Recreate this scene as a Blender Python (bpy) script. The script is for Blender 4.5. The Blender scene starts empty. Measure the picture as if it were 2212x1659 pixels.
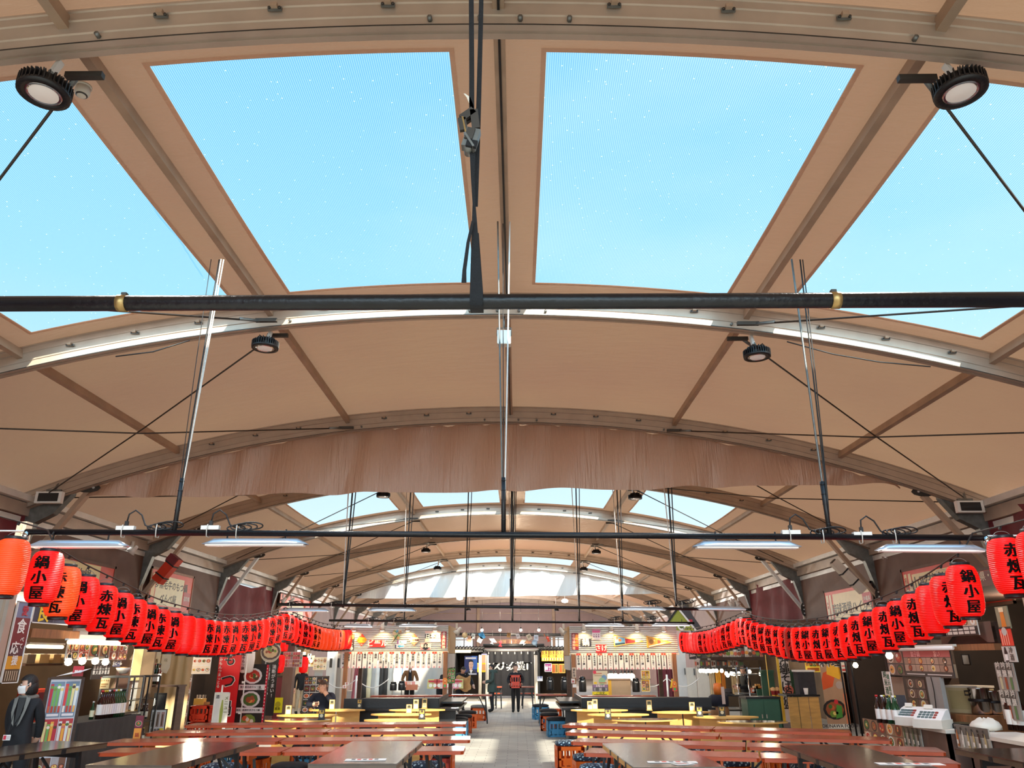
import bpy, bmesh, math, random
from math import sin, cos, pi, sqrt, radians, atan2
from mathutils import Matrix, Vector
S = bpy.context.scene; C = S.collection
R = random.Random(11)
# ---- camera model (2212x1659 frame) -------------------------------------------------
F, TH, YA, RO, XR, PA, PB = 1598.2, .3544225, .0054271, -.0035231, -.4788, .01866, 1.48773e-5
H, K = 1.75, 4.58
def dirv(X, Y, D):
    cr, sr, c, s = cos(RO), sin(RO), cos(TH), sin(TH)
    X, Y = X*cr - Y*sr, X*sr + Y*cr
    x, y, z = X, D*c - Y*s, D*s + Y*c
    return Vector((x*cos(YA) - y*sin(YA), x*sin(YA) + y*cos(YA), z))
def ray(u, v): return dirv((u-1106)/F, (829.5-v)/F, 1)
O = Vector((0, 0, H))
def at(u, v, y): d = ray(u, v); return O + d*(y/d.y)
def atx(u, v, x): d = ray(u, v); return O + d*(x/d.x)
def atz(u, v, z): d = ray(u, v); return O + d*((z-H)/d.z)
cd = bpy.data.cameras.new('camera'); cam = bpy.data.objects.new('camera', cd); C.objects.link(cam)
cd.sensor_width = 36; cd.lens = F/2212*36; cd.clip_end = 500; cd.clip_start = .05
r_, u_, f_ = dirv(1, 0, 0), dirv(0, 1, 0), dirv(0, 0, 1)
M_ = Matrix(((r_.x, u_.x, -f_.x, 0), (r_.y, u_.y, -f_.y, 0), (r_.z, u_.z, -f_.z, H), (0, 0, 0, 1)))
cam.matrix_world = M_; S.camera = cam
def zr(x): t = x-XR; return H + K - PA*t*t - PB*t**4      # underside of the arches
# ---- materials ----------------------------------------------------------------------
def L(c):
    if max(c) > 1.01: c = [v/255 for v in c]
    return tuple((v/12.92 if v <= .04045 else ((v+.055)/1.055)**2.4) for v in c[:3])
MT = {}
def node(nt, t, **k):
    n = nt.nodes.new(t)
    for a, b in k.items(): setattr(n, a, b)
    return n
def mat(n, c=(200, 200, 200), r=.5, m=0., var=.1, sc=5, bump=0, bsc=None, em=0, ec=None, attr=False, sp=.5, stretch=None):
    M = bpy.data.materials.new(n); M.use_nodes = True; nt = M.node_tree; lk = nt.links.new
    b = nt.nodes['Principled BSDF']; MT[n] = M
    b.inputs['Roughness'].default_value = r; b.inputs['Metallic'].default_value = m
    b.inputs['Specular IOR Level'].default_value = sp
    tc = node(nt, 'ShaderNodeTexCoord'); nz = node(nt, 'ShaderNodeTexNoise'); nz.inputs['Scale'].default_value = sc
    nz.inputs['Detail'].default_value = 4
    if stretch:
        mp = node(nt, 'ShaderNodeMapping'); mp.inputs['Scale'].default_value = stretch
        lk(tc.outputs['Object'], mp.inputs[0]); lk(mp.outputs[0], nz.inputs['Vector'])
    else: lk(tc.outputs['Object'], nz.inputs['Vector'])
    mr = node(nt, 'ShaderNodeMapRange'); lk(nz.outputs['Fac'], mr.inputs[0])
    mr.inputs[1].default_value = .3; mr.inputs[2].default_value = .7; mr.inputs[3].default_value = 1-var; mr.inputs[4].default_value = 1+var
    mx = node(nt, 'ShaderNodeMix', data_type='RGBA', blend_type='MULTIPLY'); mx.inputs[0].default_value = 1
    if attr:
        a = node(nt, 'ShaderNodeAttribute', attribute_name='Col'); lk(a.outputs['Color'], mx.inputs[6])
    else: mx.inputs[6].default_value = (*L(c), 1)
    lk(mr.outputs[0], mx.inputs[7]); lk(mx.outputs[2], b.inputs['Base Color'])
    if em:
        b.inputs['Emission Strength'].default_value = em
        if ec: b.inputs['Emission Color'].default_value = (*L(ec), 1)
        else: lk(mx.outputs[2], b.inputs['Emission Color'])
    if bump:
        n2 = node(nt, 'ShaderNodeTexNoise'); n2.inputs['Scale'].default_value = bsc or sc*4; n2.inputs['Detail'].default_value = 5
        if stretch: lk(mp.outputs[0], n2.inputs['Vector'])
        else: lk(tc.outputs['Object'], n2.inputs['Vector'])
        bp = node(nt, 'ShaderNodeBump'); bp.inputs['Strength'].default_value = bump; bp.inputs['Distance'].default_value = .02
        lk(n2.outputs['Fac'], bp.inputs['Height']); lk(bp.outputs[0], b.inputs['Normal'])
    return M
mat('print', r=.45, var=.06, attr=True)
mat('printlit', r=.6, var=.06, attr=True, em=.35)  # copy of print with added glow, for boards and posters in lit stalls
mat('alu', (184, 166, 150), .42, .25, .1, 3, .08, 12)
mat('alu_dirty', (176, 150, 128), .5, .1, .14, 2.5, .1, 9)
mat('alu_white', (226, 224, 220), .4, .2, .08, 3)
mat('galv', (120, 122, 120), .45, .6, .2, 9)
mat('darksteel', (70, 66, 62), .5, .4, .15, 6)
mat('black', (20, 20, 23), .45, 0, .15, 8, .1)
mat('ink', (18, 16, 16), .9, 0, .1, 6, sp=.1)
mat('blackgloss', (22, 20, 20), .22, 0, .1, 6)
mat('pipeblack', (20, 21, 25), .35, .2, .3, 12, .15, 40)
mat('strap', (20, 22, 27), .85, 0, .2, 40, .3, 120)
mat('rope', (225, 220, 212), .8, 0, .1, 40)
mat('steelcable', (70, 62, 56), .5, .5, .1, 20)
mat('white', (236, 234, 230), .45, 0, .04, 5)
mat('offwhite', (222, 214, 200), .55, 0, .06, 5)
mat('chrome', (200, 200, 200), .12, 1, .03, 5)
mat('brass', (170, 140, 90), .4, .8, .25, 30)
mat('ledbody', (190, 200, 212), .25, .5, .04, 4)
mat('ledon', (255, 255, 250), .4, 0, 0, 1, em=1.6, ec=(255, 255, 250))
mat('ledoff', (236, 226, 220), .35, 0, .03, 1, em=.15)
mat('bulb', (255, 246, 220), .3, 0, 0, 1, em=6, ec=(255, 240, 205))
mat('tubewarm', (255, 240, 200), .3, 0, 0, 1, em=3.5, ec=(255, 238, 190))
mat('maroon', (112, 42, 50), .75, 0, .16, 2.5, .5, 3)
mat('mauve', (172, 150, 148), .7, 0, .06, 1.5)
mat('brownwall', (112, 84, 72), .65, 0, .1, 3)
mat('darkwood', (66, 45, 33), .6, 0, .25, 3, .15, stretch=(1, 1, 8))
mat('wood', (150, 100, 62), .5, 0, .25, 3, .12, stretch=(8, 8, 1))
mat('plywood', (206, 156, 86), .5, 0, .15, 3, .05, stretch=(1, 1, 6))
mat('yellowtop', (236, 192, 92), .32, 0, .1, 4)
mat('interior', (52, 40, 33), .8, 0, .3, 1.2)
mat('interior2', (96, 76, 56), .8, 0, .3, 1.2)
mat('tabletop', (66, 50, 42), .13, 0, .25, 2, .03, 14, sp=.8, stretch=(9, 1, 1))
mat('tableedge', (92, 72, 56), .35, 0, .2, 5)
mat('orangetop', (158, 66, 38), .22, 0, .14, 3, .03, 12, sp=.6, stretch=(1, 7, 1))
mat('orangeedge', (186, 72, 30), .35, 0, .1, 5)
mat('crate_orange', (240, 104, 14), .4, 0, .08, 5)
mat('crate_red', (206, 56, 28), .4, 0, .1, 5)
mat('crate_blue', (66, 152, 200), .4, 0, .08, 5)
mat('crate_yellow', (246, 180, 40), .4, 0, .08, 5)
mat('cushion_black', (30, 30, 33), .75, 0, .15, 10, .4, 5)
mat('cushion_grey', (120, 118, 112), .8, 0, .1, 10, .4, 5)
mat('greenbox', (52, 92, 70), .5, 0, .12, 3)
mat('clothblack', (56, 54, 52), .85, 0, .15, 4, .3, 6)
mat('skin', (222, 172, 146), .55, 0, .06, 10)
mat('hair', (26, 20, 18), .55, 0, .3, 40, .5, 80)
mat('hair_brown', (74, 48, 32), .55, 0, .3, 40, .5, 80)
mat('mask', (240, 236, 232), .8, 0, .04, 8)
mat('glassgreen', (30, 66, 38), .12, 0, .1, 5)
mat('glassbrown', (48, 24, 16), .12, 0, .1, 5)
mat('tan', (176, 126, 74), .8, 0, .12, 6)
mat('paperwhite', (244, 240, 232), .7, 0, .03, 5)
mat('canvas', (206, 200, 192), .8, 0, .06, 2, .2, 4)
mat('strawmat', (198, 160, 112), .8, 0, .25, 14, .3, stretch=(12, 12, 1))
mat('asphalt', (150, 148, 142), .85, 0, .1, 6)
for k_, c_ in dict(navy=(30, 34, 50), coatgreen=(62, 76, 70), brown=(122, 82, 46), dark=(26, 26, 30), beige=(190, 176, 150), charcoal=(52, 50, 54), shoe=(18, 18, 18), jean=(40, 46, 62)).items():
    mat('cl_'+k_, c_, .85, 0, .14, 9, .35, 14)
# dotted cushion cloth
def mat_dots():
    M = mat('cushion_dots', (34, 48, 66), .8, 0, .1, 10); nt = M.node_tree; lk = nt.links.new
    vo = node(nt, 'ShaderNodeTexVoronoi'); vo.inputs['Scale'].default_value = 22; tc = node(nt, 'ShaderNodeTexCoord'); lk(tc.outputs['Object'], vo.inputs['Vector'])
    ra = node(nt, 'ShaderNodeMath', operation='LESS_THAN'); ra.inputs[1].default_value = .34; lk(vo.outputs['Distance'], ra.inputs[0])
    mx = node(nt, 'ShaderNodeMix', data_type='RGBA'); lk(ra.outputs[0], mx.inputs[0]); mx.inputs[6].default_value = (*L((34, 52, 72)), 1); mx.inputs[7].default_value = (*L((170, 196, 206)), 1)
    lk(mx.outputs[2], nt.nodes['Principled BSDF'].inputs['Base Color'])
mat_dots()
def mat_lantern(n, c, em, ec):
    M = bpy.data.materials.new(n); M.use_nodes = True; nt = M.node_tree; lk = nt.links.new; MT[n] = M
    b = nt.nodes['Principled BSDF']; b.inputs['Roughness'].default_value = .42
    tc = node(nt, 'ShaderNodeTexCoord'); wv = node(nt, 'ShaderNodeTexWave', wave_type='BANDS', bands_direction='Z', wave_profile='SIN')
    wv.inputs['Scale'].default_value = 19; wv.inputs['Distortion'].default_value = .25
    lk(tc.outputs['Object'], wv.inputs['Vector'])
    bp = node(nt, 'ShaderNodeBump'); bp.inputs['Strength'].default_value = .6; bp.inputs['Distance'].default_value = .012
    lk(wv.outputs['Fac'], bp.inputs['Height']); lk(bp.outputs[0], b.inputs['Normal'])
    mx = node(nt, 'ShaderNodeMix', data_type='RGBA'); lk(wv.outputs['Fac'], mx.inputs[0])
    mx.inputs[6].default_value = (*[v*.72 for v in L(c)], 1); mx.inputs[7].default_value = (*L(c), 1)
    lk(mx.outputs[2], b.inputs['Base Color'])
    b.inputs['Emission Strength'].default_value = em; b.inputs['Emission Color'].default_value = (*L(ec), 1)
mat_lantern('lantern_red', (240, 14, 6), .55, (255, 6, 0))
mat_lantern('lantern_sunlit', (255, 84, 26), .55, (255, 60, 10))  # sunlit copy of the red paper: sunlight put into colour and glow
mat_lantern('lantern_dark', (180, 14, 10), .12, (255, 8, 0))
def mat_membrane(n, dif, tr, fac=.5, bs=1.0, st=(1.4, 5, 5)):
    M = bpy.data.materials.new(n); M.use_nodes = True; nt = M.node_tree; lk = nt.links.new; MT[n] = M
    nt.nodes.remove(nt.nodes['Principled BSDF']); out = nt.nodes['Material Output']
    tc = node(nt, 'ShaderNodeTexCoord')
    n1 = node(nt, 'ShaderNodeTexNoise'); n1.inputs['Scale'].default_value = .35; n1.inputs['Detail'].default_value = 3; lk(tc.outputs['Object'], n1.inputs['Vector'])
    mp = node(nt, 'ShaderNodeMapping'); mp.inputs['Scale'].default_value = st; mp.inputs['Rotation'].default_value = (0, 0, .5); lk(tc.outputs['Object'], mp.inputs[0])
    n2 = node(nt, 'ShaderNodeTexNoise'); n2.inputs['Scale'].default_value = 1.3; n2.inputs['Detail'].default_value = 6; n2.inputs['Roughness'].default_value = .6; lk(mp.outputs[0], n2.inputs['Vector'])
    # welded seams every 1.05 m across the fabric
    sx = node(nt, 'ShaderNodeSeparateXYZ'); lk(tc.outputs['Object'], sx.inputs[0])
    md = node(nt, 'ShaderNodeMath', operation='PINGPONG'); md.inputs[1].default_value = .82; lk(sx.outputs[0], md.inputs[0])
    lt = node(nt, 'ShaderNodeMath', operation='LESS_THAN'); lt.inputs[1].default_value = .012; lk(md.outputs[0], lt.inputs[0])
    ad = node(nt, 'ShaderNodeMath', operation='MULTIPLY_ADD'); lk(lt.outputs[0], ad.inputs[0]); ad.inputs[1].default_value = .12; lk(n2.outputs['Fac'], ad.inputs[2])
    bp = node(nt, 'ShaderNodeBump'); bp.inputs['Strength'].default_value = .35*bs; bp.inputs['Distance'].default_value = .06; lk(ad.outputs[0], bp.inputs['Height'])
    def shade(c):
        mx = node(nt, 'ShaderNodeMix', data_type='RGBA'); lk(n1.outputs['Fac'], mx.inputs[0])
        c = L(c); mx.inputs[6].default_value = (c[0]*1.12, c[1]*1.16, c[2]*1.05, 1); mx.inputs[7].default_value = (c[0]*.9, c[1]*.82, c[2]*.86, 1); return mx.outputs[2]
    d = node(nt, 'ShaderNodeBsdfDiffuse'); lk(shade(dif), d.inputs[0]); lk(bp.outputs[0], d.inputs['Normal'])
    t = node(nt, 'ShaderNodeBsdfTranslucent'); lk(shade(tr), t.inputs[0])
    g = node(nt, 'ShaderNodeBsdfGlossy'); g.inputs['Roughness'].default_value = .28; g.inputs[0].default_value = (.9, .85, .8, 1); lk(bp.outputs[0], g.inputs['Normal'])
    m1 = node(nt, 'ShaderNodeMixShader'); m1.inputs[0].default_value = fac; lk(d.outputs[0], m1.inputs[1]); lk(t.outputs[0], m1.inputs[2])
    m2 = node(nt, 'ShaderNodeMixShader'); m2.inputs[0].default_value = .1; lk(m1.outputs[0], m2.inputs[1]); lk(g.outputs[0], m2.inputs[2])
    lk(m2.outputs[0], out.inputs[0])
mat_membrane('membrane', (170, 130, 108), (132, 98, 76), .45, 1.9)
mat_membrane('hem', (222, 178, 150), (120, 80, 60), .04)
mat_membrane('valance', (226, 190, 168), (160, 122, 100), .4, 3., (9, 3, .8))
mat_membrane('valance_white', (236, 238, 240), (190, 192, 196), .5, 1.6, (9, 3, .8))
def mat_skylight():
    M = bpy.data.materials.new('skylight'); M.use_nodes = True; nt = M.node_tree; lk = nt.links.new; MT['skylight'] = M
    nt.nodes.remove(nt.nodes['Principled BSDF']); out = nt.nodes['Material Output']
    tc = node(nt, 'ShaderNodeTexCoord'); sx = node(nt, 'ShaderNodeSeparateXYZ'); lk(tc.outputs['Object'], sx.inputs[0])
    w = []
    for i in (0, 1):
        pp = node(nt, 'ShaderNodeMath', operation='PINGPONG'); pp.inputs[1].default_value = (.0095, 50.)[i]; lk(sx.outputs[i], pp.inputs[0])
        lt = node(nt, 'ShaderNodeMath', operation='LESS_THAN'); lt.inputs[1].default_value = (.0035, .0001)[i]; lk(pp.outputs[0], lt.inputs[0]); w.append(lt)
    mxg = node(nt, 'ShaderNodeMath', operation='MAXIMUM'); lk(w[0].outputs[0], mxg.inputs[0]); lk(w[1].outputs[0], mxg.inputs[1])
    vo = node(nt, 'ShaderNodeTexVoronoi'); vo.inputs['Scale'].default_value = 11; lk(tc.outputs['Object'], vo.inputs['Vector'])
    sp = node(nt, 'ShaderNodeMath', operation='LESS_THAN'); sp.inputs[1].default_value = .07; lk(vo.outputs['Distance'], sp.inputs[0])
    s1 = node(nt, 'ShaderNodeMath', operation='MULTIPLY_ADD'); lk(mxg.outputs[0], s1.inputs[0]); s1.inputs[1].default_value = .1; s1.inputs[2].default_value = .03
    s2 = node(nt, 'ShaderNodeMath', operation='MULTIPLY_ADD', use_clamp=True); lk(sp.outputs[0], s2.inputs[0]); s2.inputs[1].default_value = .4; lk(s1.outputs[0], s2.inputs[2])
    tr = node(nt, 'ShaderNodeBsdfTransparent'); tr.inputs[0].default_value = (.97, .985, 1, 1)
    tl = node(nt, 'ShaderNodeBsdfTranslucent'); tl.inputs[0].default_value = (.8, .86, .9, 1)
    m = node(nt, 'ShaderNodeMixShader'); lk(s2.outputs[0], m.inputs[0]); lk(tr.outputs[0], m.inputs[1]); lk(tl.outputs[0], m.inputs[2]); lk(m.outputs[0], out.inputs[0])
mat_skylight()
def mat_glass(n, tint, fac):
    M = bpy.data.materials.new(n); M.use_nodes = True; nt = M.node_tree; lk = nt.links.new; MT[n] = M
    nt.nodes.remove(nt.nodes['Principled BSDF']); out = nt.nodes['Material Output']
    tr = node(nt, 'ShaderNodeBsdfTransparent'); tr.inputs[0].default_value = (*tint, 1)
    g = node(nt, 'ShaderNodeBsdfGlossy'); g.inputs['Roughness'].default_value = .05
    m = node(nt, 'ShaderNodeMixShader'); m.inputs[0].default_value = fac; lk(tr.outputs[0], m.inputs[1]); lk(g.outputs[0], m.inputs[2]); lk(m.outputs[0], out.inputs[0])
mat_glass('glass', (.93, .96, .95), .1)
def mat_floor():
    M = mat('paving', (160, 158, 152), .8, 0, .1, 3); nt = M.node_tree; lk = nt.links.new; b = nt.nodes['Principled BSDF']
    tc = node(nt, 'ShaderNodeTexCoord'); br = node(nt, 'ShaderNodeTexBrick'); lk(tc.outputs['Object'], br.inputs['Vector'])
    br.inputs['Color1'].default_value = (*L((164, 162, 156)), 1); br.inputs['Color2'].default_value = (*L((150, 149, 144)), 1); br.inputs['Mortar'].default_value = (*L((124, 123, 120)), 1)
    br.inputs['Scale'].default_value = 1; br.inputs['Brick Width'].default_value = .4; br.inputs['Row Height'].default_value = .2; br.inputs['Mortar Size'].default_value = .006
    nz = node(nt, 'ShaderNodeTexNoise'); nz.inputs['Scale'].default_value = 1.2; nz.inputs['Detail'].default_value = 5; lk(tc.outputs['Object'], nz.inputs['Vector'])
    mx = node(nt, 'ShaderNodeMix', data_type='RGBA', blend_type='OVERLAY'); mx.inputs[0].default_value = .35; lk(br.outputs['Color'], mx.inputs[6]); lk(nz.outputs['Fac'], mx.inputs[7])
    lk(mx.outputs[2], b.inputs['Base Color'])
    bp = node(nt, 'ShaderNodeBump'); bp.inputs['Strength'].default_value = .3; bp.inputs['Distance'].default_value = .01; lk(br.outputs['Fac'], bp.inputs['Height']); bp.invert = True; lk(bp.outputs[0], b.inputs['Normal'])
mat_floor()
# ---- mesh collector -----------------------------------------------------------------
TXT = {}
def text_geo(s):
    if s not in TXT:
        c = bpy.data.curves.new('t', 'FONT'); c.body = s; c.resolution_u = 2; c.align_x = 'CENTER'
        o = bpy.data.objects.new('t', c); m = o.to_mesh()
        v0 = [tuple(v.co) for v in m.vertices]; f0 = [tuple(p.vertices) for p in m.polygons]; vv = []; ff = []
        for dx, dy, dz in ((-.024, 0, 0), (.024, 0, .0005), (0, .016, .001), (0, -.016, .0015)):      # four shifted copies make a bold stroke
            n = len(vv); vv += [(a+dx, b+dy, dz) for a, b, c_ in v0]; ff += [tuple(i+n for i in q) for q in f0]
        TXT[s] = (vv, ff)
        o.to_mesh_clear(); bpy.data.objects.remove(o); bpy.data.curves.remove(c)
    return TXT[s]
class MB:
    def __init__(s): s.v = []; s.f = []; s.m = []; s.c = []; s.s = []; s.mats = []
    def add(s, vs, fs, m, col=None, sm=False, M=None):
        n = len(s.v)
        s.v += [tuple(M @ Vector(v)) for v in vs] if M is not None else [tuple(v) for v in vs]
        if m not in s.mats: s.mats.append(m)
        i = s.mats.index(m); col = L(col) if col else (.5, .5, .5)
        for f in fs: s.f.append([a+n for a in f]); s.m.append(i); s.c.append(col); s.s.append(sm)
        return s
    def box(s, c, d, m, col=None, rz=0, M=None, ry=0, rx=0):
        x, y, z = d[0]/2, d[1]/2, d[2]/2
        T = Matrix.Translation(c) @ Matrix.Rotation(rz, 4, 'Z') @ Matrix.Rotation(ry, 4, 'Y') @ Matrix.Rotation(rx, 4, 'X')
        if M is not None: T = M @ T
        vs = [(a*x, b*y, g*z) for a in (-1, 1) for b in (-1, 1) for g in (-1, 1)]
        return s.add(vs, [(0, 1, 3, 2), (4, 6, 7, 5), (0, 4, 5, 1), (2, 3, 7, 6), (0, 2, 6, 4), (1, 5, 7, 3)], m, col, False, T)
    def bx(s, x0, x1, y0, y1, z0, z1, m, col=None): return s.box(((x0+x1)/2, (y0+y1)/2, (z0+z1)/2), (abs(x1-x0), abs(y1-y0), abs(z1-z0)), m, col)
    def tube(s, pts, r, m, n=8, col=None, cap=True, sm=True):
        pts = [Vector(p) for p in pts]; rs = r if isinstance(r, (list, tuple)) else [r]*len(pts)
        vs = []; up = None
        for i, p in enumerate(pts):
            d = (pts[min(i+1, len(pts)-1)] - pts[max(i-1, 0)]).normalized()
            if up is None: up = Vector((0, 0, 1)) if abs(d.z) < .9 else Vector((1, 0, 0))
            a = d.cross(up); a = a.normalized() if a.length > 1e-6 else Vector((1, 0, 0)); b = a.cross(d); up = b
            for k in range(n): t = 2*pi*k/n; vs.append(p + a*(cos(t)*rs[i]) + b*(sin(t)*rs[i]))
        fs = [(i*n+k, i*n+(k+1) % n, (i+1)*n+(k+1) % n, (i+1)*n+k) for i in range(len(pts)-1) for k in range(n)]
        if cap: fs += [tuple(range(n))[::-1], tuple((len(pts)-1)*n+k for k in range(n))]
        return s.add(vs, fs, m, col, sm and n > 5)
    def bar(s, p, q, w, h, m, col=None, up=(0, 0, 1)):
        p, q = Vector(p), Vector(q); d = q-p; l = d.length; d.normalize(); u = Vector(up)
        a = d.cross(u)
        if a.length < 1e-4: a = d.cross(Vector((0, 1, 0)))
        a.normalize(); b = a.cross(d)
        T = Matrix(((a.x, d.x, b.x, 0), (a.y, d.y, b.y, 0), (a.z, d.z, b.z, 0), (0, 0, 0, 1))); T.translation = (p+q)/2
        return s.box((0, 0, 0), (w, l, h), m, col, M=T)
    def lathe(s, prof, m, n=16, c=(0, 0, 0), col=None, sm=True, M=None, cap=True):
        vs = [(c[0]+r*cos(2*pi*k/n), c[1]+r*sin(2*pi*k/n), c[2]+z) for r, z in prof for k in range(n)]
        fs = [(i*n+k, i*n+(k+1) % n, (i+1)*n+(k+1) % n, (i+1)*n+k) for i in range(len(prof)-1) for k in range(n)]
        if cap: fs += [tuple(range(n))[::-1], tuple((len(prof)-1)*n+k for k in range(n))]
        return s.add(vs, fs, m, col, sm, M)
    def quad(s, a, b, c, d, m, col=None): return s.add([a, b, c, d], [(0, 1, 2, 3)], m, col)
    # local panel space: x to the viewer's right, z up, the viewer looks along +y
    def rect(s, x0, x1, z0, z1, y=0, m='print', col=(255, 255, 255)): return s.quad((x0, y, z0), (x1, y, z0), (x1, y, z1), (x0, y, z1), m, col)
    def disc(s, x, z, r, y, col, m='print', n=14, rz=None): return s.add([(x+r*cos(2*pi*k/n), y, z+(rz or r)*sin(2*pi*k/n)) for k in range(n)], [tuple(range(n))], m, col)
    def poly(s, pts, y, col, m='print'): return s.add([(a, y, b) for a, b in pts], [tuple(range(len(pts)))], m, col)
    def text(s, t, x, z, h, y=-.004, col=(20, 20, 20), m='print', vert=False, sx=1., M=None):
        if vert:
            for i, ch in enumerate(t): s.text(ch, x, z - i*h*1.04, h, y, col, m, False, sx, M)
            return s
        vs, fs = text_geo(t)
        return s.add([(x+a*h*sx, y-e_, z+b*h) for a, b, e_ in vs], fs, m, col, False, M)
    def mesh(s, name):
        me = bpy.data.meshes.new(name); me.from_pydata(s.v, [], s.f); me.update()
        for n in s.mats: me.materials.append(MT[n])
        me.polygons.foreach_set('material_index', s.m); me.polygons.foreach_set('use_smooth', s.s)
        if any(n.startswith('print') for n in s.mats):
            a = me.attributes.new('Col', 'FLOAT_COLOR', 'FACE'); a.data.foreach_set('color', [x for c in s.c for x in (*c, 1)])
        return me
    def build(s, name, parent=None, loc=(0, 0, 0), rz=0, label=None):
        o = bpy.data.objects.new(name, s.mesh(name)); C.objects.link(o); o.location = loc; o.rotation_euler[2] = rz
        if parent: o.parent = parent
        if label: o['label'] = label
        return o
LABELS = {}
def tag(o, label, cat, group=None, kind=None):
    o['label'] = label; o['category'] = cat
    if group: o['group'] = group
    if kind: o['kind'] = kind
    LABELS.setdefault(label, []).append(o)
    return o
def thing(name, label, cat, loc=(0, 0, 0), rz=0, group=None):
    o = bpy.data.objects.new(name, None); C.objects.link(o); o.location = loc; o.rotation_euler[2] = rz; o.empty_display_size = .1
    return tag(o, label, cat, group)
def solo(mb, name, label, cat, loc=(0, 0, 0), rz=0, group=None, kind=None): return tag(mb.build(name, None, loc, rz), label, cat, group, kind)
def struct(mb, name, label, cat, loc=(0, 0, 0), rz=0): return solo(mb, name, label, cat, loc, rz, None, 'structure')
def kids(o): return [x for x in KID.get(o.name, ())]
KID = {}
def dup(root, loc, rz, label, group=None, swap=None):
    r = root.copy(); C.objects.link(r); r.location = loc; r.rotation_euler[2] = rz; tag(r, label, r['category'], group or r.get('group'))
    for ch in [x for x in root.children]:
        c = ch.copy(); C.objects.link(c); c.parent = r
        if swap and ch.data and ch.data.name in swap: c.data = swap[ch.data.name]
        for g in [x for x in ch.children]:
            d = g.copy(); C.objects.link(d); d.parent = c
    return r
ORD = 'first second third fourth fifth sixth seventh eighth ninth tenth eleventh twelfth thirteenth fourteenth fifteenth sixteenth seventeenth eighteenth nineteenth twentieth twenty-first twenty-second twenty-third twenty-fourth twenty-fifth twenty-sixth twenty-seventh twenty-eighth twenty-ninth thirtieth'.split()
LW, RW = -pi*-.5, -pi/2       # panel turned to hang on the wall at the left / at the right of the hall
def wallrect(x, u0, u1, vt, vb):
    """bottom-left corner, width and height of a panel on the wall plane at x seen between columns u0..u1, rows vt..vb (mean rows)"""
    um = (u0+u1)/2; a, b = atx(u0, vb, x), atx(u1, vb, x); z0, z1 = atx(um, vb, x).z, atx(um, vt, x).z
    return Vector((x, a.y, z0)), abs(b.y-a.y), z1-z0
def frontrect(y, u0, u1, vt, vb):
    um, vm = (u0+u1)/2, (vt+vb)/2; a, b = at(u0, vm, y), at(u1, vm, y); z0, z1 = at(um, vb, y).z, at(um, vt, y).z
    return Vector((a.x, y, z0)), b.x-a.x, z1-z0
# ==== tent shell =====================================================================
AY = [-5.7, -.6, 4.52, 9.66, 14.8, 19.95, 25.3, 30.9, 36.4, 41.8, 47.2, 52.6, 58., 63.4, 68.]
_n = 'first second third fourth fifth sixth seventh eighth ninth tenth eleventh twelfth thirteenth'.split()
NAMEY = {y: _n[i] for i, y in enumerate(AY[2:])}; NAMEY[-.6] = 'rear'
XL, XRT = -10.0, 9.5
XS = [XL + (XRT-XL)*i/48 for i in range(49)]
def fl():
    m = MB(); m.bx(-14, 14, -9, 72, -.1, 0, 'paving'); struct(m, 'floor', 'grey paving of small bricks running down the market aisle', 'floor')
    m = MB(); m.bx(-400, 400, -400, 400, -.3, -.2, 'asphalt'); struct(m, 'ground', 'grey ground outside the tents', 'ground')
fl()
SKY = {2, 5, 8}     # bays that carry clear windows (index of the nearer arch)
WX = [(-6.62, -3.96), (-3.14, -.56), (.28, 2.92), (3.78, 6.28)]
WN = 1
WL = {2: 'nearest', 5: 'second', 8: 'far'}
WP = ['outermost at the left', 'just left of the ridge', 'just right of the ridge', 'outermost at the right']
xs_all = sorted(set(XS + [x for p in WX for x in p]))
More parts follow.
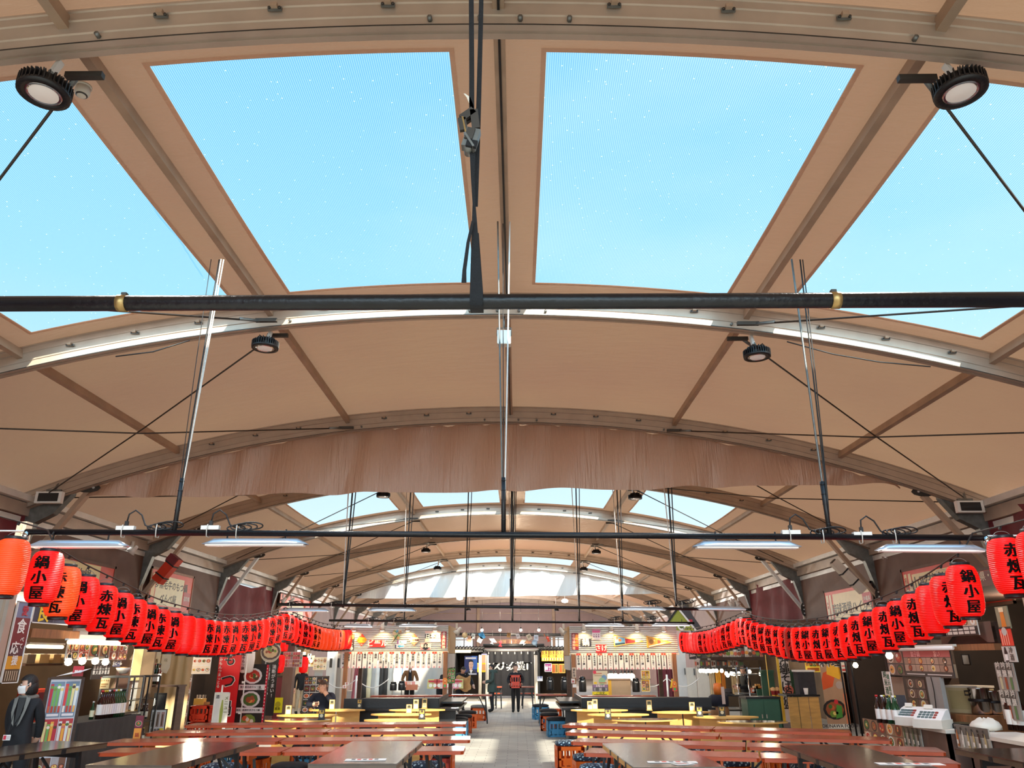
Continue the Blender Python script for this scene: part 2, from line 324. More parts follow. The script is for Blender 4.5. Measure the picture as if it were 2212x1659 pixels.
for b in range(len(AY)-1):
    ya, yb = AY[b]+.06, AY[b+1]+.06; m = MB()
    w0, w1 = ya+.42, yb-.52
    ys = [ya, w0, ya+(yb-ya)*.3, (ya+yb)/2, ya+(yb-ya)*.7, w1, yb]
    def zs(x, y): t = (y-ya)/(yb-ya); return zr(x)+.36-.05*sin(pi*t)
    n = len(ys); vs = [(x, y, zs(x, y)) for x in xs_all for y in ys]; fs = []; op = {i: [] for i in range(4)}
    for i in range(len(xs_all)-1):
        xm = (xs_all[i]+xs_all[i+1])/2; wi = [k for k, p in enumerate(WX) if p[0] < xm < p[1]] if b in SKY else []
        for j in range(n-1):
            q = (i*n+j, (i+1)*n+j, (i+1)*n+j+1, i*n+j+1)
            if wi and 1 <= j < n-2: op[wi[0]].append(q)
            else: fs.append(q)
    m.add(vs, fs, 'membrane', sm=True)
    c = struct(m, 'ceiling', f'tan fabric roof bay just beyond the {NAMEY[AY[b]]} roof arch from the camera' if AY[b] in NAMEY else 'tan fabric roof bay behind the camera', 'tent roof')
    if b in SKY:
        for k in range(4):
            g = MB(); g.add(vs, op[k], 'skylight', sm=True); x0, x1 = WX[k]
            win = bpy.data.objects.new(f'window_{WN}', g.mesh(f'window_{WN}')); C.objects.link(win)
            tag(win, f'clear roof window showing blue sky, {WP[k]} in the {WL[b]} skylight row', 'skylight', 'roof skylights', 'structure'); WN += 1
            h = MB(); e = .045
            def strip(xa, xb, y0, y1):
                N = 8; v2 = []
                for i in range(N+1):
                    x = xa+(xb-xa)*i/N; v2 += [(x, y0, zs(x, y0)-.012), (x, y1, zs(x, y1)-.012)]
                h.add(v2, [(2*i, 2*i+2, 2*i+3, 2*i+1) for i in range(N)], 'hem', sm=True)
            strip(x0-e, x1+e, w0-e, w0); strip(x0-e, x1+e, w1, w1+e)
            for xa, xb in ((x0-e, x0), (x1, x1+e)):
                for j in range(5): strip(xa, xb, w0+(w1-w0)*j/5, w0+(w1-w0)*(j+1)/5)
            h.build('window_hem', win)
# arches
def arch(y, lab):
    m = MB(); prof = [(0, .0), (0, .02), (.012, .03), (.012, .1), (0, .108), (0, .118), (.012, .126), (.012, .235), (0, .243), (0, .252), (.012, .26), (.012, .325), (0, .333), (0, .36), (.14, .36), (.14, 0), (.085, 0), (.085, .012), (.055, .012), (.055, 0)]
    y -= .13; n = len(prof); vs = []; fs = []
    for i, x in enumerate(XS):
        for a, z in prof: vs.append((x, y+a, zr(x)+z))
    for i in range(len(XS)-1):
        for k in range(n): fs.append((i*n+k, i*n+(k+1) % n, (i+1)*n+(k+1) % n, (i+1)*n+k))
    m.add(vs, fs, 'alu')
    nx = len(XS); m.add([(x, y-.004, zr(x)+c) for x in XS for c in (.002, .012)], [(2*i, 2*i+2, 2*i+3, 2*i+1) for i in range(nx-1)], 'black')
    y0 = y+.13; o = struct(m, 'roof_beam', f'arched aluminium roof beam, the {lab} one counted from the camera', 'roof beam')
    if y < 20:
        for i in range(-7, 8):
            x = -.1 + i*.88
            if i == 0 or abs(abs(x+.1)-3.3) < .35: continue
            c = MB(); z = zr(x)+.2; c.box((x, y-.012, z), (.11, .02, .03), 'galv'); c.box((x, y-.03, z+.012), (.05, .05, .035), 'alu_dirty')
            for sx in (-.04, .04): c.tube([(x+sx, y-.035, z), (x+sx, y-.02, z)], .011, 'darksteel', 6)
            c.build('clamp', o)
        for x in (-.65, -.26, .05, .43, -3.2, 3.05):
            c = MB(); c.tube([(x, y-.03, zr(x)+.06), (x, y+.01, zr(x)+.06)], .02, 'galv', 6); c.build('bolt', o)
    elif y < 45:
        for i in (-3, -2, -1, 1, 2, 3):
            x = -.1+i*.87; c = MB(); c.box((x, y-.015, zr(x)+.2), (.11, .03, .035), 'darksteel'); c.build('clamp', o)
for y in AY[1:]: arch(y, NAMEY.get(y, 'just behind the camera'))
# purlins
PX = [(-6.95, .07), (-3.5, .07), (-.12, .085), (3.28, .07), (6.6, .07)]
PNm = ['outer left', 'inner left', 'ridge', 'inner right', 'outer right']
for b in range(1, len(AY)-1):
    for k, (x, w) in enumerate(PX):
        ya, yb = AY[b]+.14, AY[b+1]; m = MB(); z = zr(x)+.24; sl = math.atan(-2*PA*(x-XR))
        m.box((x, (ya+yb)/2, z), (w*1.1, yb-ya, .13), 'alu_dirty', ry=-sl)
        if k == 2: m.box((x, (ya+yb)/2, z-.07), (.02, yb-ya, .014), 'black')
        o = struct(m, 'roof_beam', f'{PNm[k]} roof purlin in the bay beyond the {NAMEY[AY[b]]} arch from the camera', 'purlin')
        if k != 2:
            c = MB(); c.tube([(x-.06, yb-.04, z-.1), (x+.06, yb-.04, z-.1)], .022, 'darksteel', 8); c.box((x, yb-.03, z-.06), (.05, .05, .09), 'galv'); c.build('end_bracket', o)
# columns, eave rails, knee braces
for y in AY[2:]:
    for sd, xc in ((-1, XL), (1, XRT)):
        m = MB(); zt = zr(xc-sd*.1)
        m.box((xc, y+.07, zt/2+.1), (.26, .14, zt+.2), 'alu'); m.box((xc-sd*.135, y+.07, zt/2), (.02, .05, zt-.6), 'alu_dirty')
        side = 'left' if sd < 0 else 'right'
        o = struct(m, 'column', f'aluminium tent column at the {side} foot of the {NAMEY[y]} arch', 'column')
        g = MB(); cx = xc - sd*.13
        pts = [(cx, zt-1.0), (cx+sd*.16, zt-1.0), (cx+sd*.26, zt-.8), (cx+sd*.26, zt+.05), (cx-sd*.85, zr(cx-sd*.85)+.26), (cx-sd*.85, zr(cx-sd*.85)+.0), (cx-sd*.55, zt-.06), (cx-sd*.2, zt-.25)]
        g.add([(a, y-.012, b) for a, b in pts] + [(a, y+.152, b) for a, b in pts], [tuple(range(8)), tuple(range(15, 7, -1))] + [(i, (i+1) % 8, 8+(i+1) % 8, 8+i) for i in range(8)], 'galv')
        g.build('gusset_plate', o)
        bt = Vector((xc-sd*1.28, y+.07, zr(xc-sd*1.28)-.03)); bb = Vector((xc-sd*.12, y+.07, 3.2))
        w = MB(); w.bar(bt, bb, .09, .13, 'alu_white' if y in (25.3,) else 'alu_dirty', up=(0, 1, 0))
        br = solo(w, 'knee_brace', f'diagonal knee brace on the {side} column of the {NAMEY[y]} arch', 'brace')
        for P in (bt, bb):
            p = MB(); dx, dz = (.22*(1), .05) if P is bt else (.05, .2)
            pr = [(cos(a)*(.26 if P is bt else .1), sin(a)*(.1 if P is bt else .22)) for a in [2*pi*i/10 for i in range(10)]]
            p.add([(P.x+a, y-.01, P.z+b+(.06 if P is bt else 0)) for a, b in pr] + [(P.x+a, y+.005, P.z+b+(.06 if P is bt else 0)) for a, b in pr], [tuple(range(10)), tuple(range(19, 9, -1))] + [(i, (i+1) % 10, 10+(i+1) % 10, 10+i) for i in range(10)], 'darksteel')
            for i in (-1, 0, 1):
                q = (P.x+(i*.12 if P is bt else 0), y-.03, P.z+(.06 if P is bt else i*.12)); p.tube([q, (q[0], y, q[2])], .025, 'alu_white', 8)
            p.build('gusset_plate', br)
# side walls and eave gutters
def side_wall(side, x, ya, yb, z0, z1, mt, lab, wavy=False):
    m = MB(); N = 24 if wavy else 1; NZ = 10 if wavy else 1; sd = -1 if side == 'left' else 1
    vs = []
    for i in range(N+1):
        for j in range(NZ+1):
            t, s = i/N, j/NZ; d = 0
            if wavy: d = .07*sin(t*23+s*3)*(.4+s*.6)+.05*sin(t*9+1+s*6); 
            sag = -.28*sin(pi*t)**2*s if wavy else 0
            vs.append((x - sd*d, ya+(yb-ya)*t, z0+(z1-z0)*s+sag))
    fs = [(i*(NZ+1)+j, (i+1)*(NZ+1)+j, (i+1)*(NZ+1)+j+1, i*(NZ+1)+j+1) for i in range(N) for j in range(NZ)]
    m.add(vs, fs, mt, sm=wavy); struct(m, f'wall_{side}', lab, 'curtain wall' if wavy else 'wall')
for side, x in (('left', -9.9), ('right', 9.4)):
    sd = -1 if side == 'left' else 1
    ze = zr(x)+.25
    spec = [(-5, 4.5, 'maroon'), (4.5, 9.66, 'maroon'), (9.66, 14.8, 'maroon'), (14.95, 19.95, 'brownwall'), (20.1, 25.3, 'brownwall'), (25.45, 30.9, 'maroon'), (31.05, 36.4, 'brownwall'), (36.5, 41.8, 'mauve'), (41.9, 68, 'mauve')]
    for i, (a, b, mt) in enumerate(spec):
        top = 4.5 if mt == 'maroon' else 4.4
        side_wall(side, x, a, b, 0, top, mt, f'{"maroon fabric side curtain" if mt == "maroon" else ("brown panel side wall" if mt == "brownwall" else "mauve side wall")} of the {side} side, {ORD[i]} bay along the hall', mt == 'maroon')
    for b in range(1, len(AY)-1):
        m = MB(); ya, yb = AY[b]+.14, AY[b+1]
        m.bx(x-sd*.02, x+sd*.2, ya, yb, ze-.5, ze-.38, 'alu_white'); m.bx(x-sd*.1, x+sd*.2, ya, yb, ze-.36, ze-.12, 'alu'); m.bx(x-sd*.22, x+sd*.2, ya, yb, ze-.1, ze+.02, 'alu_white')
        struct(m, f'trim_{b if sd < 0 else b+20}', f'pale eave rail along the {side} side, {ORD[b]} bay', 'eave rail')
# far gable wall with two bright openings
m = MB(); yw = 68.2
a0, a1 = at(983, 1402, yw), at(1022, 1376, yw); b0, b1 = at(1190, 1402, yw), at(1222, 1377, yw)
xs = [XL, a0.x, a1.x, b0.x, b1.x, XRT]
for i in range(5):
    x0, x1 = xs[i], xs[i+1]
    for z0, z1 in ((0, a0.z), (a0.z, a1.z), (a1.z, 4.3)):
        if i in (1, 3) and z0 == a0.z: continue
        m.quad((x0, yw, z0), (x1, yw, z0), (x1, yw, z1), (x0, yw, z1), 'mauve')
N = len(XS); m.add([(x, yw, 4.3) for x in XS] + [(x, yw, max(4.3, zr(x)+.36)) for x in XS], [(i, i+1, N+i+1, N+i) for i in range(N-1)], 'mauve')
for z in (3.2, 4.6, 5.4): m.bx(XL, XRT, yw-.06, yw-.01, z, z+.06, 'alu_dirty')
for x in (-3.4, 3.2): m.bx(x-.12, x+.12, yw-.16, yw-.01, 0, 6, 'alu_dirty')
struct(m, 'wall_back', 'mauve gable wall closing the far end of the hall', 'wall')
for k, (p, q) in enumerate(((a0, a1), (b0, b1))):
    g = MB(); g.quad((p.x, yw+.02, p.z), (q.x, yw+.02, p.z), (q.x, yw+.02, q.z), (p.x, yw+.02, q.z), 'glass')
    w = struct(g, f'window_{WN}', ['bright window in the far gable wall, beside the snack kiosk with the beer sign', 'bright window in the far gable wall, beside the kiosk with the pennants'][k], 'window'); WN += 1
    fr = MB(); xm = (p.x+q.x)/2
    for x in (p.x, xm, q.x): fr.bx(x-.04, x+.04, yw-.02, yw+.05, p.z, q.z, 'galv')
    for z in (p.z, q.z): fr.bx(p.x, q.x, yw-.02, yw+.05, z-.04, z+.04, 'galv')
    fr.build('window_frame', w)
# valances
def valance(y, mt, lab, zb=4.95):
    m = MB(); N = 150; NZ = 14; vs = []; fs = []
    x0, x1 = -8.75, 7.85
    for i in range(N+1):
        x = x0+(x1-x0)*i/N; top = zr(x)+.02+.03*abs(sin(i*.9)); bot = min(zb+.015*sin(x*2.1)+.012*(x), top-.02)
        for j in range(NZ+1):
            s = j/NZ; f = 1-s
            d = .09*sin(x*3.1+1.3*sin(x*1.7)+.8*s)*(.35+s)+.05*sin(x*7.3+2*s+sin(x*2))*(f+.25)+.02*sin(x*17+3*s)*f
            vs.append((x, y+.1+d, top+(bot-top)*s))
    for i in range(N):
        for j in range(NZ): fs.append((i*(NZ+1)+j, (i+1)*(NZ+1)+j, (i+1)*(NZ+1)+j+1, i*(NZ+1)+j+1))
    m.add(vs, fs, mt, sm=True); solo(m, 'valance', lab, 'valance', kind='structure')
valance(14.8, 'valance', 'long creased tan cloth valance hanging under a roof arch across the hall')
valance(41.8, 'valance_white', 'white sheet valance hanging under the far roof arch', 4.9)
# ==== things hung from the roof ======================================================
def arc(n): return [2*pi*i/n for i in range(n)]
PY = dict(p1=2.3, p2=7.44, p3=15.5, p4=20.2)
def pipe(y, x0, x1, z0, z1, r, lab, joints=()):
    m = MB(); m.tube([(x0, 0, z0), (x1, 0, z1)], r, 'pipeblack', 14); o = solo(m, 'hanging_pipe', lab, 'pipe', (0, y, 0))
    for x in joints:
        c = MB(); z = z0+(z1-z0)*(x-x0)/(x1-x0); c.tube([(x-.015, 0, z), (x+.015, 0, z)], r+.003, 'brass', 14); c.box((x, 0, z+r+.005), (.018, .016, .014), 'darksteel'); c.build('pipe_clamp', o)
    return o
p1z = at(1106, 649, 2.3).z
pipe(2.3, -2.6, 2.6, p1z, p1z-.01, .0275, 'thick black pipe crossing the view close to the camera', (at(267, 648, 2.3).x, at(1803, 648, 2.3).x))
pipe(7.44, -4.92, 4.66, 2.95, 2.85, .03, 'black pipe carrying four lamp housings at the near ends of the lantern strings')
pipe(15.5, -4.82, 4.7, 2.775, 2.64, .03, 'black pipe at the middle of the lantern strings')
pipe(20.2, -4.9, 4.6, 2.68, 2.58, .03, 'black pipe above the two corrugated kiosks')
# webbing straps at the near pipe
def ribbon(m, pts, w, mt='strap', tw=0):
    vs = []
    for i, p in enumerate(pts):
        a = tw*i/(len(pts)-1); ww = w[i] if isinstance(w, list) else w; d = Vector((cos(a), sin(a), 0))*ww/2; p = Vector(p); vs += [p-d, p+d]
    m.add(vs, [(2*i, 2*i+1, 2*i+3, 2*i+2) for i in range(len(pts)-1)], mt, sm=True)
zt = zr(0)+.25
t = thing('ratchet_strap', 'black webbing strap with a metal ratchet looped over the nearest thick pipe', 'strap', (0, 2.3, 0))
def P1(u, v, dy=0): p = at(u, v, 2.3); return Vector((p.x, dy, p.z))
m = MB(); a = P1(1016, 0); ribbon(m, [(a.x, .0, zt), P1(1018, 0), P1(1019, 150), P1(1019, 250)], .02); m.build('webbing', t)
m = MB(); b = P1(1039, 0); ribbon(m, [(b.x, .02, zt), P1(1039, 0, .02), P1(1034, 200, .02), P1(1030, 330, .02), P1(1026, 440, .02)], .019); m.build('webbing', t)
m = MB(); ribbon(m, [P1(1016, 300), P1(1021, 330), P1(1021, 380), P1(1024, 440), P1(1026, 520), P1(1030, 640, -.03), P1(1030, 668, -.032), (P1(1030, 668).x, .03, P1(1030, 668).z), P1(1030, 640, .03), P1(1028, 500, .01)], [.02, .022, .014, .011, .026, .045, .045, .045, .045, .02]); m.build('webbing_loop', t)
m = MB(); ribbon(m, [P1(1022, 480, -.01), P1(1012, 530, -.02), P1(1004, 590, -.02), P1(1003, 617, -.02)], [.01, .012, .014, .018]); m.build('webbing_tail', t)
m = MB()
for s in (-1, 1): 
    q = P1(1005, 300); e = P1(1024, 320)
    m.bar(q+Vector((0, s*.02, 0)), e+Vector((0, s*.02, -.02)), .008, .04, 'galv', up=(0, 1, 0)); m.bar(P1(1000, 262)+Vector((0, s*.018, 0)), q+Vector((.005, s*.018, 0)), .006, .02, 'brass', up=(0, 1, 0))
m.bar(P1(997, 264), P1(1022, 246), .04, .012, 'darksteel', up=(0, 1, 0)); m.box(P1(1018, 306)+Vector((0, -.01, 0)), (.052, .035, .085), 'galv', ry=.25); m.box(P1(1016, 300)+Vector((0, -.03, 0)), (.03, .01, .05), 'darksteel', ry=.25); m.box(P1(1020, 322)+Vector((0, -.03, 0)), (.04, .012, .03), 'strap', ry=.25)
for a_, b_ in (((998, 264), (1024, 246)), ((998, 264), (1003, 290)), ((1024, 246), (1029, 286))): m.bar(P1(*a_)+Vector((0, -.02, 0)), P1(*b_)+Vector((0, -.02, 0)), .03, .014, 'darksteel', up=(0, 1, 0))
m.tube([P1(1012, 322, -.025), P1(1012, 322, .025)], .018, 'galv', 12); m.tube([P1(1024, 300, -.025), P1(1024, 300, .025)], .012, 'galv', 10)
m.build('ratchet_buckle', t)
m = MB(); ribbon(m, [P1(1003, 202), P1(1012, 210), P1(1019, 228), P1(1019, 250)], [.006, .014, .014, .012], 'offwhite'); m.build('tag', t)
# hangers of the pipes
def hanger(y, x0, z0, x1, z1, lab, cols, r=.012, dx=.1, tie=True):
    t = thing('pipe_hanger', lab, 'hanger rope', (0, y, 0))
    for i, (mt, rr, off) in enumerate(cols):
        m = MB(); n = 8; pts = []
        for k in range(n+1):
            s = k/n; pts.append((x0+off*(1-s)**.8+(x1-x0)*s, .012*sin(3*s+i), z0+(z1-z0)*s))
        m.tube(pts, rr, mt, 6); m.build('hanging_line', t)
    if tie:
        m = MB(); m.tube([(x1, 0, z1+.0), (x1, 0, z1+.55)], .024, 'black', 8)
        for k in range(5): m.lathe([(.0, -.012), (.03, 0), (.0, .012)], 'black', 8, (x1, 0, z1+.12+k*.1))
        m.build('bundle', t)
zb = 2.93
la, ra = at(473, 560, 7.44), at(1710, 560, 7.44); lb, rb = at(376, 1150, 7.44), at(1793, 1158, 7.44)
hanger(7.44, la.x, la.z, lb.x, lb.z, 'bundle of white and black ropes from roof to lamp pipe, left of the aisle', [('rope', .007, .025), ('rope', .007, .05), ('black', .008, 0), ('black', .004, -.09)])
hanger(7.44, ra.x, ra.z, rb.x, rb.z, 'black rod and cables from roof to lamp pipe, right of the aisle', [('galv', .011, 0), ('black', .008, .1), ('black', .006, .13)])
hanger(7.44, -.14, zr(0)+.2, -.13, 2.93, 'pair of grey straps hanging from the ridge to the pipe over the aisle', [('galv', .01, -.06), ('alu_white', .01, .08), ('black', .005, 0)])
for yy, xsn, nm in ((15.5, (-3.5, -.12, 3.2), 'middle'), (20.2, (-2.95, -1.35, -.12, 1.62, 2.75), 'kiosk')):
    for i, x in enumerate(xsn):
        z1 = (2.71 if yy == 15.5 else 2.63); hanger(yy, x+.03, zr(x)+.2, x, z1, f'black cables holding up the {nm} pipe, {ORD[i]} hanger from the left', [('black', .018, 0), ('black', .012, .1)] + ([('rope', .012, -.12)] if i != 1 else []))
# loop tips at the rope tops
def cable_coil(x, y, z, lab, rz=0):
    t = thing('cable_coil', lab, 'cable', (x, y, z), rz); m = MB()
    for k in range(4):
        pts = [(.09*cos(a)*(1+.1*k)+.05*k, .018*sin(k+a), .035+.032*sin(a)+.008*k) for a in arc(16)]; m.tube(pts+[pts[0]], .007, 'black', 6)
    m.build('cable', t)
    m = MB(); m.tube([(.02, -.035, .06), (.02, -.04, 0), (.02, -.03, -.065), (.02, .03, -.065), (.02, .04, 0), (.02, .035, .06)], .005, 'rope', 6); m.build('cable_tie', t)
def power_strip(x, y, z, lab):
    t = thing('power_strip', lab, 'power strip', (x, y, z)); m = MB(); m.box((0, 0, .02), (.18, .05, .04), 'white'); m.build('strip_body', t)
    m = MB(); m.box((.0, 0, .06), (.03, .03, .06), 'black'); m.tube([(0, 0, .08), (.01, 0, .16), (.07, 0, .2), (.14, 0, .15), (.19, 0, .05), (.25, 0, .02)], .008, 'black', 6); m.build('plug_lead', t)
    m = MB(); m.tube([(-.02, -.03, .05), (-.02, -.045, 0), (-.02, -.03, -.07), (-.02, .03, -.07), (-.02, .045, 0), (-.02, .03, .05)], .005, 'rope', 6); m.build('cable_tie', t)
for i, (u, v) in enumerate(((272, 1141), (455, 1140), (1708, 1150), (1862, 1154))):
    p = at(u, v, 7.44); power_strip(p.x, 7.44, p.z-.02, f'white power strip tied on the lamp pipe, {ORD[i]} from the left')
for i, (u, v) in enumerate(((338, 1138), (510, 1140), (1770, 1150), (1925, 1150))):
    p = at(u, v, 7.44); cable_coil(p.x, 7.44, p.z-.04, f'coil of black cable tied on the lamp pipe, {ORD[i]} from the left')
for yy, z, us, nm in ((15.5, 2.72, (625, 715, 1400, 1470), 'middle'), (20.2, 2.64, (795, 850, 1325, 1400), 'kiosk')):
    for i, u in enumerate(us):
        p = at(u, 1300 if yy < 16 else 1336, yy); cable_coil(p.x, yy, z+.02, f'tangle of cable lying along the {nm} pipe, {ORD[i]} from the left')
# LED lamp housings
def led(x0, x1, y, z0, z1, lab, on=False, group=None):
    L_ = x1-x0; t = thing('linear_lamp', lab, 'lamp', ((x0+x1)/2, y, (z0+z1)/2), 0, group); t.rotation_euler[1] = -atan2(z1-z0, L_)
    m = MB(); prof = [(.052*cos(a), .062*sin(a)) for a in [pi*i/12 for i in range(13)]]; N = 10; vs = []
    for i in range(N+1):
        s = -1+2*i/N; x = s*L_/2; k = 1 if abs(s) < .75 else max(.12, 1-((abs(s)-.75)/.25)**2*.85)
        for a, b in prof: vs.append((x - (0 if abs(s) < .99 else .0), a, (b*k if b > 0 else b)-.01))
    n = len(prof); m.add(vs, [(i*n+j, (i+1)*n+j, (i+1)*n+j+1, i*n+j+1) for i in range(N) for j in range(n-1)] + [tuple(range(n)), tuple(N*n+j for j in range(n))[::-1]], 'ledbody', sm=True)
    hs_ = m.build('lamp_housing', t)
    m = MB(); m.bx(-L_*.47, L_*.47, -.045, .045, -.026, -.011, 'ledon' if on else 'ledoff'); m.build('diffuser', hs_)
    for s in (-1, 1):
        m = MB(); m.tube([(s*L_*.28, 0, .04), (s*L_*.28, 0, .14)], .008, 'black', 6); m.build('bracket', t)
for i, (ua, ub, va, vb) in enumerate(((65, 278, 1178, 1178), (440, 665, 1174, 1174), (1497, 1728, 1179, 1180), (1893, 2128, 1186, 1188))):
    a, b = at(ua, va, 7.44), at(ub, vb, 7.44); led(a.x, b.x, 7.44, a.z, b.z, f'long silvery lamp housing under the near lantern pipe, {ORD[i]} from the left', False, 'lamp housings on the near pipe')
for i, (a, b) in enumerate(((-4.76, -3.77), (-3., -2.02), (2.0, 3.0), (3.6, 4.6))): led(a, b, 15.5, 2.66, 2.65, f'long grey lamp housing under the middle pipe, {ORD[i]} from the left', False, 'lamp housings on the middle pipe')
for i, (a, b) in enumerate(((-4.5, -3.75), (-3.09, -2.07), (1.74, 2.8), (3.49, 4.5))): led(a, b, 20.2, 2.545, 2.53, f'lit white lamp under the kiosk pipe, {ORD[i]} from the left', True, 'lit lamps on the kiosk pipe')
# high-bay lamps
def hibay(x, y, z, sx, lab):
    t = thing('high_bay_lamp', lab, 'ceiling lamp', (x, y, z), 0, 'round high-bay lamps'); m = MB()
    m.lathe([(.0, .1), (.09, .1), (.1, .09), (.1, .05), (.15, .045), (.15, -.03), (.0, -.03)], 'black', 24); body_ = m.build('lamp_body', t)
    m = MB(); 
    for k in range(36):
        a = 2*pi*k/36; m.box((.158*cos(a), .158*sin(a), .012), (.06, .008, .085), 'black', rz=a)
        if k % 2: m.box((.11*cos(a), .11*sin(a), .075), (.04, .006, .06), 'black', rz=a)
    m.build('cooling_fins', body_)
    m = MB(); m.lathe([(.16, -.012), (.185, -.02), (.185, -.05), (.13, -.052), (.13, -.012)], 'black', 28, cap=False); m.build('rim', t)
    m = MB(); m.lathe([(.13, -.046), (.118, -.056), (.11, -.05), (.0, -.036)], 'chrome', 28, cap=False); rf_ = m.build('reflector', t)
    m = MB(); m.lathe([(.112, -.047), (.08, -.057), (.0, -.062)], 'ledoff', 24, cap=False); m.build('lens', rf_)
    m = MB(); zt = zr(x)+.0-z; m.bar((0, 0, .1), (sx*.04, -.02, zt*.6), .05, .02, 'galv'); m.bar((sx*.04, -.02, zt*.5), (sx*.05, .02, zt+.02), .045, .045, 'alu_white'); m.tube([(0, 0, .09), (-sx*.1, 0, .16), (-sx*.13, 0, .1), (-sx*.1, -.0, .05)], .01, 'black', 6)
    m.build('mounting_bracket', t)
HB = [(at(97, 193, 4.55), 1, 'round black high-bay lamp overhead beside the smoke detector'), (at(2073, 190, 4.55), -1, 'round black high-bay lamp overhead, alone near the upper corner opposite the smoke detector'),
 (at(573, 746, 9.7), 1, 'round black high-bay lamp under the bright arch, left of the white speaker'), (at(1635, 765, 9.7), -1, 'round black high-bay lamp under the bright arch, right of the white speaker'),
 (at(828, 1070, 20.), 1, 'small high-bay lamp below the tan valance edge, left of the ridge'), (at(1372, 1074, 20.), -1, 'small high-bay lamp below the tan valance edge, right of the ridge'),
 (at(920, 1190, 30.9), 1, 'far high-bay lamp on the plain roof bay, left of the ridge'), (at(1288, 1193, 30.9), -1, 'far high-bay lamp on the plain roof bay, right of the ridge'),
 (at(945, 1228, 36.4), 1, 'farthest high-bay lamp beside the small skylights, left of the ridge'), (at(1261, 1230, 36.4), -1, 'farthest high-bay lamp beside the small skylights, right of the ridge'),
 (at(1012, 1317, 60), 1, 'tiny dark lamp before the mauve gable, left of the ridge'), (at(1202, 1318, 60), -1, 'tiny dark lamp before the mauve gable, right of the ridge')]
for p, s, l in HB: hibay(p.x, p.y, p.z, s, l)
for i, (u, v) in enumerate(((993, 1292), (1220, 1298))):
    p = at(u, v, 43); t = thing('globe_lamp', f'lit round lamp under the white valance, {["left", "right"][i]} of the ridge', 'ceiling lamp', p); m = MB(); m.lathe([(0, .12), (.12, .1), (.2, .02), (.16, -.08), (0, -.12)], 'ledon', 14); m.build('globe', t)
    m = MB(); m.tube([(0, 0, .1), (0, 0, zr(p.x)-p.z+.2)], .015, 'white', 6); m.build('stem', t)
# smoke detector, speaker, floodlights
p = at(183, 178, 5.0); t = thing('smoke_detector', 'small white smoke detector under the purlin beside the high-bay lamp', 'smoke detector', (p.x, p.y, zr(p.x)+.12)); m = MB()
m.lathe([(0, .05), (.055, .05), (.06, .0), (.055, -.02), (.03, -.045), (0, -.05)], 'offwhite', 20); m.build('detector_body', t); m = MB(); m.lathe([(.046, -.026), (.046, -.034), (.03, -.042)], 'darksteel', 20, cap=False); m.build('sensor_ring', t); m = MB(); m.lathe([(.065, .05), (.065, .065), (0, .065)], 'offwhite', 20); m.build('mounting_base', t)
p = at(1089, 731, 9.6); t = thing('ceiling_speaker', 'white box speaker hanging under the ridge of the bright arch', 'speaker', (p.x, p.y, p.z)); m = MB()
m.box((0, 0, 0), (.19, .14, .2), 'white'); m.bx(-.09, .09, -.08, .05, -.115, -.1, 'offwhite'); m.build('speaker_box', t)
m = MB(); m.tube([(-.1, 0, .04), (-.1, 0, .16), (.1, 0, .16), (.1, 0, .04)], .008, 'galv', 6); m.tube([(0, 0, .16), (0, 0, zr(0)-p.z+.02)], .012, 'galv', 6); m.build('mounting_yoke', t)
for i, (u, v) in enumerate(((107, 1075), (2094, 1095))):
    p = at(u, v, 14.55); t = thing('floodlight', f'flat white floodlight panel with a dark window at the {["left", "right"][i]} knee of the valance arch', 'floodlight', p); m = MB()
    m.box((0, 0, 0), (.52, .1, .23), 'white'); m.build('lamp_case', t); m = MB(); m.box((0, -.051, 0), (.4, .01, .165), 'black'); m.build('lamp_window', t)
    m = MB(); m.box((.0, .1, .16), (.3, .04, .05), 'galv'); m.bar((0, .06, .1), (.05, .2, .45), .04, .03, 'galv'); m.build('lamp_bracket', t)
# bracing cables
for b in range(2, 9):
    for sd, xi, xo in ((-1, -3.55, -9.3), (1, 3.3, 8.8)):
        for k, (ya, yb) in enumerate(((AY[b]+.22, AY[b+1]-.3), (AY[b+1]-.3, AY[b]+.22))):
            m = MB(); a, c = Vector((xi, ya, zr(xi)+.02)), Vector((xo, yb, zr(xo)+.08)); m.tube([a, (a+c)/2+Vector((0, 0, -.04-.09*k)), c], .013, 'steelcable', 6)
            o = solo(m, 'bracing_cable', f'thin bracing cable under the {["left", "right"][sd > 0]} roof slope, {["running outward", "running inward"][k]} beyond the {NAMEY[AY[b]]} arch', 'cable')
            f = MB(); d = (c-a).normalized(); f.tube([a+d*.02, a+d*.3], .024, 'galv', 8); f.box(a+d*.0+Vector((sd*-.08, -.02, 0)), (.3, .05, .05), 'darksteel'); f.build('turnbuckle', o)
# boxes and small spots on the knee braces
p = at(362, 1230, 19.8); t = thing('red_box', 'red box strapped to a diagonal knee brace above the lanterns', 'box', p); t.rotation_euler = (0, -.95, 0); m = MB(); m.box((0, 0, 0), (.75, .28, .26), 'crate_red'); m.box((.28, -.02, .02), (.2, .3, .28), 'maroon'); m.build('case', t)
for x in (-.2, .16):
    m = MB(); m.box((x, 0, 0), (.035, .31, .29), 'black'); m.build('strap', t)
p = at(1832, 1245, 19.8); t = thing('white_box', 'white sensor box strapped to a diagonal knee brace above the lanterns', 'box', p); t.rotation_euler = (0, .85, 0); m = MB(); m.box((0, 0, 0), (1.0, .2, .2), 'offwhite'); m.box((-.51, 0, 0), (.03, .12, .14), 'darksteel'); m.build('case', t)
for x in (-.15, .2):
    m = MB(); m.box((x, 0, 0), (.035, .23, .23), 'black'); m.build('strap', t)
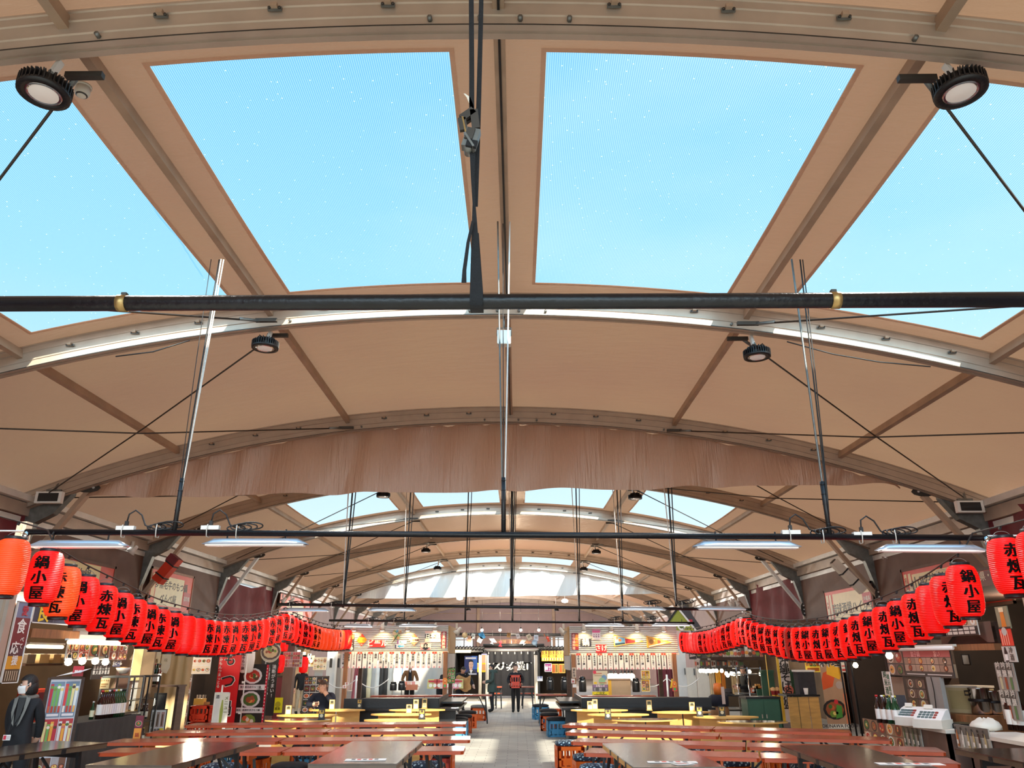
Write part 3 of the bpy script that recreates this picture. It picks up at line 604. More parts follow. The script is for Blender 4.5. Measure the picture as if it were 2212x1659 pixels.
def spot(p, lab, d=1, mt='white'):
    t = thing('clip_spotlight', lab, 'spotlight', p); m = MB(); T = Matrix.Rotation(d*.7, 4, 'Y'); m.lathe([(.03, .1), (.05, .08), (.06, -.02), (.11, -.12), (.1, -.12), (.045, -.02)], mt, 12, M=T, cap=False); m.build('lamp_shade', t)
    m = MB(); m.lathe([(.0, -.05), (.05, -.06), (.055, -.085), (0, -.1)], 'ledon', 10, M=T); m.build('bulb', t); m = MB(); m.box((-d*.06, 0, .12), (.05, .05, .14), mt); m.build('clip', t)
for i, (u, v, y, d) in enumerate(((275, 1178, 19., -1), (290, 1186, 19., 1), (430, 1233, 24.9, 1), (455, 1243, 24.9, 1), (1751, 1250, 24.9, -1), (1779, 1240, 24.7, 1), (1806, 1232, 24., 1), (1918, 1200, 19.3, 1), (1965, 1202, 19., -1), (614, 1295, 30.5, 1), (632, 1296, 30.5, 1), (1577, 1303, 30.5, -1), (1592, 1302, 30.5, -1))):
    spot(at(u, v, y), f'small white clip spotlight high above the stalls, {ORD[i]} counted from the left', d)

# slack black wires under the roof
for pts, l in (((at(300, 370, 6.4), at(345, 420, 6.9), at(385, 480, 7.4), at(440, 540, 8.2)), 'slack black wire hanging along the inner left purlin in the first skylight bay'), ((at(1700, 738, 9.5), at(1800, 765, 9.5), at(1900, 782, 9.5), at(2010, 792, 9.5)), 'slack black cable drooping below the bright arch at the right'), ((at(250, 770, 9.5), at(330, 760, 9.5), at(410, 735, 9.5)), 'slack black cable drooping below the bright arch at the left')):
    m = MB(); m.tube(pts, .009, 'black', 6); solo(m, 'slack_wire', l, 'wire')
# ==== lanterns =======================================================================
LR, LH = .152, .5
def lr(z):
    t = min(1, abs(z)/(LH/2)); return .08 + (LR-.08)*(1-t**3.2)**(1/2.0)
def wrap_text(chars, hgt, z0, name):
    bm = bmesh.new(); 
    for i, ch in enumerate(chars):
        vs, fs = text_geo(ch); 
        for ex in (-.02, .02):
            bv = [bm.verts.new((a*hgt*1.0+ex*hgt, b*hgt*.95 + z0 - i*hgt*1.03, e_+(.0003 if ex > 0 else 0))) for a, b, e_ in vs]
            for f in fs:
                try: bm.faces.new([bv[k] for k in f])
                except ValueError: pass
    for k in range(-4, 5): bmesh.ops.bisect_plane(bm, geom=bm.verts[:]+bm.edges[:]+bm.faces[:], plane_co=(k*.02, 0, 0), plane_no=(1, 0, 0))
    for k in range(-9, 10): bmesh.ops.bisect_plane(bm, geom=bm.verts[:]+bm.edges[:]+bm.faces[:], plane_co=(0, k*.03, 0), plane_no=(0, 1, 0))
    for v in bm.verts:
        x, z = v.co.x, v.co.y; a = x/LR; r = lr(z)+.004+v.co.z; v.co = (r*sin(a), -r*cos(a), z)
    me = bpy.data.meshes.new(name); bm.to_mesh(me); bm.free(); me.materials.append(MT['ink']); return me
TA, TB = wrap_text('鍋小屋', .138, .08, 'lettering'), wrap_text('赤煉瓦', .138, .08, 'lettering')
def lbody(mt):
    m = MB(); N = 22; m.lathe([(lr(-LH/2+LH*i/N), -LH/2+LH*i/N) for i in range(N+1)], mt, 24, cap=False); return m.mesh('lantern_body_'+mt)
LB = {k: lbody(k) for k in ('lantern_red', 'lantern_sunlit', 'lantern_dark')}
m = MB(); m.lathe([(.088, -.012), (.09, .022), (.075, .022), (.07, -.012)], 'black', 16, cap=False); CAPM = m.mesh('cap')
m = MB(); m.tube([(.07*cos(a), 0, .01+.045*sin(a)) for a in [pi*i/8 for i in range(9)]], .0025, 'galv', 5, cap=False); HDM = m.mesh('handle')
def lantern(x, y, ztop, rz, mt, letter, lab, group, handle=True):
    t = thing('paper_lantern', lab, 'lantern', (x, y, ztop-.275), rz, group)
    def ch(n, me, z=0, par=None):
        o = bpy.data.objects.new(n, me); C.objects.link(o); o.parent = par or t; o.location[2] = z; return o
    ch('lantern_body', LB[mt]); cp = ch('top_cap', CAPM, LH/2); ch('bottom_cap', CAPM, -LH/2-.012)
    if letter is not None: ch('lettering', (TA, TB)[letter])
    if handle: ch('handle', HDM, .01, cp)
def string(side):
    sx = -1 if side == 'left' else 1
    xf = (lambda y: -4.62+.02*sin(y*3)) if sx < 0 else (lambda y: 4.46-.02*sin(y*2.7)+.004*(y-7))
    zl, zmin = ((2.93, 2.39), (2.86, 2.28))[sx > 0]
    pts = []; ys = []
    def zz(y):
        if y < 7.44: return zl+.0
        if y < 15.5:
            s = (y-7.44)/8.06; e = 2.72 if sx < 0 else 2.6; return (zl-.12)+(e-zl+.12)*s - (zl+e-.12)/2*0 - ((zl-.12+e)/2-zmin)*4*s*(1-s)
        s = (y-15.5)/5.7; return (2.68 if sx < 0 else 2.58) - .1*s - .1*4*s*(1-s)
    rr = random.Random(3 if sx < 0 else 9)
    first = [6.83] if sx < 0 else [6.5, 6.9]
    seq = first + [(7.42 if sx < 0 else 7.62)+(.372 if sx < 0 else .363)*i for i in range(22)] + [15.62+.365*i for i in range(16)]
    n = 0
    for y in seq:
        w = 'near' if y < 15.4 else 'far'
        if y in first:
            lab = ('orange-lit paper lantern cut by the frame edge at the left' if sx < 0 else ('red paper lantern cut by the frame edge at the right' if y < 6.7 else 'red lettered lantern on the wire beyond the right end of the lamp pipe'))
            mt = 'lantern_sunlit' if sx < 0 else 'lantern_red'; let = None if sx < 0 else (None if y < 6.7 else 1)
        else:
            k = n if w == 'near' else n-22
            if sx < 0: mt = 'lantern_sunlit' if (w == 'far' and 5 <= k <= 13) or (w == 'near' and k in (1,)) else 'lantern_red'
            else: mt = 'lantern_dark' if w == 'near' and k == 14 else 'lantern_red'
            let = n % 2
            if (sx < 0 and w == 'near' and k in (9, 10, 18)) or (w == 'far' and k > 6 and rr.random() < .8) or (sx > 0 and w == 'near' and k == 2): let = None
            lab = f'{"orange-lit" if mt == "lantern_sunlit" else ("dark red" if mt == "lantern_dark" else "red")} paper lantern, {ORD[k]} from the {"camera in the near" if w == "near" else "camera in the far"} run of the {side} string'
            n += 1
        view = atan2(xf(y), y)     # lanterns turn their lettering roughly to the hall entrance, each a little differently
        rz = rr.uniform(.15, .3) if y < 8.4 else rr.uniform(.45, .85); rz = rz*(1 if sx < 0 else -1) + (.0 if w == 'near' else (.0 if n % 3 else .3*sx))
        lantern(xf(y), y, zz(y)-.07-(.08 if sx < 0 and 7 < y < 7.6 else (.05 if sx < 0 and y < 7 else 0)), rz, mt, let, lab, f'paper lanterns on the {side} string', y < 15.4)
        ys.append(y)
    pts = [(xf(y), y, zz(y)+.015) for y in [5.5+.2*i for i in range(80)]]
    t = thing('lantern_cord', f'thin cord with clips carrying the {side} string of red lanterns', 'cord', (0, 0, 0)); m = MB(); m.tube(pts, .008, 'darksteel', 6); m.build('cord', t)
    m = MB()
    for y in ys: m.box((xf(y), y, zz(y)+.0), (.018, .02, .035), 'black', ry=.4)
    k = m.build('clips', t); k['kind'] = 'stuff'
string('left'); string('right')
for sx, u0, v0, nm in ((-1, 65, 1147, 'left'), (1, 2122, 1158, 'right')):
    p = at(u0, v0, 7.44); q = Vector((p.x+sx*5, 7.9, p.z+.12)); m = MB(); m.tube([p, q], .009, 'alu_white', 6); o = solo(m, 'stay_wire', f'pale stay wire from the {nm} end of the lamp pipe to the side wall', 'wire')
    m = MB(); m.lathe([(.0, .05), (.03, .03), (.03, -.04), (0, -.05)], 'chrome', 10, (p.x+sx*.02, 7.42, p.z-.05)); m.build('shackle', o)
# ==== tables and seats ===============================================================
def near_table(cx, cy, rz, lab, z=.95, L_=1.75, W=.72, edge='tableedge'):
    t = thing('long_table', lab, 'table', (cx, cy, 0), rz, 'glossy dark tables near the camera'); m = MB(); m.bx(-W/2, W/2, -L_/2, L_/2, z-.012, z, 'tabletop'); m.build('tabletop', t)
    m = MB(); m.bx(-W/2+.002, W/2-.002, -L_/2+.002, L_/2-.002, z-.05, z-.0125, edge)
    for s in (-1, 1):
        for y in (-.5, -.1, .35): m.box((s*W/2, y, z-.03), (.006, .05, .045), 'black')
    m.build('table_edge', t)
    for s in (-1, 1):
        for q in (-1, 1):
            m = MB(); m.bar((q*.27, s*.62, z-.06), (q*.27, s*.74, 0), .035, .035, 'black'); m.bar((q*.27, s*.2, z-.07), (q*.27, s*.7, .35), .02, .02, 'black'); m.build('leg', t)
        m = MB(); m.bar((-.27, s*.7, .3), (.27, s*.7, .3), .03, .03, 'black', up=(0, 1, 0)); m.bar((-.27, s*.63, z-.09), (.27, s*.63, z-.09), .05, .04, 'black', up=(0, 1, 0)); m.build('cross_rail', t)
near_table(-1.34, 7.55, .0, 'glossy dark table near the aisle on the left, with white sheets on it')
near_table(1.23, 7.3, .03, 'glossy dark table with a pale wooden edge near the aisle on the right', edge='plywood')
near_table(-3.08, 7.5, -.06, 'glossy dark table on the left reflecting the bright stall, second from the aisle')
near_table(2.88, 7.05, -.02, 'glossy dark table on the right with a white sheet, second from the aisle')
near_table(-4.8, 7.62, -.3, 'glossy dark table at the bottom left in front of the masked person')
near_table(4.42, 6.75, .02, 'dark table cut off at the bottom right corner of the view')
for i, (u, v, w, d, rz, l) in enumerate(((790, 1641, .34, .13, .1, 'white menu sheet lying on the left aisle table'), (1452, 1646, .4, .1, -.05, 'white menu sheet lying on the right aisle table'), (1965, 1650, .5, .12, -.1, 'white menu sheet lying on the table before the bottle counter'), (1475, 1650, .16, .1, .4, 'small white leaflet beside the sheet on the right aisle table'))):
    p = atz(u, v, .953); m = MB(); m.box((0, 0, 0), (w, d, .002), 'print', (246, 244, 240)); 
    for k in range(5): m.box((-w*.3+k*w*.14, .01, .0013), (w*.09, d*.6, .0005), 'print', (214, 90, 80) if k % 2 else (120, 120, 120))
    solo(m, 'menu_sheet', l, 'paper', p, rz)
def beer_table(A, B, lab, z=.77, W=.5):
    d = (B-A).normalized(); c = (A+B)/2+Vector((-d.y, d.x, 0))*W/2
    t = thing('beer_table', lab, 'table', (c.x, c.y, 0), atan2(d.y, d.x), 'orange folding tables in rows'); L_ = (B-A).length-.02; m = MB()
    m.bx(-L_/2, L_/2, -W/2, W/2, z-.006, z, 'orangetop'); m.build('tabletop', t)
    m = MB(); pr = [(-L_/2, -W/2+.03), (-L_/2+.03, -W/2), (L_/2-.03, -W/2), (L_/2, -W/2+.03), (L_/2, W/2-.03), (L_/2-.03, W/2), (-L_/2+.03, W/2), (-L_/2, W/2-.03)]
    m.add([(a, b, z-.04) for a, b in pr]+[(a, b, z-.0065) for a, b in pr], [tuple(range(7, -1, -1)), tuple(range(8, 16))]+[(i, (i+1) % 8, 8+(i+1) % 8, 8+i) for i in range(8)], 'orangeedge'); m.build('table_edge', t)
    for s in (-1, 1):
        xl = s*(L_/2-.42)
        for q in (-1, 1):
            m = MB(); m.bar((xl, q*.17, z-.04), (xl+s*.1, q*.2, 0), .03, .03, 'black'); m.build('leg', t)
        m = MB(); m.bar((xl-s*.35, 0, z-.06), (xl+s*.05, 0, .35), .025, .025, 'black'); m.build('brace', t)
        m = MB(); m.bar((xl, -.2, .32), (xl, .2, .32), .025, .025, 'black'); m.build('cross_rail', t); m = MB(); m.box((xl, 0, z-.075), (.09, .3, .06), 'crate_orange'); m.build('leg_bracket', t)
ROWY = [12.82, 11.45, 10.22, 8.93]
rown = ['farthest', 'second', 'third', 'nearest']
LE = [((396, 1567), (1006, 1564)), ((312, 1584), (1007, 1579)), ((226, 1604), (1017, 1598)), ((209, 1626), (1003, 1622))]
RE = [((1212, 1566), (1841, 1583)), ((1219, 1582), (1929, 1600)), ((1231, 1602), (2046, 1625)), ((1258, 1626), (2078, 1650))]
def row(e, f): A, B = atz(*e[0], .77), atz(*e[1], .77); return A, A+(B-A)*f, B
for i in range(4):
    A, J, B = row(LE[i], (.5, .56, .47, .5)[i]); beer_table(A, J, f'orange folding table at the stall end of the {rown[i]} row, left of the aisle'); beer_table(J, B, f'orange folding table at the aisle end of the {rown[i]} row, left of the aisle')
    A, J, B = row(RE[i], (.55, .5, .5, .5)[i]); beer_table(A, J, f'orange folding table at the aisle end of the {rown[i]} row, right of the aisle'); beer_table(J, B, f'orange folding table at the stall end of the {rown[i]} row, right of the aisle')
def rowy(e, x): A, _, B = row(e, .5); return A.y+(B.y-A.y)*(x-A.x)/(B.x-A.x)
CR = {}
def crate_mesh(mt):
    if mt in CR: return CR[mt]
    m = MB(); W, D, Hh = .46, .37, .34
    for z, h in ((.02, .04), (.15, .03), (Hh-.03, .06)):
        for s in (-1, 1): m.box((0, s*(D/2-.012), z), (W, .024, h), mt); m.box((s*(W/2-.012), 0, z), (.024, D, h), mt)
    for s in (-1, 1):
        for q in (-1, 1): m.box((s*(W/2-.03), q*(D/2-.012), Hh/2), (.06, .024, Hh), mt); m.box((s*(W/2-.012), q*(D/2-.03), Hh/2), (.024, .06, Hh), mt)
        for k in (-1, 0, 1): m.box((k*.1, s*(D/2-.012), Hh/2+.0), (.035, .02, Hh), mt); m.box((s*(W/2-.012), k*.09, Hh/2), (.02, .03, Hh), mt)
        m.box((0, s*(D/2-.008), .1), (W*.6, .018, .08), mt)
    m.box((0, 0, .012), (W-.03, D-.03, .02), mt)
    for i in range(5):
        for j in range(4): m.lathe([(.032, .03), (.032, .2), (0, .26)], 'glassbrown', 6, (-.17+i*.085, -.125+j*.085, 0), cap=False) if False else None
    CR[mt] = m.mesh('crate'); return CR[mt]
CU = {}
def cushion_mesh(mt):
    if mt not in CU:
        m = MB(); N = 20; vs = []; pr = [(.2, -.035), (.97, -.025), (1., 0), (.95, .03), (.7, .048), (.3, .055)]
        for r, z in pr:
            for k in range(N):
                a = 2*pi*k/N; c, s_ = cos(a), sin(a); e = .45; vs.append((.24*r*abs(c)**e*(1 if c > 0 else -1), .2*r*abs(s_)**e*(1 if s_ > 0 else -1), z))
        n = len(pr); m.add(vs, [(i*N+k, i*N+(k+1) % N, (i+1)*N+(k+1) % N, (i+1)*N+k) for i in range(n-1) for k in range(N)]+[tuple(range(N))[::-1], tuple((n-1)*N+k for k in range(N))], mt, sm=True)
        CU[mt] = m.mesh('cushion')
    return CU[mt]
def seat(x, y, rz, cm, km, where):
    cn = cm.split('_')[1]
    o = bpy.data.objects.new('beer_crate', crate_mesh(cm)); C.objects.link(o); o.location = (x, y, 0); o.rotation_euler[2] = rz; tag(o, f'{cn} plastic crate seat {where}', 'crate', 'beer crate stools')
    if km:
        kn = {'cushion_black': 'black', 'cushion_dots': 'dotted blue', 'cushion_grey': 'grey'}[km]
        o = bpy.data.objects.new('seat_cushion', cushion_mesh(km)); C.objects.link(o); o.location = (x, y, .376); o.rotation_euler[2] = rz; tag(o, f'{kn} cushion on the {cn} crate {where}', 'cushion', 'seat cushions on crates')
rs = random.Random(5)
def seat_row(e, off, xs, nm, pal=('crate_orange', 'crate_orange', 'crate_yellow', 'crate_blue', 'crate_red')):
    for i, x in enumerate(xs):
        seat(x, rowy(e, x)+off+rs.uniform(-.04, .04), rs.uniform(-.15, .15), rs.choice(pal), rs.choice(('cushion_black', 'cushion_dots', 'cushion_black', 'cushion_dots')), f'{nm}, {ORD[i]} from the aisle')
for i in range(3):
    seat_row(LE[i], -.36, [-1.25-.92*k for k in range(5)], f'before the {rown[i]} left row')
    seat_row(RE[i], -.36, [1.05+.95*k for k in range(5)], f'before the {rown[i]} right row')
seat_row(LE[0], .9, [-1.3-1.1*k for k in range(4)], 'beyond the farthest left row')
seat_row(RE[0], .9, [1.5+1.2*k for k in range(4)], 'beyond the farthest right row', ('crate_orange',))
seat(.88, 14.0, .1, 'crate_orange', 'cushion_dots', 'at the aisle corner of the right tables')
seat(.93, 19.35, .08, 'crate_blue', 'cushion_black', 'standing alone at the aisle before the right kiosk')
seat(-1.42, 19.35, -.05, 'crate_blue', 'cushion_black', 'at the aisle before the left kiosk')
seat(-1.17, 24.2, 0, 'crate_orange', 'cushion_grey', 'at the aisle beyond the left kiosk')
seat(1.05, 23.6, 0, 'crate_orange', None, 'at the aisle beyond the right kiosk')
seat(.7, 24.6, .2, 'crate_blue', 'cushion_black', 'at the far side of the right kiosk')
for i, (x, y, c) in enumerate(((-1.4, 18.55, 'crate_blue'), (-1.38, 20.3, 'crate_orange'), (-1.35, 21.7, 'crate_orange'))): seat(x, y, .1*i, c, 'cushion_black', f'beside the left kiosk counter, {ORD[i]} from the camera')
for i, (x, y, c) in enumerate(((.82, 20.9, 'crate_orange'), (.85, 22.3, 'crate_blue'))): seat(x, y, .1*i, c, 'cushion_black', f'beside the right kiosk counter, {ORD[i]} from the camera')
def round_table(x, y, lab, top='yellowtop', r=.6, d=.27):
    t = thing('oval_table', lab, 'table', (x, y, 0), R.uniform(-.06, .06), 'oval plywood tables'); N = 24; P = [(r*cos(2*pi*k/N), d*sin(2*pi*k/N)*(.55+.45*abs(sin(2*pi*k/N)))) for k in range(N)]
    m = MB(); m.add([(a, b, .72) for a, b in P], [tuple(range(N))], top); m.build('tabletop', t)
    m = MB(); m.add([(a, b, .695) for a, b in P]+[(a, b, .7195) for a, b in P], [tuple(range(N-1, -1, -1))]+[(k, (k+1) % N, N+(k+1) % N, N+k) for k in range(N)], 'plywood'); m.build('table_edge', t)
    for q in (-1, 1): m = MB(); m.box((q*.24, 0, .3475), (.5, .02, .695), 'plywood', rz=q*.45); m.build('base_panel', t)
RT = [(-3.87, 17.3, 'yellow oval table at which the man in the dark jacket sits'), (-4.1, 15.75, 'yellow oval table left of the aisle, just nearer than the seated man\'s table'), (-2.15, 17.25, 'yellow oval table by the left kiosk counter near the aisle'), (-2.3, 15.95, 'yellow oval table near the aisle with a pale menu stand, before the left kiosk'),
      (-3.95, 14.55, 'brownish oval table just beyond the farthest left orange row'), (-2.15, 14.5, 'pale oval table with a dark menu frame, beyond the left orange rows'),
      (1.72, 17.0, 'oval table by the right kiosk counter near the aisle, carrying two menu stands'), (1.95, 15.7, 'yellow oval table near the aisle before the right kiosk'), (2.25, 14.4, 'oval table just beyond the farthest right orange row, carrying a dark menu frame'),
      (3.3, 16.3, 'oval table by the far end of the right kiosk'), (3.85, 15.0, 'oval table right of the aisle carrying two dark menu frames'), (4.0, 13.85, 'oval table reflecting the string of bulbs, nearest to the stalls')]
for i, (x, y, l) in enumerate(RT): round_table(x, y, l, 'yellowtop' if i not in (4, 11, 8) else 'tabletop')
def menu_stand(u, vb, y, z, lab, dark=False, h=.17):
    p = at(u, vb, y); t = thing('menu_stand', lab, 'menu stand', (p.x, y, z)); m = MB(); m.bx(-.055, .055, -.01, .01, 0, h, 'black' if dark else 'plywood'); m.bx(-.06, .06, -.04, .04, 0, .012, 'black' if dark else 'plywood'); sf_ = m.build('stand_frame', t)
    m = MB(); m.rect(-.045, .045, .02, h-.012, -.0105, 'print', (60, 56, 50) if dark else (240, 228, 170)); m.rect(-.04, .04, h*.55, h-.02, -.0115, 'print', (206, 160, 60) if dark else (120, 110, 70)); m.disc(0, .06, .03, -.012, (210, 196, 160)); m.text('鍋', 0, h*.68, .05, -.013, (40, 36, 30)); m.build('menu_card', sf_)
for u, vb, y, z, d, l in ((622, 1546, 15.75, .72, 0, 'pale menu stand on the oval table nearest the yellow poster'), (716, 1538, 17.2, .72, 0, 'pale menu stand in front of the seated man'), (883, 1549, 15.95, .72, 0, 'taller pale menu stand, the left one before the left kiosk'), (898, 1537, 17.2, .72, 0, 'pale menu stand close under the left kiosk counter'), (911, 1556, 14.5, .72, 1, 'dark menu frame on the pale oval table left of the aisle'), (694, 1556, 14.6, .72, 1, 'dark menu frame on the brownish oval table'),
        (1275, 1544, 16.9, .72, 0, 'pale menu stand, the left one of a pair before the right kiosk'), (1286, 1544, 17.0, .72, 0, 'pale menu stand, the right one of a pair before the right kiosk'), (1314, 1561, 14.4, .72, 1, 'dark menu frame on the oval table right of the aisle'), (1496, 1542, 16.4, .72, 0, 'pale menu stand at the far end of the right kiosk counter'), (1513, 1564, 15.0, .72, 1, 'dark menu frame, left of two on one oval table'), (1562, 1565, 15.1, .72, 1, 'dark menu frame, right of two on one oval table'),
        (776, 1530, 17.95, .7, 1, 'dark menu frame on the left kiosk counter, toward the stalls'), (917, 1528, 17.95, .7, 0, 'pale menu stand on the left kiosk counter, toward the aisle'), (1403, 1536, 17.0, .7, 0, 'pale menu stand on the right kiosk counter'), (1285, 1531, 17.6, .7, 1, 'dark topped menu stand on the right kiosk counter')):
    menu_stand(u, vb, y, z, l, d, .17 if y < 17 else .2)
# ==== printed boards =================================================================
FOODC = [(214, 96, 52), (196, 60, 44), (236, 170, 80), (120, 150, 60), (226, 196, 150), (160, 84, 50), (240, 214, 120), (96, 60, 40), (222, 120, 96), (70, 110, 50), (246, 236, 220)]
def dish(m, x, z, r, y, rr, plate=None, squash=.8):
    plate = plate or rr.choice([(240, 238, 234), (40, 36, 34), (226, 214, 196), (150, 40, 34)])
    m.disc(x, z, r, y, plate, rz=r*squash); m.disc(x, z, r*.78, y-.0006, rr.choice(FOODC), rz=r*.78*squash, n=10)
    for k in range(7): a = rr.uniform(0, 6.28); q = rr.uniform(0, r*.5); m.disc(x+q*cos(a), z+q*sin(a)*squash, r*rr.uniform(.12, .3), y-.0012-.0002*k, rr.choice(FOODC), n=6)
def food(m, x0, x1, z0, z1, nx, ny, seed, bg=(60, 48, 42), y=-.003, cap=None, gap=.04):
    rr = random.Random(seed); w, h = (x1-x0)/nx, (z1-z0)/ny
    for i in range(nx):
        for j in range(ny):
            a, b = x0+i*w, z0+j*h; g = gap*min(w, h); c0 = cap and h*.22 or 0; bgc = bg if not isinstance(bg, list) else rr.choice(bg)
            m.rect(a+g, a+w-g, b+g, b+h-g, y, 'print', bgc)
            dish(m, a+w/2, b+c0+(h-c0)/2, min(w, (h-c0)/.8)*.46, y-.001, rr)
            if cap: m.rect(a+g, a+w-g, b+g, b+c0, y-.002, 'print', cap); 
            if cap: m.rect(a+w*.2, a+w*.8, b+c0*.35, b+c0*.7, y-.0025, 'print', (90, 84, 80))
def draw(m, w, h, items, y=-.002):
    for n, it in enumerate(items):
        k = it[0]; yy = y - .0012*n
        if k == 't': _, s, x, z, hh, col, *v = it; (m.text(s, x*w, z*h, hh, yy, col, vert=bool(v and v[0])))
        elif k == 'r': _, a, b, c, d, col = it; m.rect(a*w, b*w, c*h, d*h, yy, 'print', col)
        elif k == 'd': _, a, b, r, col = it; m.disc(a*w, b*h, r, yy, col, n=20)
        elif k == 'p': _, pts, col = it; m.poly([(a*w, b*h) for a, b in pts], yy, col)
        elif k == 'f': _, a, b, c, d, nx, ny, sd, bg, *cp = it; food(m, a*w, b*w, c*h, d*h, nx, ny, sd, bg, yy, cp[0] if cp else None)
        elif k == 'D': _, a, b, r, sd, pl = it; dish(m, a*w, b*h, r, yy, random.Random(sd), pl)
def sign(name, lab, cat, loc, rz, w, h, bg, items, th=.015, frame=None, group=None, pivot_tilt=0, fw=.02, mt='print'):
    m = MB(); m.bx(0, w, 0, th, 0, h, mt, bg); draw(m, w, h, items)
    if frame is None:
        o = solo(m, name, lab, cat, loc, rz, group)
    else:
        o = thing(name, lab, cat, loc, rz, group); m.build('sign_face', o); f = MB()
        for a, b, c, d in ((-fw, 0, -fw, h+fw), (w, w+fw, -fw, h+fw), (-fw, w+fw, -fw, 0), (-fw, w+fw, h, h+fw)): f.bx(a, b, -.012, th, c, d, 'print' if isinstance(frame, tuple) else frame, frame if isinstance(frame, tuple) else None)
        f.build('sign_frame', o)
    if pivot_tilt: o.rotation_euler[0] = pivot_tilt
    return o
def fsign(name, lab, cat, y, u0, u1, vt, vb, bg, items, **k):
    p, w, h = frontrect(y, u0, u1, vt, vb); return sign(name, lab, cat, p, 0, w, h, bg, items, **k)
def wsign(name, lab, cat, x, u0, u1, vt, vb, bg, items, **k):
    p, w, h = wallrect(x, u0, u1, vt, vb); return sign(name, lab, cat, p, LW if x < 0 else RW, w, h, bg, items, **k)
W_, BK, RD, NV = (246, 242, 234), (24, 22, 22), (206, 34, 36), (32, 34, 54)
# ==== kiosks =========================================================================
YP = 21.2
MENU = '博多もつ鍋 海鮮鍋 きりたんぽ鍋 石狩鍋 鴨鍋 ちゃんこ鍋 鶏鍋 牛すじ鍋 おでん盛り アヒージョ 水炊き鍋 豚肉味噌鍋 塩ちゃんこ 芋煮鍋 カレー鍋 ほうとう鍋 すき焼き鍋 トマト鍋 キムチ鍋 枝豆盛り'.split()
def kiosk(nm, side, u0, u1, vt, vb, us, off):
    p, w, h = frontrect(YP, u0, u1, vt, vb); q, w2, h2 = frontrect(YP, u0, u1, (1408+off), 1443+off)
    nmF = f'{nm} kiosk'
    t = thing('food_kiosk', f'food kiosk frame of brown posts and a corrugated white board, {side}', 'kiosk', (p.x, YP, 0)); m = MB()
    zb, zt = p.z, p.z+h; N = 200; vs = []
    for i in range(N+1):
        z = zb+(zt-zb)*i/N; d = .018*sin(i*2*pi/14.3); vs += [(-.03, d, z), (w, d, z)]
    m.add(vs, [(2*i, 2*i+1, 2*i+3, 2*i+2) for i in range(N)], 'alu_white', sm=True); m.bx(-.05, w+.02, -.03, .03, zb-.05, zb, 'offwhite'); m.build('corrugated_board', t)
    m = MB(); m.bx(-.02, w, .02, 2.0, zt-.06, zt-.02, 'darkwood'); m.build('roof_panel', t)
    xs_ = (w+.0, w+.05) if u0 < 1000 else (-.08, -.03)
    m = MB(); m.bx(xs_[0], xs_[1], .02, 1.9, zb-.05, zt, 'strawmat'); m.bx(xs_[0], xs_[1], .02, 1.9, zb-.42, zb-.06, 'canvas'); m.build('side_screen', t)
    for u, dk in us:
        y = YP-.02 if not dk else 23.1; x = at(u, 1480, y).x-p.x; m = MB(); m.bx(x-.055, x+.055, y-YP-.05, y-YP+.05, .05, zb-.02 if not dk else zt-.06, 'darkwood' if dk else 'wood'); m.build('post', t)
    for i, u in enumerate(( (765, 826, 881, 940) if u0 < 1000 else (1261, 1320, 1376, 1434))):
        a = at(u, 1357+off*.6, YP-.22); t2 = thing('sign_lamp', f'cream spotlight shining on the corrugated board of the {nmF}, {ORD[i]} from the left', 'spotlight', (a.x, YP-.22, a.z), 0, f'sign lamps of the {nmF}'); m = MB()
        m.lathe([(.03, .12), (.045, .1), (.05, .02), (.085, -.07), (.08, -.07), (.04, .02)], 'offwhite', 14, cap=False); m.build('lamp_shade', t2); m = MB(); m.lathe([(0, -.03), (.055, -.045), (.05, -.075), (0, -.085)], 'bulb', 12); m.build('bulb', t2)
        m = MB(); m.bar((0, 0, .1), (0, .2, .15), .02, .02, 'offwhite'); m.build('lamp_arm', t2)
        ld = bpy.data.lights.new('sign_lamp_light', 'SPOT'); ld.energy = 40; ld.color = (1, .66, .2); ld.spot_size = 2.2; ld.spot_blend = .8; ld.shadow_soft_size = .04; lo = bpy.data.objects.new('sign_lamp_light', ld); C.objects.link(lo); lo.location = (a.x, YP-.19, a.z-.1); lo.rotation_euler = (.55, 0, 0)
    a = at(991 if u0 < 1000 else 1213, 1362+off*.3, YP+.3); spot(a, f'big cream floodlight at the aisle corner of the {nmF}', 1 if u0 < 1000 else -1, 'offwhite')
    # menu strips
    n = 20
    for i in range(n):
        ww = w2/n; x = q.x + ww*(i+.04); s = MENU[i] if u0 < 1000 else MENU[(i*7+3) % 20]; red = i % 2 == 1; mm = MB(); hh = h2; W2 = ww*.82
        mm.bx(0, W2, 0, .004, 0, hh, 'print', (240, 238, 234)); 
        if red: mm.rect(0, W2, hh*.87, hh, -.002, 'print', (232, 70, 40))
        mm.text('一二三四五六七八九十'[i % 10], W2/2, hh*.895, .04, -.003, W_ if red else (80, 80, 80)); cs = min(.06, hh*.62/len(s)); mm.text(s, W2/2, hh*.76, cs, -.003, (40, 36, 36), vert=True, sx=1.1); mm.disc(W2*.5, hh*.05, .022, -.003, (226, 110, 120), n=8); mm.rect(W2*.25, W2*.75, hh*.03, hh*.07, -.004, 'print', (240, 190, 196))
        solo(mm, 'menu_strip', f'white hanging menu strip {"with a red head" if red else "with a plain head"} on the {nmF}, {ORD[i]} from the left', 'menu strip', (x, YP-.035, q.z), 0, f'menu strips of the {nmF}')
    return p, w, h
LK = kiosk('left', 'left of the aisle', 737, 968, 1352, 1407, ((744.5, 0), (777, 1), (961, 0), (973, 1)), 0)
RK = kiosk('right', 'right of the aisle', 1233, 1463, 1353, 1411, ((1240, 0), (1229, 1), (1460, 0), (1428, 1)), 3)
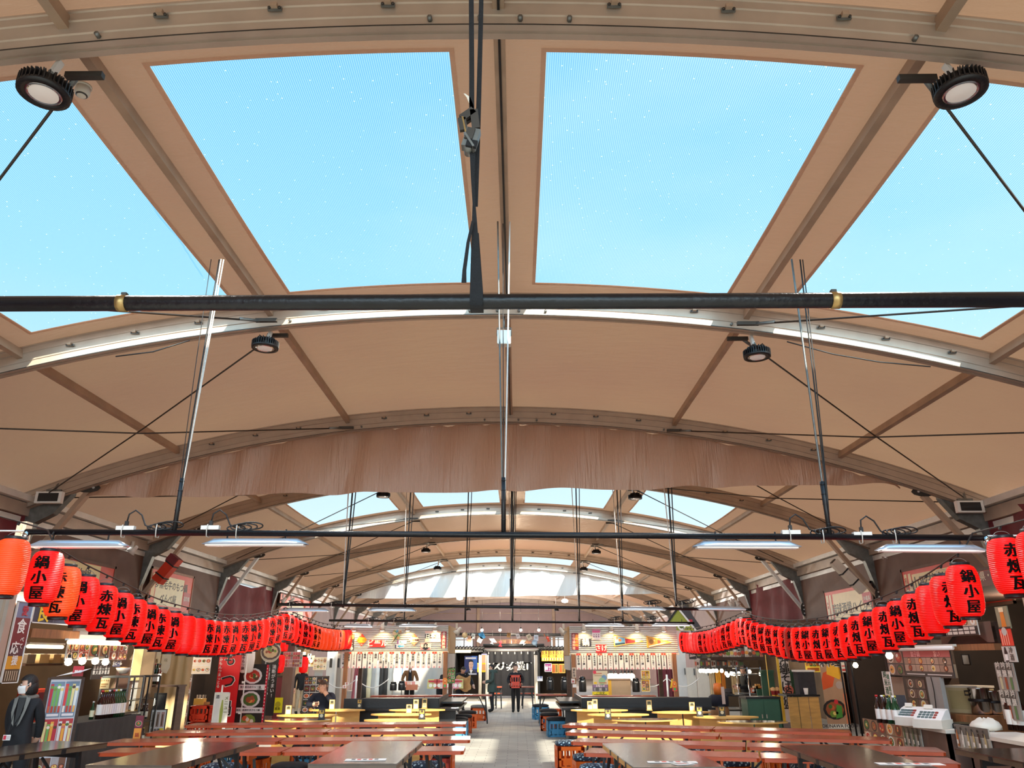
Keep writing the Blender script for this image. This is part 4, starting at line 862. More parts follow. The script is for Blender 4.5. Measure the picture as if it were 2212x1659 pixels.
def counter(nm, x0, x1, aisle, y0=17.95, y1=20.7, z=.7):
    t = thing('kiosk_counter', f'low black counter wrapped round the {nm} kiosk', 'counter', ((x0+x1)/2, y0, 0)); c = (x1-x0)/2; m = MB()
    m.bx(-c, c, 0, .45, z-.05, z, 'blackgloss'); ax = c if aisle > 0 else -c; m.bx(ax-.55*aisle, ax, .45, y1-y0, z-.05, z, 'blackgloss'); m.build('counter_top', t)
    m = MB(); m.bx(-c+.1, c-.1, .3, .42, 0, z-.05, 'black'); m.bx(min(ax-.55*aisle, ax-.45*aisle), max(ax-.55*aisle, ax-.45*aisle), .42, y1-y0, 0, z-.05, 'black'); m.build('counter_front', t)
    m = MB(); m.bx(-c, c-.0 if aisle < 0 else ax-.5, .32, .36, z, z+.19, 'black') if aisle > 0 else m.bx(ax+.5, c, .32, .36, z, z+.19, 'black'); q = ax-.5*aisle; m.bx(q-.02, q+.02, .36, y1-y0, z, z+.19, 'black'); m.build('raised_ledge', t)
    m = MB(); m.bx(-c, c, .9, 2.9, z+.05, z+.09, 'black'); m.build('inner_worktop', t)
counter('left', -3.95, -1.3, 1); counter('right', .98, 4.4, -1)
# signs on the left kiosk
Y1 = YP-.03
def ks(name, lab, u0, u1, vt, vb, bg, items, **k): return fsign(name, lab, 'sign', k.pop('y', Y1), u0, u1, vt, vb, bg, items, **k)
ks('vertical_sign', 'dark navy vertical sign at the lantern end of the left kiosk board', 754, 765, 1370, 1405, NV, [('t', '鍋', .5, .72, .1, (240, 190, 60)), ('t', 'もの', .5, .4, .07, W_, 1), ('d', .5, .12, .05, W_)])
def diamond(lab, u0, u1, vt, vb, tx, c1, c2, c3):
    p, w, h = frontrect(Y1, u0, u1, vt, vb); m = MB(); hw, hh = w/2, h/2; P = [(hw, 0), (w, hh), (hw, h), (0, hh)]
    m.add([(a, .012, b) for a, b in P]+[(a, 0, b) for a, b in P], [(3, 2, 1, 0), (4, 5, 6, 7)]+[(i, (i+1) % 4, 4+(i+1) % 4, 4+i) for i in range(4)], 'print', c1)
    m.poly([(hw*.42, h*.29), (hw*1.58, h*.29), (w*.99, hh), (hw*1.58, h*.71), (hw*.42, h*.71), (w*.01, hh)], -.002, c2); m.text(tx, hw, hh-.03, w*.24 if len(tx) < 4 else w*.21, -.004, c3); m.rect(hw*.8, hw*1.2, h*.14, h*.18, -.004, 'print', W_)
    solo(m, 'diamond_sign', lab, 'sign', p)
diamond('orange diamond sign with a red tip on the left kiosk board', 770, 793, 1369, 1396, 'オツマミ', (222, 50, 30), (246, 160, 30), (60, 20, 10))
diamond('pale pink diamond sign with an orange tip on the left kiosk board', 883, 907, 1369, 1395, 'ご当地鍋', (238, 130, 90), (250, 220, 200), (90, 40, 20))
ks('beer_sign', 'red rectangular beer sign with white lettering on the left kiosk board', 798, 832, 1383, 1398, RD, [('t', 'ビール', .5, .2, .19, W_), ('t', '自慢の', .5, .78, .045, W_)])
p, w, h = frontrect(Y1, 846, 869, 1361, 1391); m = MB(); rr = random.Random(4)
for k in range(26): m.disc(w*rr.uniform(.2, .85), h*rr.uniform(.4, .92), rr.uniform(.02, .055), -.0004*k, rr.choice([(96, 160, 80), (150, 190, 110), (230, 200, 160), (196, 150, 110), (120, 90, 60), (110, 170, 190)]), n=8)
m.poly([(0, 0), (.03, .02), (w*.6, h*.62), (w*.52, h*.66)], -.011, (50, 34, 26)); solo(m, 'cut_out_picture', 'cut-out food picture with green leaves and a dark handle on the left kiosk board', 'picture', p)
for i, (a, b, c, d) in enumerate(((858, 878, 1383, 1391), (853, 873, 1392, 1400))):
    ks('fish_sign', f'small blue fish sign, {["upper", "lower"][i]} of two on the left kiosk board', a, b, c, d, (206, 200, 230), [('p', [(.25, .5), (.45, .2), (.8, .35), (.98, .15), (.94, .85), (.8, .6), (.45, .85)], (70, 160, 220) if i else (120, 190, 220)), ('p', [(.45, .2), (.5, .05), (.6, .25)], (40, 90, 170)), ('d', .33, .55, .012, BK), ('r', 0, .16, 0, 1, (120, 70, 140) if i == 0 else (60, 60, 100))])
ks('sake_sign', 'sake sign with a navy band and a pink panel on the left kiosk board', 918, 952, 1363, 1387, (242, 206, 196), [('r', 0, 1, .33, .75, NV), ('t', '日本酒', .5, .4, .14, W_), ('t', '飲みくらべ処', .5, .12, .05, (190, 150, 140)), ('r', 0, 1, .75, .8, W_)])
ks('striped_sign', 'pink and white striped sign with a black lozenge on the left kiosk board', 908, 931, 1389, 1404, (244, 236, 232), [('r', i/10, i/10+.05, 0, 1, (222, 110, 110)) for i in range(10)]+[('p', [(.03, .5), (.3, .85), (.5, 1.02), (.7, .85), (.97, .5), (.7, .15), (.5, -.02), (.3, .15)], BK), ('t', '寄る鍋', .5, .38, .09, W_)])
ks('vertical_banner', 'maroon vertical banner with white characters at the aisle end of the left kiosk board', 953.5, 964, 1364, 1400, (150, 30, 50), [('t', '会馬肉料理', .5, .8, .085, W_, 1)])
# signs on the right kiosk
ks('vertical_banner', 'dark red vertical banner with two columns of writing on the right kiosk board', 1235, 1249.5, 1368, 1404, (140, 26, 44), [('t', '名物鍋料理', .3, .8, .08, (240, 200, 190), 1), ('t', '各地の味', .72, .8, .08, (240, 160, 60), 1)])
ks('hot_pot_sign', 'small navy sign with one white character on the right kiosk board', 1254, 1277, 1380, 1396, NV, [('t', '鍋', .5, .14, .2, W_)])
ks('flyer', 'pink and white flyer with three squiggles on the right kiosk board', 1279, 1297, 1358.5, 1382, (236, 222, 226), [('r', 0, 1, .78, 1, (206, 130, 160)), ('r', .05, .95, .66, .8, (232, 90, 150))]+[('p', [(x, .3), (x+.12, .42), (x+.05, .55), (x+.2, .5), (x+.1, .4), (x+.2, .28), (x+.05, .15), (x+.12, .28)], (130, 60, 110)) for x in (.1, .38, .66)])
ks('sake_sign', 'red rectangular sign with white hiragana on the right kiosk board', 1287, 1310, 1392.5, 1410, (200, 34, 44), [('t', 'さけ', .5, .26, .17, W_)])
def pennant(lab, u0, u1, vt, vb, dark):
    p, w, h = frontrect(Y1, u0, u1, vt, vb); m = MB()
    m.add([(0, 0, h), (w, 0, h*.45), (0, 0, 0), (0, .008, h), (w, .008, h*.45), (0, .008, 0)], [(2, 1, 0), (3, 4, 5)], 'print', (240, 176, 40)); m.poly([(.02, h*.06), (w*.9, h*.45), (.02, h*.93)], -.002, (246, 226, 190) if dark else (206, 160, 90))
    if dark:
        m.poly([(.03, h*.1), (w*.36, h*.24), (w*.36, h*.74), (.03, h*.9)], -.003, (110, 170, 220)); m.poly([(.03, h*.1), (w*.36, h*.24), (w*.36, h*.36), (.03, h*.3)], -.004, (30, 60, 90)); m.disc(w*.2, h*.55, h*.13, -.005, (240, 120, 60)); m.poly([(.05, h*.6), (.12, h*.6), (.12, h*.85), (.05, h*.88)], -.005, (120, 110, 110)); m.poly([(w*.37, h*.25), (w*.7, h*.36), (w*.7, h*.56), (w*.37, h*.72)], -.004, (130, 24, 44)); m.text('お祭り', w*.53, h*.4, h*.15, -.006, (220, 60, 60))
    else:
        m.poly([(.03, h*.1), (w*.4, h*.26), (w*.4, h*.72), (.03, h*.9)], -.003, (176, 130, 60)); m.disc(w*.18, h*.5, h*.2, -.004, (120, 80, 40)); m.poly([(w*.1, h*.08), (w*.8, h*.42), (w*.7, h*.44), (w*.06, h*.16)], -.005, (250, 244, 220)); m.poly([(w*.42, h*.3), (w*.55, h*.36), (w*.55, h*.6), (w*.42, h*.68)], -.004, (200, 50, 40)); m.text('山', w*.3, h*.55, h*.16, -.006, (240, 220, 180))
    solo(m, 'pennant', lab, 'pennant', p)
pennant('yellow-edged triangular pennant with a blue picture and a maroon band on the right kiosk', 1326, 1392, 1371.5, 1397, True); pennant('golden triangular pennant with a brown picture partly behind the lantern string', 1397, 1452, 1373, 1399.5, False)
# small things on kiosk posts
for u, vt, vb, l, c, tx in ((749, 1474, 1480, 'small white slip on the post of the left kiosk, upper', (244, 242, 238), '席'), (744, 1480, 1487, 'small white slip on the post of the left kiosk, lower', (248, 248, 246), '席'), (1241, 1478, 1485, 'blank white slip on the post of the right kiosk', (248, 248, 248), ''), (1238, 1466, 1476, 'white slip with a red mark on the post of the right kiosk', (240, 230, 226), '鍋')):
    fsign('paper_slip', l, 'paper', YP-.09, u-4, u+4, vt, vb, c, [('t', tx, .5, .2, .06, (190, 60, 50))] if tx else [], th=.004)
fsign('price_tag', 'tall narrow paper with writing on the aisle post of the right kiosk', 'paper', YP-.085, 1236, 1244, 1442, 1464, (226, 206, 184), [('t', '鍋料理', .5, .68, .07, (80, 40, 30), 1)], th=.004)
for u, vt, vb, l in ((961, 1464, 1486, 'orange and green charm tag with a rounded top on the left kiosk post'), (1457, 1471, 1493, 'orange and green charm tag with a yellow ribbon on the right kiosk post')):
    p, w, h = frontrect(YP-.09, u-5, u+5, vt, vb); m = MB(); P = [(0, 0), (w, 0), (w, h*.8), (w*.8, h*.97), (w*.2, h*.97), (0, h*.8)]
    m.add([(a, 0, b) for a, b in P]+[(a, .006, b) for a, b in P], [tuple(range(6)), tuple(range(11, 5, -1))]+[(i, (i+1) % 6, 6+(i+1) % 6, 6+i) for i in range(6)], 'print', (246, 150, 50)); m.rect(0, w, 0, h*.36, -.002, 'print', (226, 70, 76)); m.disc(w/2, h*.2, w*.3, -.003, (90, 180, 90)); m.disc(w/2, h*.68, w*.34, -.003, (228, 70, 30)); m.text('福', w/2, h*.62, w*.45, -.004, (250, 220, 120))
    if u > 1400: m.poly([(-.06, h*.3), (-.02, h*.3), (.03, h*1.2), (0, h*1.25)], -.001, (246, 206, 40))
    solo(m, 'charm_tag', l, 'tag', p)
fsign('leaf_poster', 'green poster with rows of pictures on the aisle corner of the left kiosk', 'poster', YP+.1, 967, 983, 1444, 1476, (100, 160, 70), [('f', .04, .96, .05, .95, 2, 4, 8, [(70, 140, 50), (150, 190, 110)])], th=.005)
# ==== far middle of the hall =========================================================
yc = 37.
t = thing('snack_curtain', 'black curtain with white brushed lettering across the end of the aisle', 'curtain', (at(1048, 1450, yc).x, yc, 0)); a = at(1048, 1495, yc); b = at(1162, 1407, yc); w = b.x-a.x; m = MB(); zt = b.z; N = 40
m.add([v for i in range(N+1) for v in ((w*i/N, .012*sin(i*1.3), .1), (w*i/N, .01*sin(i*1.3), zt))], [(2*i, 2*i+2, 2*i+3, 2*i+1) for i in range(N)], 'print', (27, 27, 34), sm=True); m.build('curtain_cloth', t)
m = MB(); zc = at(1110, 1446, yc).z; sc = .62
for i, ch in enumerate('スナック横丁'): [m.text(ch, e_+at((1073, 1087, 1098.5, 1108, 1124, 1139)[i], 1440, yc).x-a.x, zc-.03*(ch == 'ッ'), .26 if ch == 'ッ' else .4, -.07-.002*abs(e_), (250, 250, 250), sx=1.05) for e_ in (-.012, .012)]
m.text('コ', at(1053, 1440, yc).x-a.x, zc, .4, -.07, (230, 230, 230)); m.build('lettering', t)
m = MB(); m.tube([(-.1, 0, zt+.06), (w+.1, 0, zt+.06)], .05, 'alu_white', 8); m.tube([(-.1, -.1, zt+.25), (w+.3, -.1, zt+.25)], .09, 'black', 8)
for k in range(8): m.tube([(w*(k+.5)/8, -.06, zt-.12), (w*(k+.5)/8, 0, zt-.02)], .03, 'alu_white', 6)
m.build('curtain_rail', t)
for i, u in enumerate((1158, 1052, 1037)):
    y = 33+i; q = at(u, 1480, y); m = MB(); m.tube([(0, 0, 0), (0, 0, at(u, 1415, y).z)], .07, 'offwhite', 10); solo(m, 'white_pole', f'white standing pole before the snack curtain, {["at its right side", "at its left side", "beside the blue portrait poster"][i]}', 'pole', (q.x, y, 0))
# wooden arch sign
yb = 38; P0 = at(1066, 1399, yb); P1_ = at(1150, 1380, yb); w = P1_.x-P0.x; h = P1_.z-P0.z; N = 20; m = MB(); f = lambda s: h*.28*sin(pi*s)
m.add([v for i in range(N+1) for v in ((w*(i/N), 0, f(i/N)), (w*(.06+.88*i/N), 0, h*.72+f(i/N)))], [(2*i, 2*i+2, 2*i+3, 2*i+1) for i in range(N)], 'print', (150, 108, 70))
for o2 in (0, .66): m.add([v for i in range(N+1) for v in ((w*(i/N), -.02, f(i/N)+h*o2), (w*(i/N), -.02, h*(o2+.07)+f(i/N)))], [(2*i, 2*i+2, 2*i+3, 2*i+1) for i in range(N)], 'print', (96, 60, 38))
for i, ch in enumerate('鍋小屋中央横丁'): s = (i+.7)/7.4; m.text(ch, w*s, f(s)+h*.22, h*.5, -.03, (110, 50, 40))
solo(m, 'arched_sign', 'wooden arched sign with red-brown characters above the snack curtain', 'sign', P0)
# hanging cards and kites
HG = [(1004, 1372, 6, (214, 180, 130), 'round straw fan'), (1014, 1380, 6, (200, 150, 120), 'brown square card'), (1022, 1374, 5, (236, 232, 222), 'cream card'), (1041, 1373, 7, (90, 180, 230), 'blue and white kite'), (1037, 1382, 6, (246, 246, 244), 'white square card'), (1064, 1385, 10, (250, 250, 250), 'white paper bird'), (1081, 1389, 6, (226, 70, 80), 'red and white fish streamer'), (1099, 1372, 5, (200, 140, 70), 'ochre card'), (1119, 1374, 5, (240, 220, 214), 'white playing card'), (1143, 1376, 6, (232, 206, 176), 'plain tan card'), (1158, 1378, 6, (230, 230, 240), 'white kite with a printed face'), (1155, 1388, 6, (150, 170, 190), 'grey round plate'), (1183, 1379, 6, (240, 80, 50), 'red paper goldfish'), (1176, 1372, 3, (236, 120, 60), 'narrow orange streamer'), (1130, 1388, 9, (244, 240, 230), 'white paper plane'), (1105, 1387, 3, (246, 240, 226), 'small white paper doll')]
for i, (u, v, s, c, l) in enumerate(HG):
    y = 31.; q = at(u, v, y); t = thing('hanging_ornament', f'{l} hanging on a thread before the arched sign', 'ornament', q, 0, 'ornaments hanging across the aisle'); rot_ = R.uniform(-.5, .5); r = s/1598*y*.95; m = MB()
    if 'round' in l or 'plate' in l: m.lathe([(0, -.01), (r, -.01), (r, .01), (0, .01)], 'print', 16, col=c, M=Matrix.Rotation(pi/2, 4, 'X')); m.box((0, 0, -r*1.2), (.03, .02, r*.6), 'print', c)
    elif 'bird' in l or 'plane' in l: m.add([(-r, 0, .02), (r, 0, .03), (.0, -.06, .12), (0, .0, -.05), (-r*.3, 0, -r*.6), (r*.5, 0, -r*.5)], [(0, 3, 2), (3, 1, 2), (4, 5, 3)], 'print', c)
    elif 'fish' in l: m.add([(0, 0, r), (r*.6, 0, .2*r), (r*.2, 0, -.5*r), (r*.8, 0, -r*1.2), (-r*.5, 0, -r*1.2), (-r*.2, 0, -.5*r), (-r*.6, 0, .2*r), (0, -.06, 0)], [(0, 1, 7), (1, 2, 7), (2, 3, 7), (3, 4, 7), (4, 5, 7), (5, 6, 7), (6, 0, 7)], 'print', c)
    else:
        k = .35 if 'narrow' in l or 'doll' in l else 1; m.box((0, 0, 0), (2*r*k*.8, .012, 2*r), 'print', c); m.rect(-r*k*.5, r*k*.5, -r*.3, r*.5, -.008, 'print', tuple(max(0, x-46) for x in c))
    m.build('ornament_body', t).rotation_euler[1] = rot_; m = MB(); m.tube([(0, 0, r*.8), (0, 0, at(u, 1362, y).z-q.z)], .005, 'offwhite', 5); m.build('thread', t)
m = MB(); a, b = at(983, 1367, 31), at(1232, 1369, 31); m.tube([a, b], .012, 'black', 6); solo(m, 'ornament_line', 'dark line across the aisle carrying paper ornaments', 'line')
for i, u in enumerate((1041, 1080, 1125, 1164)):
    q = at(u, 1361, 33); t = thing('small_bulb', f'tiny lit bulb on the line before the mauve gable, {ORD[i]} from the left', 'bulb', q); m = MB(); m.lathe([(0, .06), (.04, .05), (.07, 0), (.05, -.05), (0, -.07)], 'ledon', 10); m.build('globe', t); m = MB(); m.lathe([(0, .12), (.03, .11), (.03, .05)], 'black', 8); m.tube([(0, 0, .1), (0, 0, 1.2)], .006, 'black', 5); m.build('socket', t)
m = MB(); a, b = at(983, 1370, 36), at(1232, 1372, 36); m.tube([a, b], .06, 'black', 8); solo(m, 'black_truss_pipe', 'black pipe crossing above the arched sign at the end of the aisle', 'pipe')
# back stall boxes at both sides of the curtain
for nm, u0, u1 in (('left', 983, 1046), ('right', 1163, 1232)):
    a, b = at(u0, 1404, 36.), at(u1, 1404, 36.); m = MB(); x0, x1 = a.x, b.x; zt = a.z
    m.bx(x0, x1, 38.4, 38.5, 0, zt, 'interior'); m.bx(x0, x1, 36, 38.5, zt-.1, zt, 'black'); m.bx(x0-.05, x0+.05, 36, 38.5, 0, zt, 'black'); m.bx(x1-.05, x1+.05, 36, 38.5, 0, zt, 'black'); 
    for k in range(9): m.tube([(x0+(x1-x0)*k/9, 35.98, zt+.05), (x0+(x1-x0)*(k+1)/9, 35.98, zt+.1)], .09, 'black', 6)
    struct(m, 'wall_back', f'dark booth shell on the {nm} side of the snack curtain', 'booth')
p = at(1015, 1408, 35.9); m = MB(); a, b = at(982, 1407, 35.9), at(1017, 1407, 35.9); m.tube([a, b], .06, 'tubewarm', 8); solo(m, 'tube_lamp', 'lit tube lamp on the booth above the blue portrait poster', 'lamp')
fsign('portrait_poster', 'blue poster with a portrait of a dark-haired man in a suit', 'poster', 34, 1003, 1031, 1417, 1458, (40, 50, 110), [('r', .55, 1, .3, 1, (60, 110, 200)), ('r', .08, .9, .84, .93, (236, 236, 246)), ('p', [(.2, 0), (.82, 0), (.86, .14), (.7, .26), (.36, .28), (.18, .14)], (40, 42, 60)), ('p', [(.4, .27), (.52, .05), (.66, .26)], (240, 240, 244)), ('p', [(.4, .3), (.35, .5), (.36, .68), (.5, .74), (.66, .7), (.7, .5), (.62, .3), (.52, .24)], (232, 190, 170)), ('p', [(.33, .6), (.34, .74), (.5, .8), (.68, .76), (.71, .6), (.66, .68), (.5, .7), (.38, .68)], (20, 18, 22)), ('r', .41, .48, .55, .57, (40, 24, 24)), ('r', .57, .64, .55, .57, (40, 24, 24)), ('p', [(.51, .44), (.55, .44), (.53, .54)], (206, 150, 130)), ('r', .46, .6, .37, .39, (170, 80, 80)), ('r', .05, .95, .02, .08, (210, 214, 230))], th=.01)
fsign('yellow_poster', 'tall yellow poster with a pink panel beside the snack curtain', 'poster', 35, 1040, 1052, 1412, 1452, (214, 190, 40), [('r', .1, .8, .5, .9, (206, 160, 130)), ('r', .1, .8, .1, .42, (190, 140, 90)), ('r', 0, 1, .92, 1, (150, 150, 190))])
fsign('yellow_poster', 'yellow poster half hidden behind the blue portrait poster', 'poster', 36, 1030, 1040, 1432, 1452, (206, 180, 40), [('r', .1, .9, .5, .9, (160, 120, 70))])
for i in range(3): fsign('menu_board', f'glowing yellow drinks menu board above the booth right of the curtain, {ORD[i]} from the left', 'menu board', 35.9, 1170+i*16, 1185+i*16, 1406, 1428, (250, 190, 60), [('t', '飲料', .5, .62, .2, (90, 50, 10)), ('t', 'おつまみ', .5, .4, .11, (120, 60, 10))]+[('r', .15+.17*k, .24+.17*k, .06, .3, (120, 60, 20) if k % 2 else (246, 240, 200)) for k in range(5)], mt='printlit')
for i in range(2): fsign('menu_board', f'orange brown menu board below the glowing boards, {ORD[i]} from the left', 'menu board', 35.9, 1192+i*15, 1206+i*15, 1434, 1454, (196, 150, 70), [('r', .1, .5, .1, .9, (170, 80, 30)), ('r', .55, .9, .1, .9, (110, 90, 40))])
fsign('purple_sign', 'small purple sign with white characters beside the snack curtain', 'sign', 35.8, 1177, 1191, 1434, 1450, (130, 40, 110), [('t', 'スナック', .5, .56, .09, W_), ('t', '横丁', .5, .18, .16, W_)], frame=(230, 226, 236))
fsign('white_notice', 'small white notice with blue text on the pole right of the snack curtain', 'notice', 32.9, 1160, 1172, 1461, 1471, (236, 238, 244), [('t', '注意', .5, .55, .1, (60, 70, 160)), ('r', .1, .9, .2, .28, (90, 90, 150))])
# far tables in orange behind and between
def far_table(u0, u1, v, z, lab, W=.5):
    a, b = atz(u0, v, z), atz(u1, v, z); t = thing('beer_table', lab, 'table', ((a.x+b.x)/2, a.y, 0)); c = (b.x-a.x)/2; m = MB(); m.bx(-c, c, 0, W, z-.04, z, 'orangetop'); m.build('tabletop', t)
    for s in (-1, 1): m = MB(); m.bar((s*c*.7, .25, z-.04), (s*c*.8, .25, 0), .04, .04, 'black'); m.bar((s*c*.4, .25, z-.05), (s*c*.75, .25, .3), .03, .03, 'black'); m.build('leg', t)
far_table(800, 962, 1503, .77, 'orange folding table beyond the left kiosk, under the man in the brown coat'); far_table(965, 1062, 1501, .77, 'orange folding table loaded with snack packs beyond the left kiosk'); far_table(1158, 1225, 1500, .77, 'orange folding table beside the pole right of the snack curtain'); far_table(1246, 1420, 1503.5, .77, 'orange folding table seen through the right kiosk')
far_table(1070, 1084, 1483, .76, 'high bright orange table at the left of the snack curtain', .4); far_table(1126, 1154, 1483, .76, 'high bright orange table at the right of the snack curtain', .4)
far_table(1068, 1084, 1497, .47, 'low bright orange bench at the left of the snack curtain', .3); far_table(1124, 1154, 1497, .47, 'low bright orange bench at the right of the snack curtain', .3)
def airpot(p, lab, h=.52):
    t = thing('air_pot', lab, 'air pot', p); m = MB(); m.lathe([(0, 0), (.11, 0), (.115, .05), (.115, h*.7), (.09, h*.82)], 'black', 16); m.build('pot_body', t); m = MB(); m.lathe([(.09, h*.82), (.1, h*.86), (.08, h*.97), (0, h)], 'blackgloss', 16); m.box((0, -.1, h*.86), (.05, .1, .05), 'blackgloss'); m.build('pump_lid', t); m = MB(); m.rect(-.04, .04, h*.64, h*.72, -.117, 'print', (230, 230, 230)); m.build('pot_label', t)
for u, vb, y, h, l in ((1189, 1498, 25.8, .5, 'black air pot on the table right of the snack curtain, nearer the pole'), (1220, 1498, 25.8, .5, 'black air pot half hidden by the right kiosk post'), (1259, 1500, 24.4, .55, 'tall black air pot seen through the right kiosk, toward the aisle'), (1375, 1503, 24.2, .5, 'black air pot seen through the right kiosk, beside the yellow menus'), (849, 1499, 25.9, .33, 'small black kettle pot on the far table beyond the left kiosk'), (867, 1499, 26., .36, 'black coffee pot on the far table next to the man in the brown coat')):
    p = at(u, vb, y); p.z = .77; airpot(p, l, h*.8)
for i in range(8):
    u = 930+i*9; p = at(u, 1494, 27.2); p.z = .775; m = MB(); c = R.choice([(236, 150, 160), (226, 110, 90), (240, 200, 190), (206, 190, 120)])
    m.add([(-.12, -.03, 0), (.12, -.03, 0), (.12, .05, 0), (-.12, .05, 0), (-.11, .0, .3), (.11, .0, .3)], [(0, 1, 5, 4), (3, 2, 1, 0), (2, 3, 4, 5), (1, 2, 5), (3, 0, 4)], 'print', c); m.disc(0, .1, .06, -.03, (246, 236, 220)); m.rect(-.08, .08, .2, .26, -.02, 'print', (190, 50, 60)); solo(m, 'snack_pack', f'pink snack pack standing on the far orange table, {ORD[i]} from the left', 'snack pack', p, 0, 'snack packs on the far table')
# canvas wall, curtain and goods behind the left kiosk
m = MB(); a, b = at(820, 1500, 29.5), at(960, 1500, 29.5); N = 30; m.add([v for i in range(N+1) for v in ((a.x+(b.x-a.x)*i/N, 29.5+.06*sin(i*.8), .1), (a.x+(b.x-a.x)*i/N, 29.5+.05*sin(i*.8), 2.0))], [(2*i, 2*i+2, 2*i+3, 2*i+1) for i in range(N)], 'canvas', sm=True); solo(m, 'canvas_screen', 'grey canvas screen behind the man in the brown coat', 'screen')
m = MB(); a, b = at(758, 1500, 26.5), at(776, 1500, 26.5); N = 14; m.add([v for i in range(N+1) for v in ((a.x+(b.x-a.x)*i/N, 26.5+.05*sin(i*1.4), .3), (a.x+(b.x-a.x)*(.4+.6*i/N), 26.5+.04*sin(i*1.4), 1.95))], [(2*i, 2*i+2, 2*i+3, 2*i+1) for i in range(N)], 'print', (176, 96, 104), sm=True); solo(m, 'pink_curtain', 'dusty pink curtain seen between the posts of the left kiosk', 'curtain')
m = MB(); a, b = at(1421, 1500, 27), at(1470, 1500, 27); N = 20; m.add([v for i in range(N+1) for v in ((a.x+(b.x-a.x)*i/N, 27+.05*sin(i*1.4), .2), (a.x+(b.x-a.x)*i/N, 27+.05*sin(i*1.4), 2.6))], [(2*i, 2*i+2, 2*i+3, 2*i+1) for i in range(N)], 'maroon', sm=True); solo(m, 'maroon_curtain', 'maroon curtain at the stall end of the right kiosk', 'curtain')
for i, (u, y, x2) in enumerate(((767, 24.5, .9), (1444, 24.5, .9))):
    p = at(u, 1512, y); t = thing('barrier_post', f'white barrier post with a drooping white chain behind the {["left", "right"][i]} kiosk', 'barrier post', (p.x, y, 0)); m = MB(); m.tube([(0, 0, 0), (0, 0, 1.25)], .03, 'white', 8); m.lathe([(.14, 0), (.14, .04), (0, .06)], 'white', 12); m.build('post', t); m = MB(); m.tube([(k*.1, 0, 1.15-.25*sin(pi*abs(k)/10)) for k in range(-10, 11)], .015, 'white', 6); m.build('chain', t)
# bright goods at the far left seen through the left kiosk
for i in range(7):
    u = 787+i*9; p = at(u, 1500, 28); m = MB(); c = R.choice([(250, 248, 240), (236, 232, 220), (60, 60, 60), (250, 240, 200), (190, 190, 186)]); m.lathe([(.0, 0), (.09, .02), (.14, .4), (.1, .8), (.13, 1.1), (.05, 1.25), (0, 1.3)], 'print', 10, col=c); solo(m, 'hanging_garment', f'garment hanging in the bright stall seen through the left kiosk, {ORD[i]} from the left', 'garment', (p.x, 28, .4))
m = MB(); a = at(786, 1450, 28.2); m.tube([(a.x, 28, 1.75), (a.x+1.4, 28, 1.75)], .02, 'chrome', 8); 
for s in (0, 1.4): m.tube([(a.x+s, 28, 0), (a.x+s, 28, 1.75)], .02, 'chrome', 8)
solo(m, 'garment_rail', 'metal garment rail in the bright stall seen through the left kiosk', 'rail')
# right kiosk interior
fsign('map_poster', 'cream poster with a map and a yellow patch seen through the right kiosk', 'poster', 24.1, 1281, 1313, 1449, 1479, (214, 200, 172), [('r', .1, .6, .78, .83, (190, 90, 60)), ('r', .1, .7, .62, .66, (150, 130, 100)), ('r', .05, .25, .05, .2, (240, 200, 40)), ('d', .75, .5, .08, (110, 150, 190)), ('d', .6, .25, .1, (150, 190, 150)), ('r', .4, .9, .1, .16, (200, 120, 80)), ('d', .12, .9, .05, (220, 60, 90))])
fsign('bulletin', 'purple and grey bulletin under the map poster in the right kiosk', 'poster', 24.1, 1280, 1314, 1479, 1493, (110, 96, 120), [('r', .05, .95, .62, .95, (150, 110, 160)), ('t', 'お知らせ', .5, .66, .07, W_), ('r', .1, .9, .1, .5, (176, 176, 180)), ('d', .3, .3, .06, (90, 90, 96)), ('d', .7, .3, .06, (80, 80, 90))])
fsign('yellow_notice', 'bright yellow notice hanging over the table edge in the right kiosk', 'notice', 24., 1280, 1315, 1494, 1518, (246, 226, 30), [('r', .1, .9, .7, .76, (120, 110, 20)), ('r', 0, 1, .52, .56, (190, 90, 60)), ('r', .2, .8, .2, .4, (150, 130, 20)), ('t', 'ご注文', .5, .76, .09, (90, 80, 10))])
for i, (vt, vb) in enumerate(((1449, 1466), (1468, 1493))): fsign('yellow_menu', f'yellow menu with pictures hanging in the right kiosk, {["upper", "lower"][i]} one', 'menu', 24.2, 1386, 1403, vt, vb, (240, 190, 40), [('f', .06, .94, .05, .9, 2, 3, 40+i, [(226, 120, 40), (200, 180, 60), (70, 110, 130)])], frame=(236, 226, 200))
m = MB(); p = at(1336, 1515, 25); m.box((0, 0, .5), (.75, .4, 1.0), 'print', (168, 140, 110)); m.rect(-.375, -.22, 0, 1.0, -.202, 'print', (214, 160, 40)); m.box((0, 0, 1.01), (.8, .44, .03), 'print', (150, 120, 96)); solo(m, 'cardboard_carton', 'tall cardboard carton with a yellow stripe behind the right kiosk', 'carton', (p.x, 25, .1))
for i, u in enumerate((1318, 1322, 1330, 1342, 1350, 1358, 1365)):
    p = at(u, 1462, 30); t = thing('hanging_bulb', f'lit warm bulb in the stall seen through the right kiosk, {ORD[i]} from the left', 'bulb', p); m = MB(); m.lathe([(0, .14), (.1, .08), (.12, 0), (.08, -.1), (0, -.13)], 'bulb', 10); m.build('globe', t); m = MB(); m.tube([(0, 0, .12), (0, 0, .5)], .01, 'black', 5); m.lathe([(0, .22), (.04, .2), (.04, .12)], 'black', 8); m.build('socket', t)
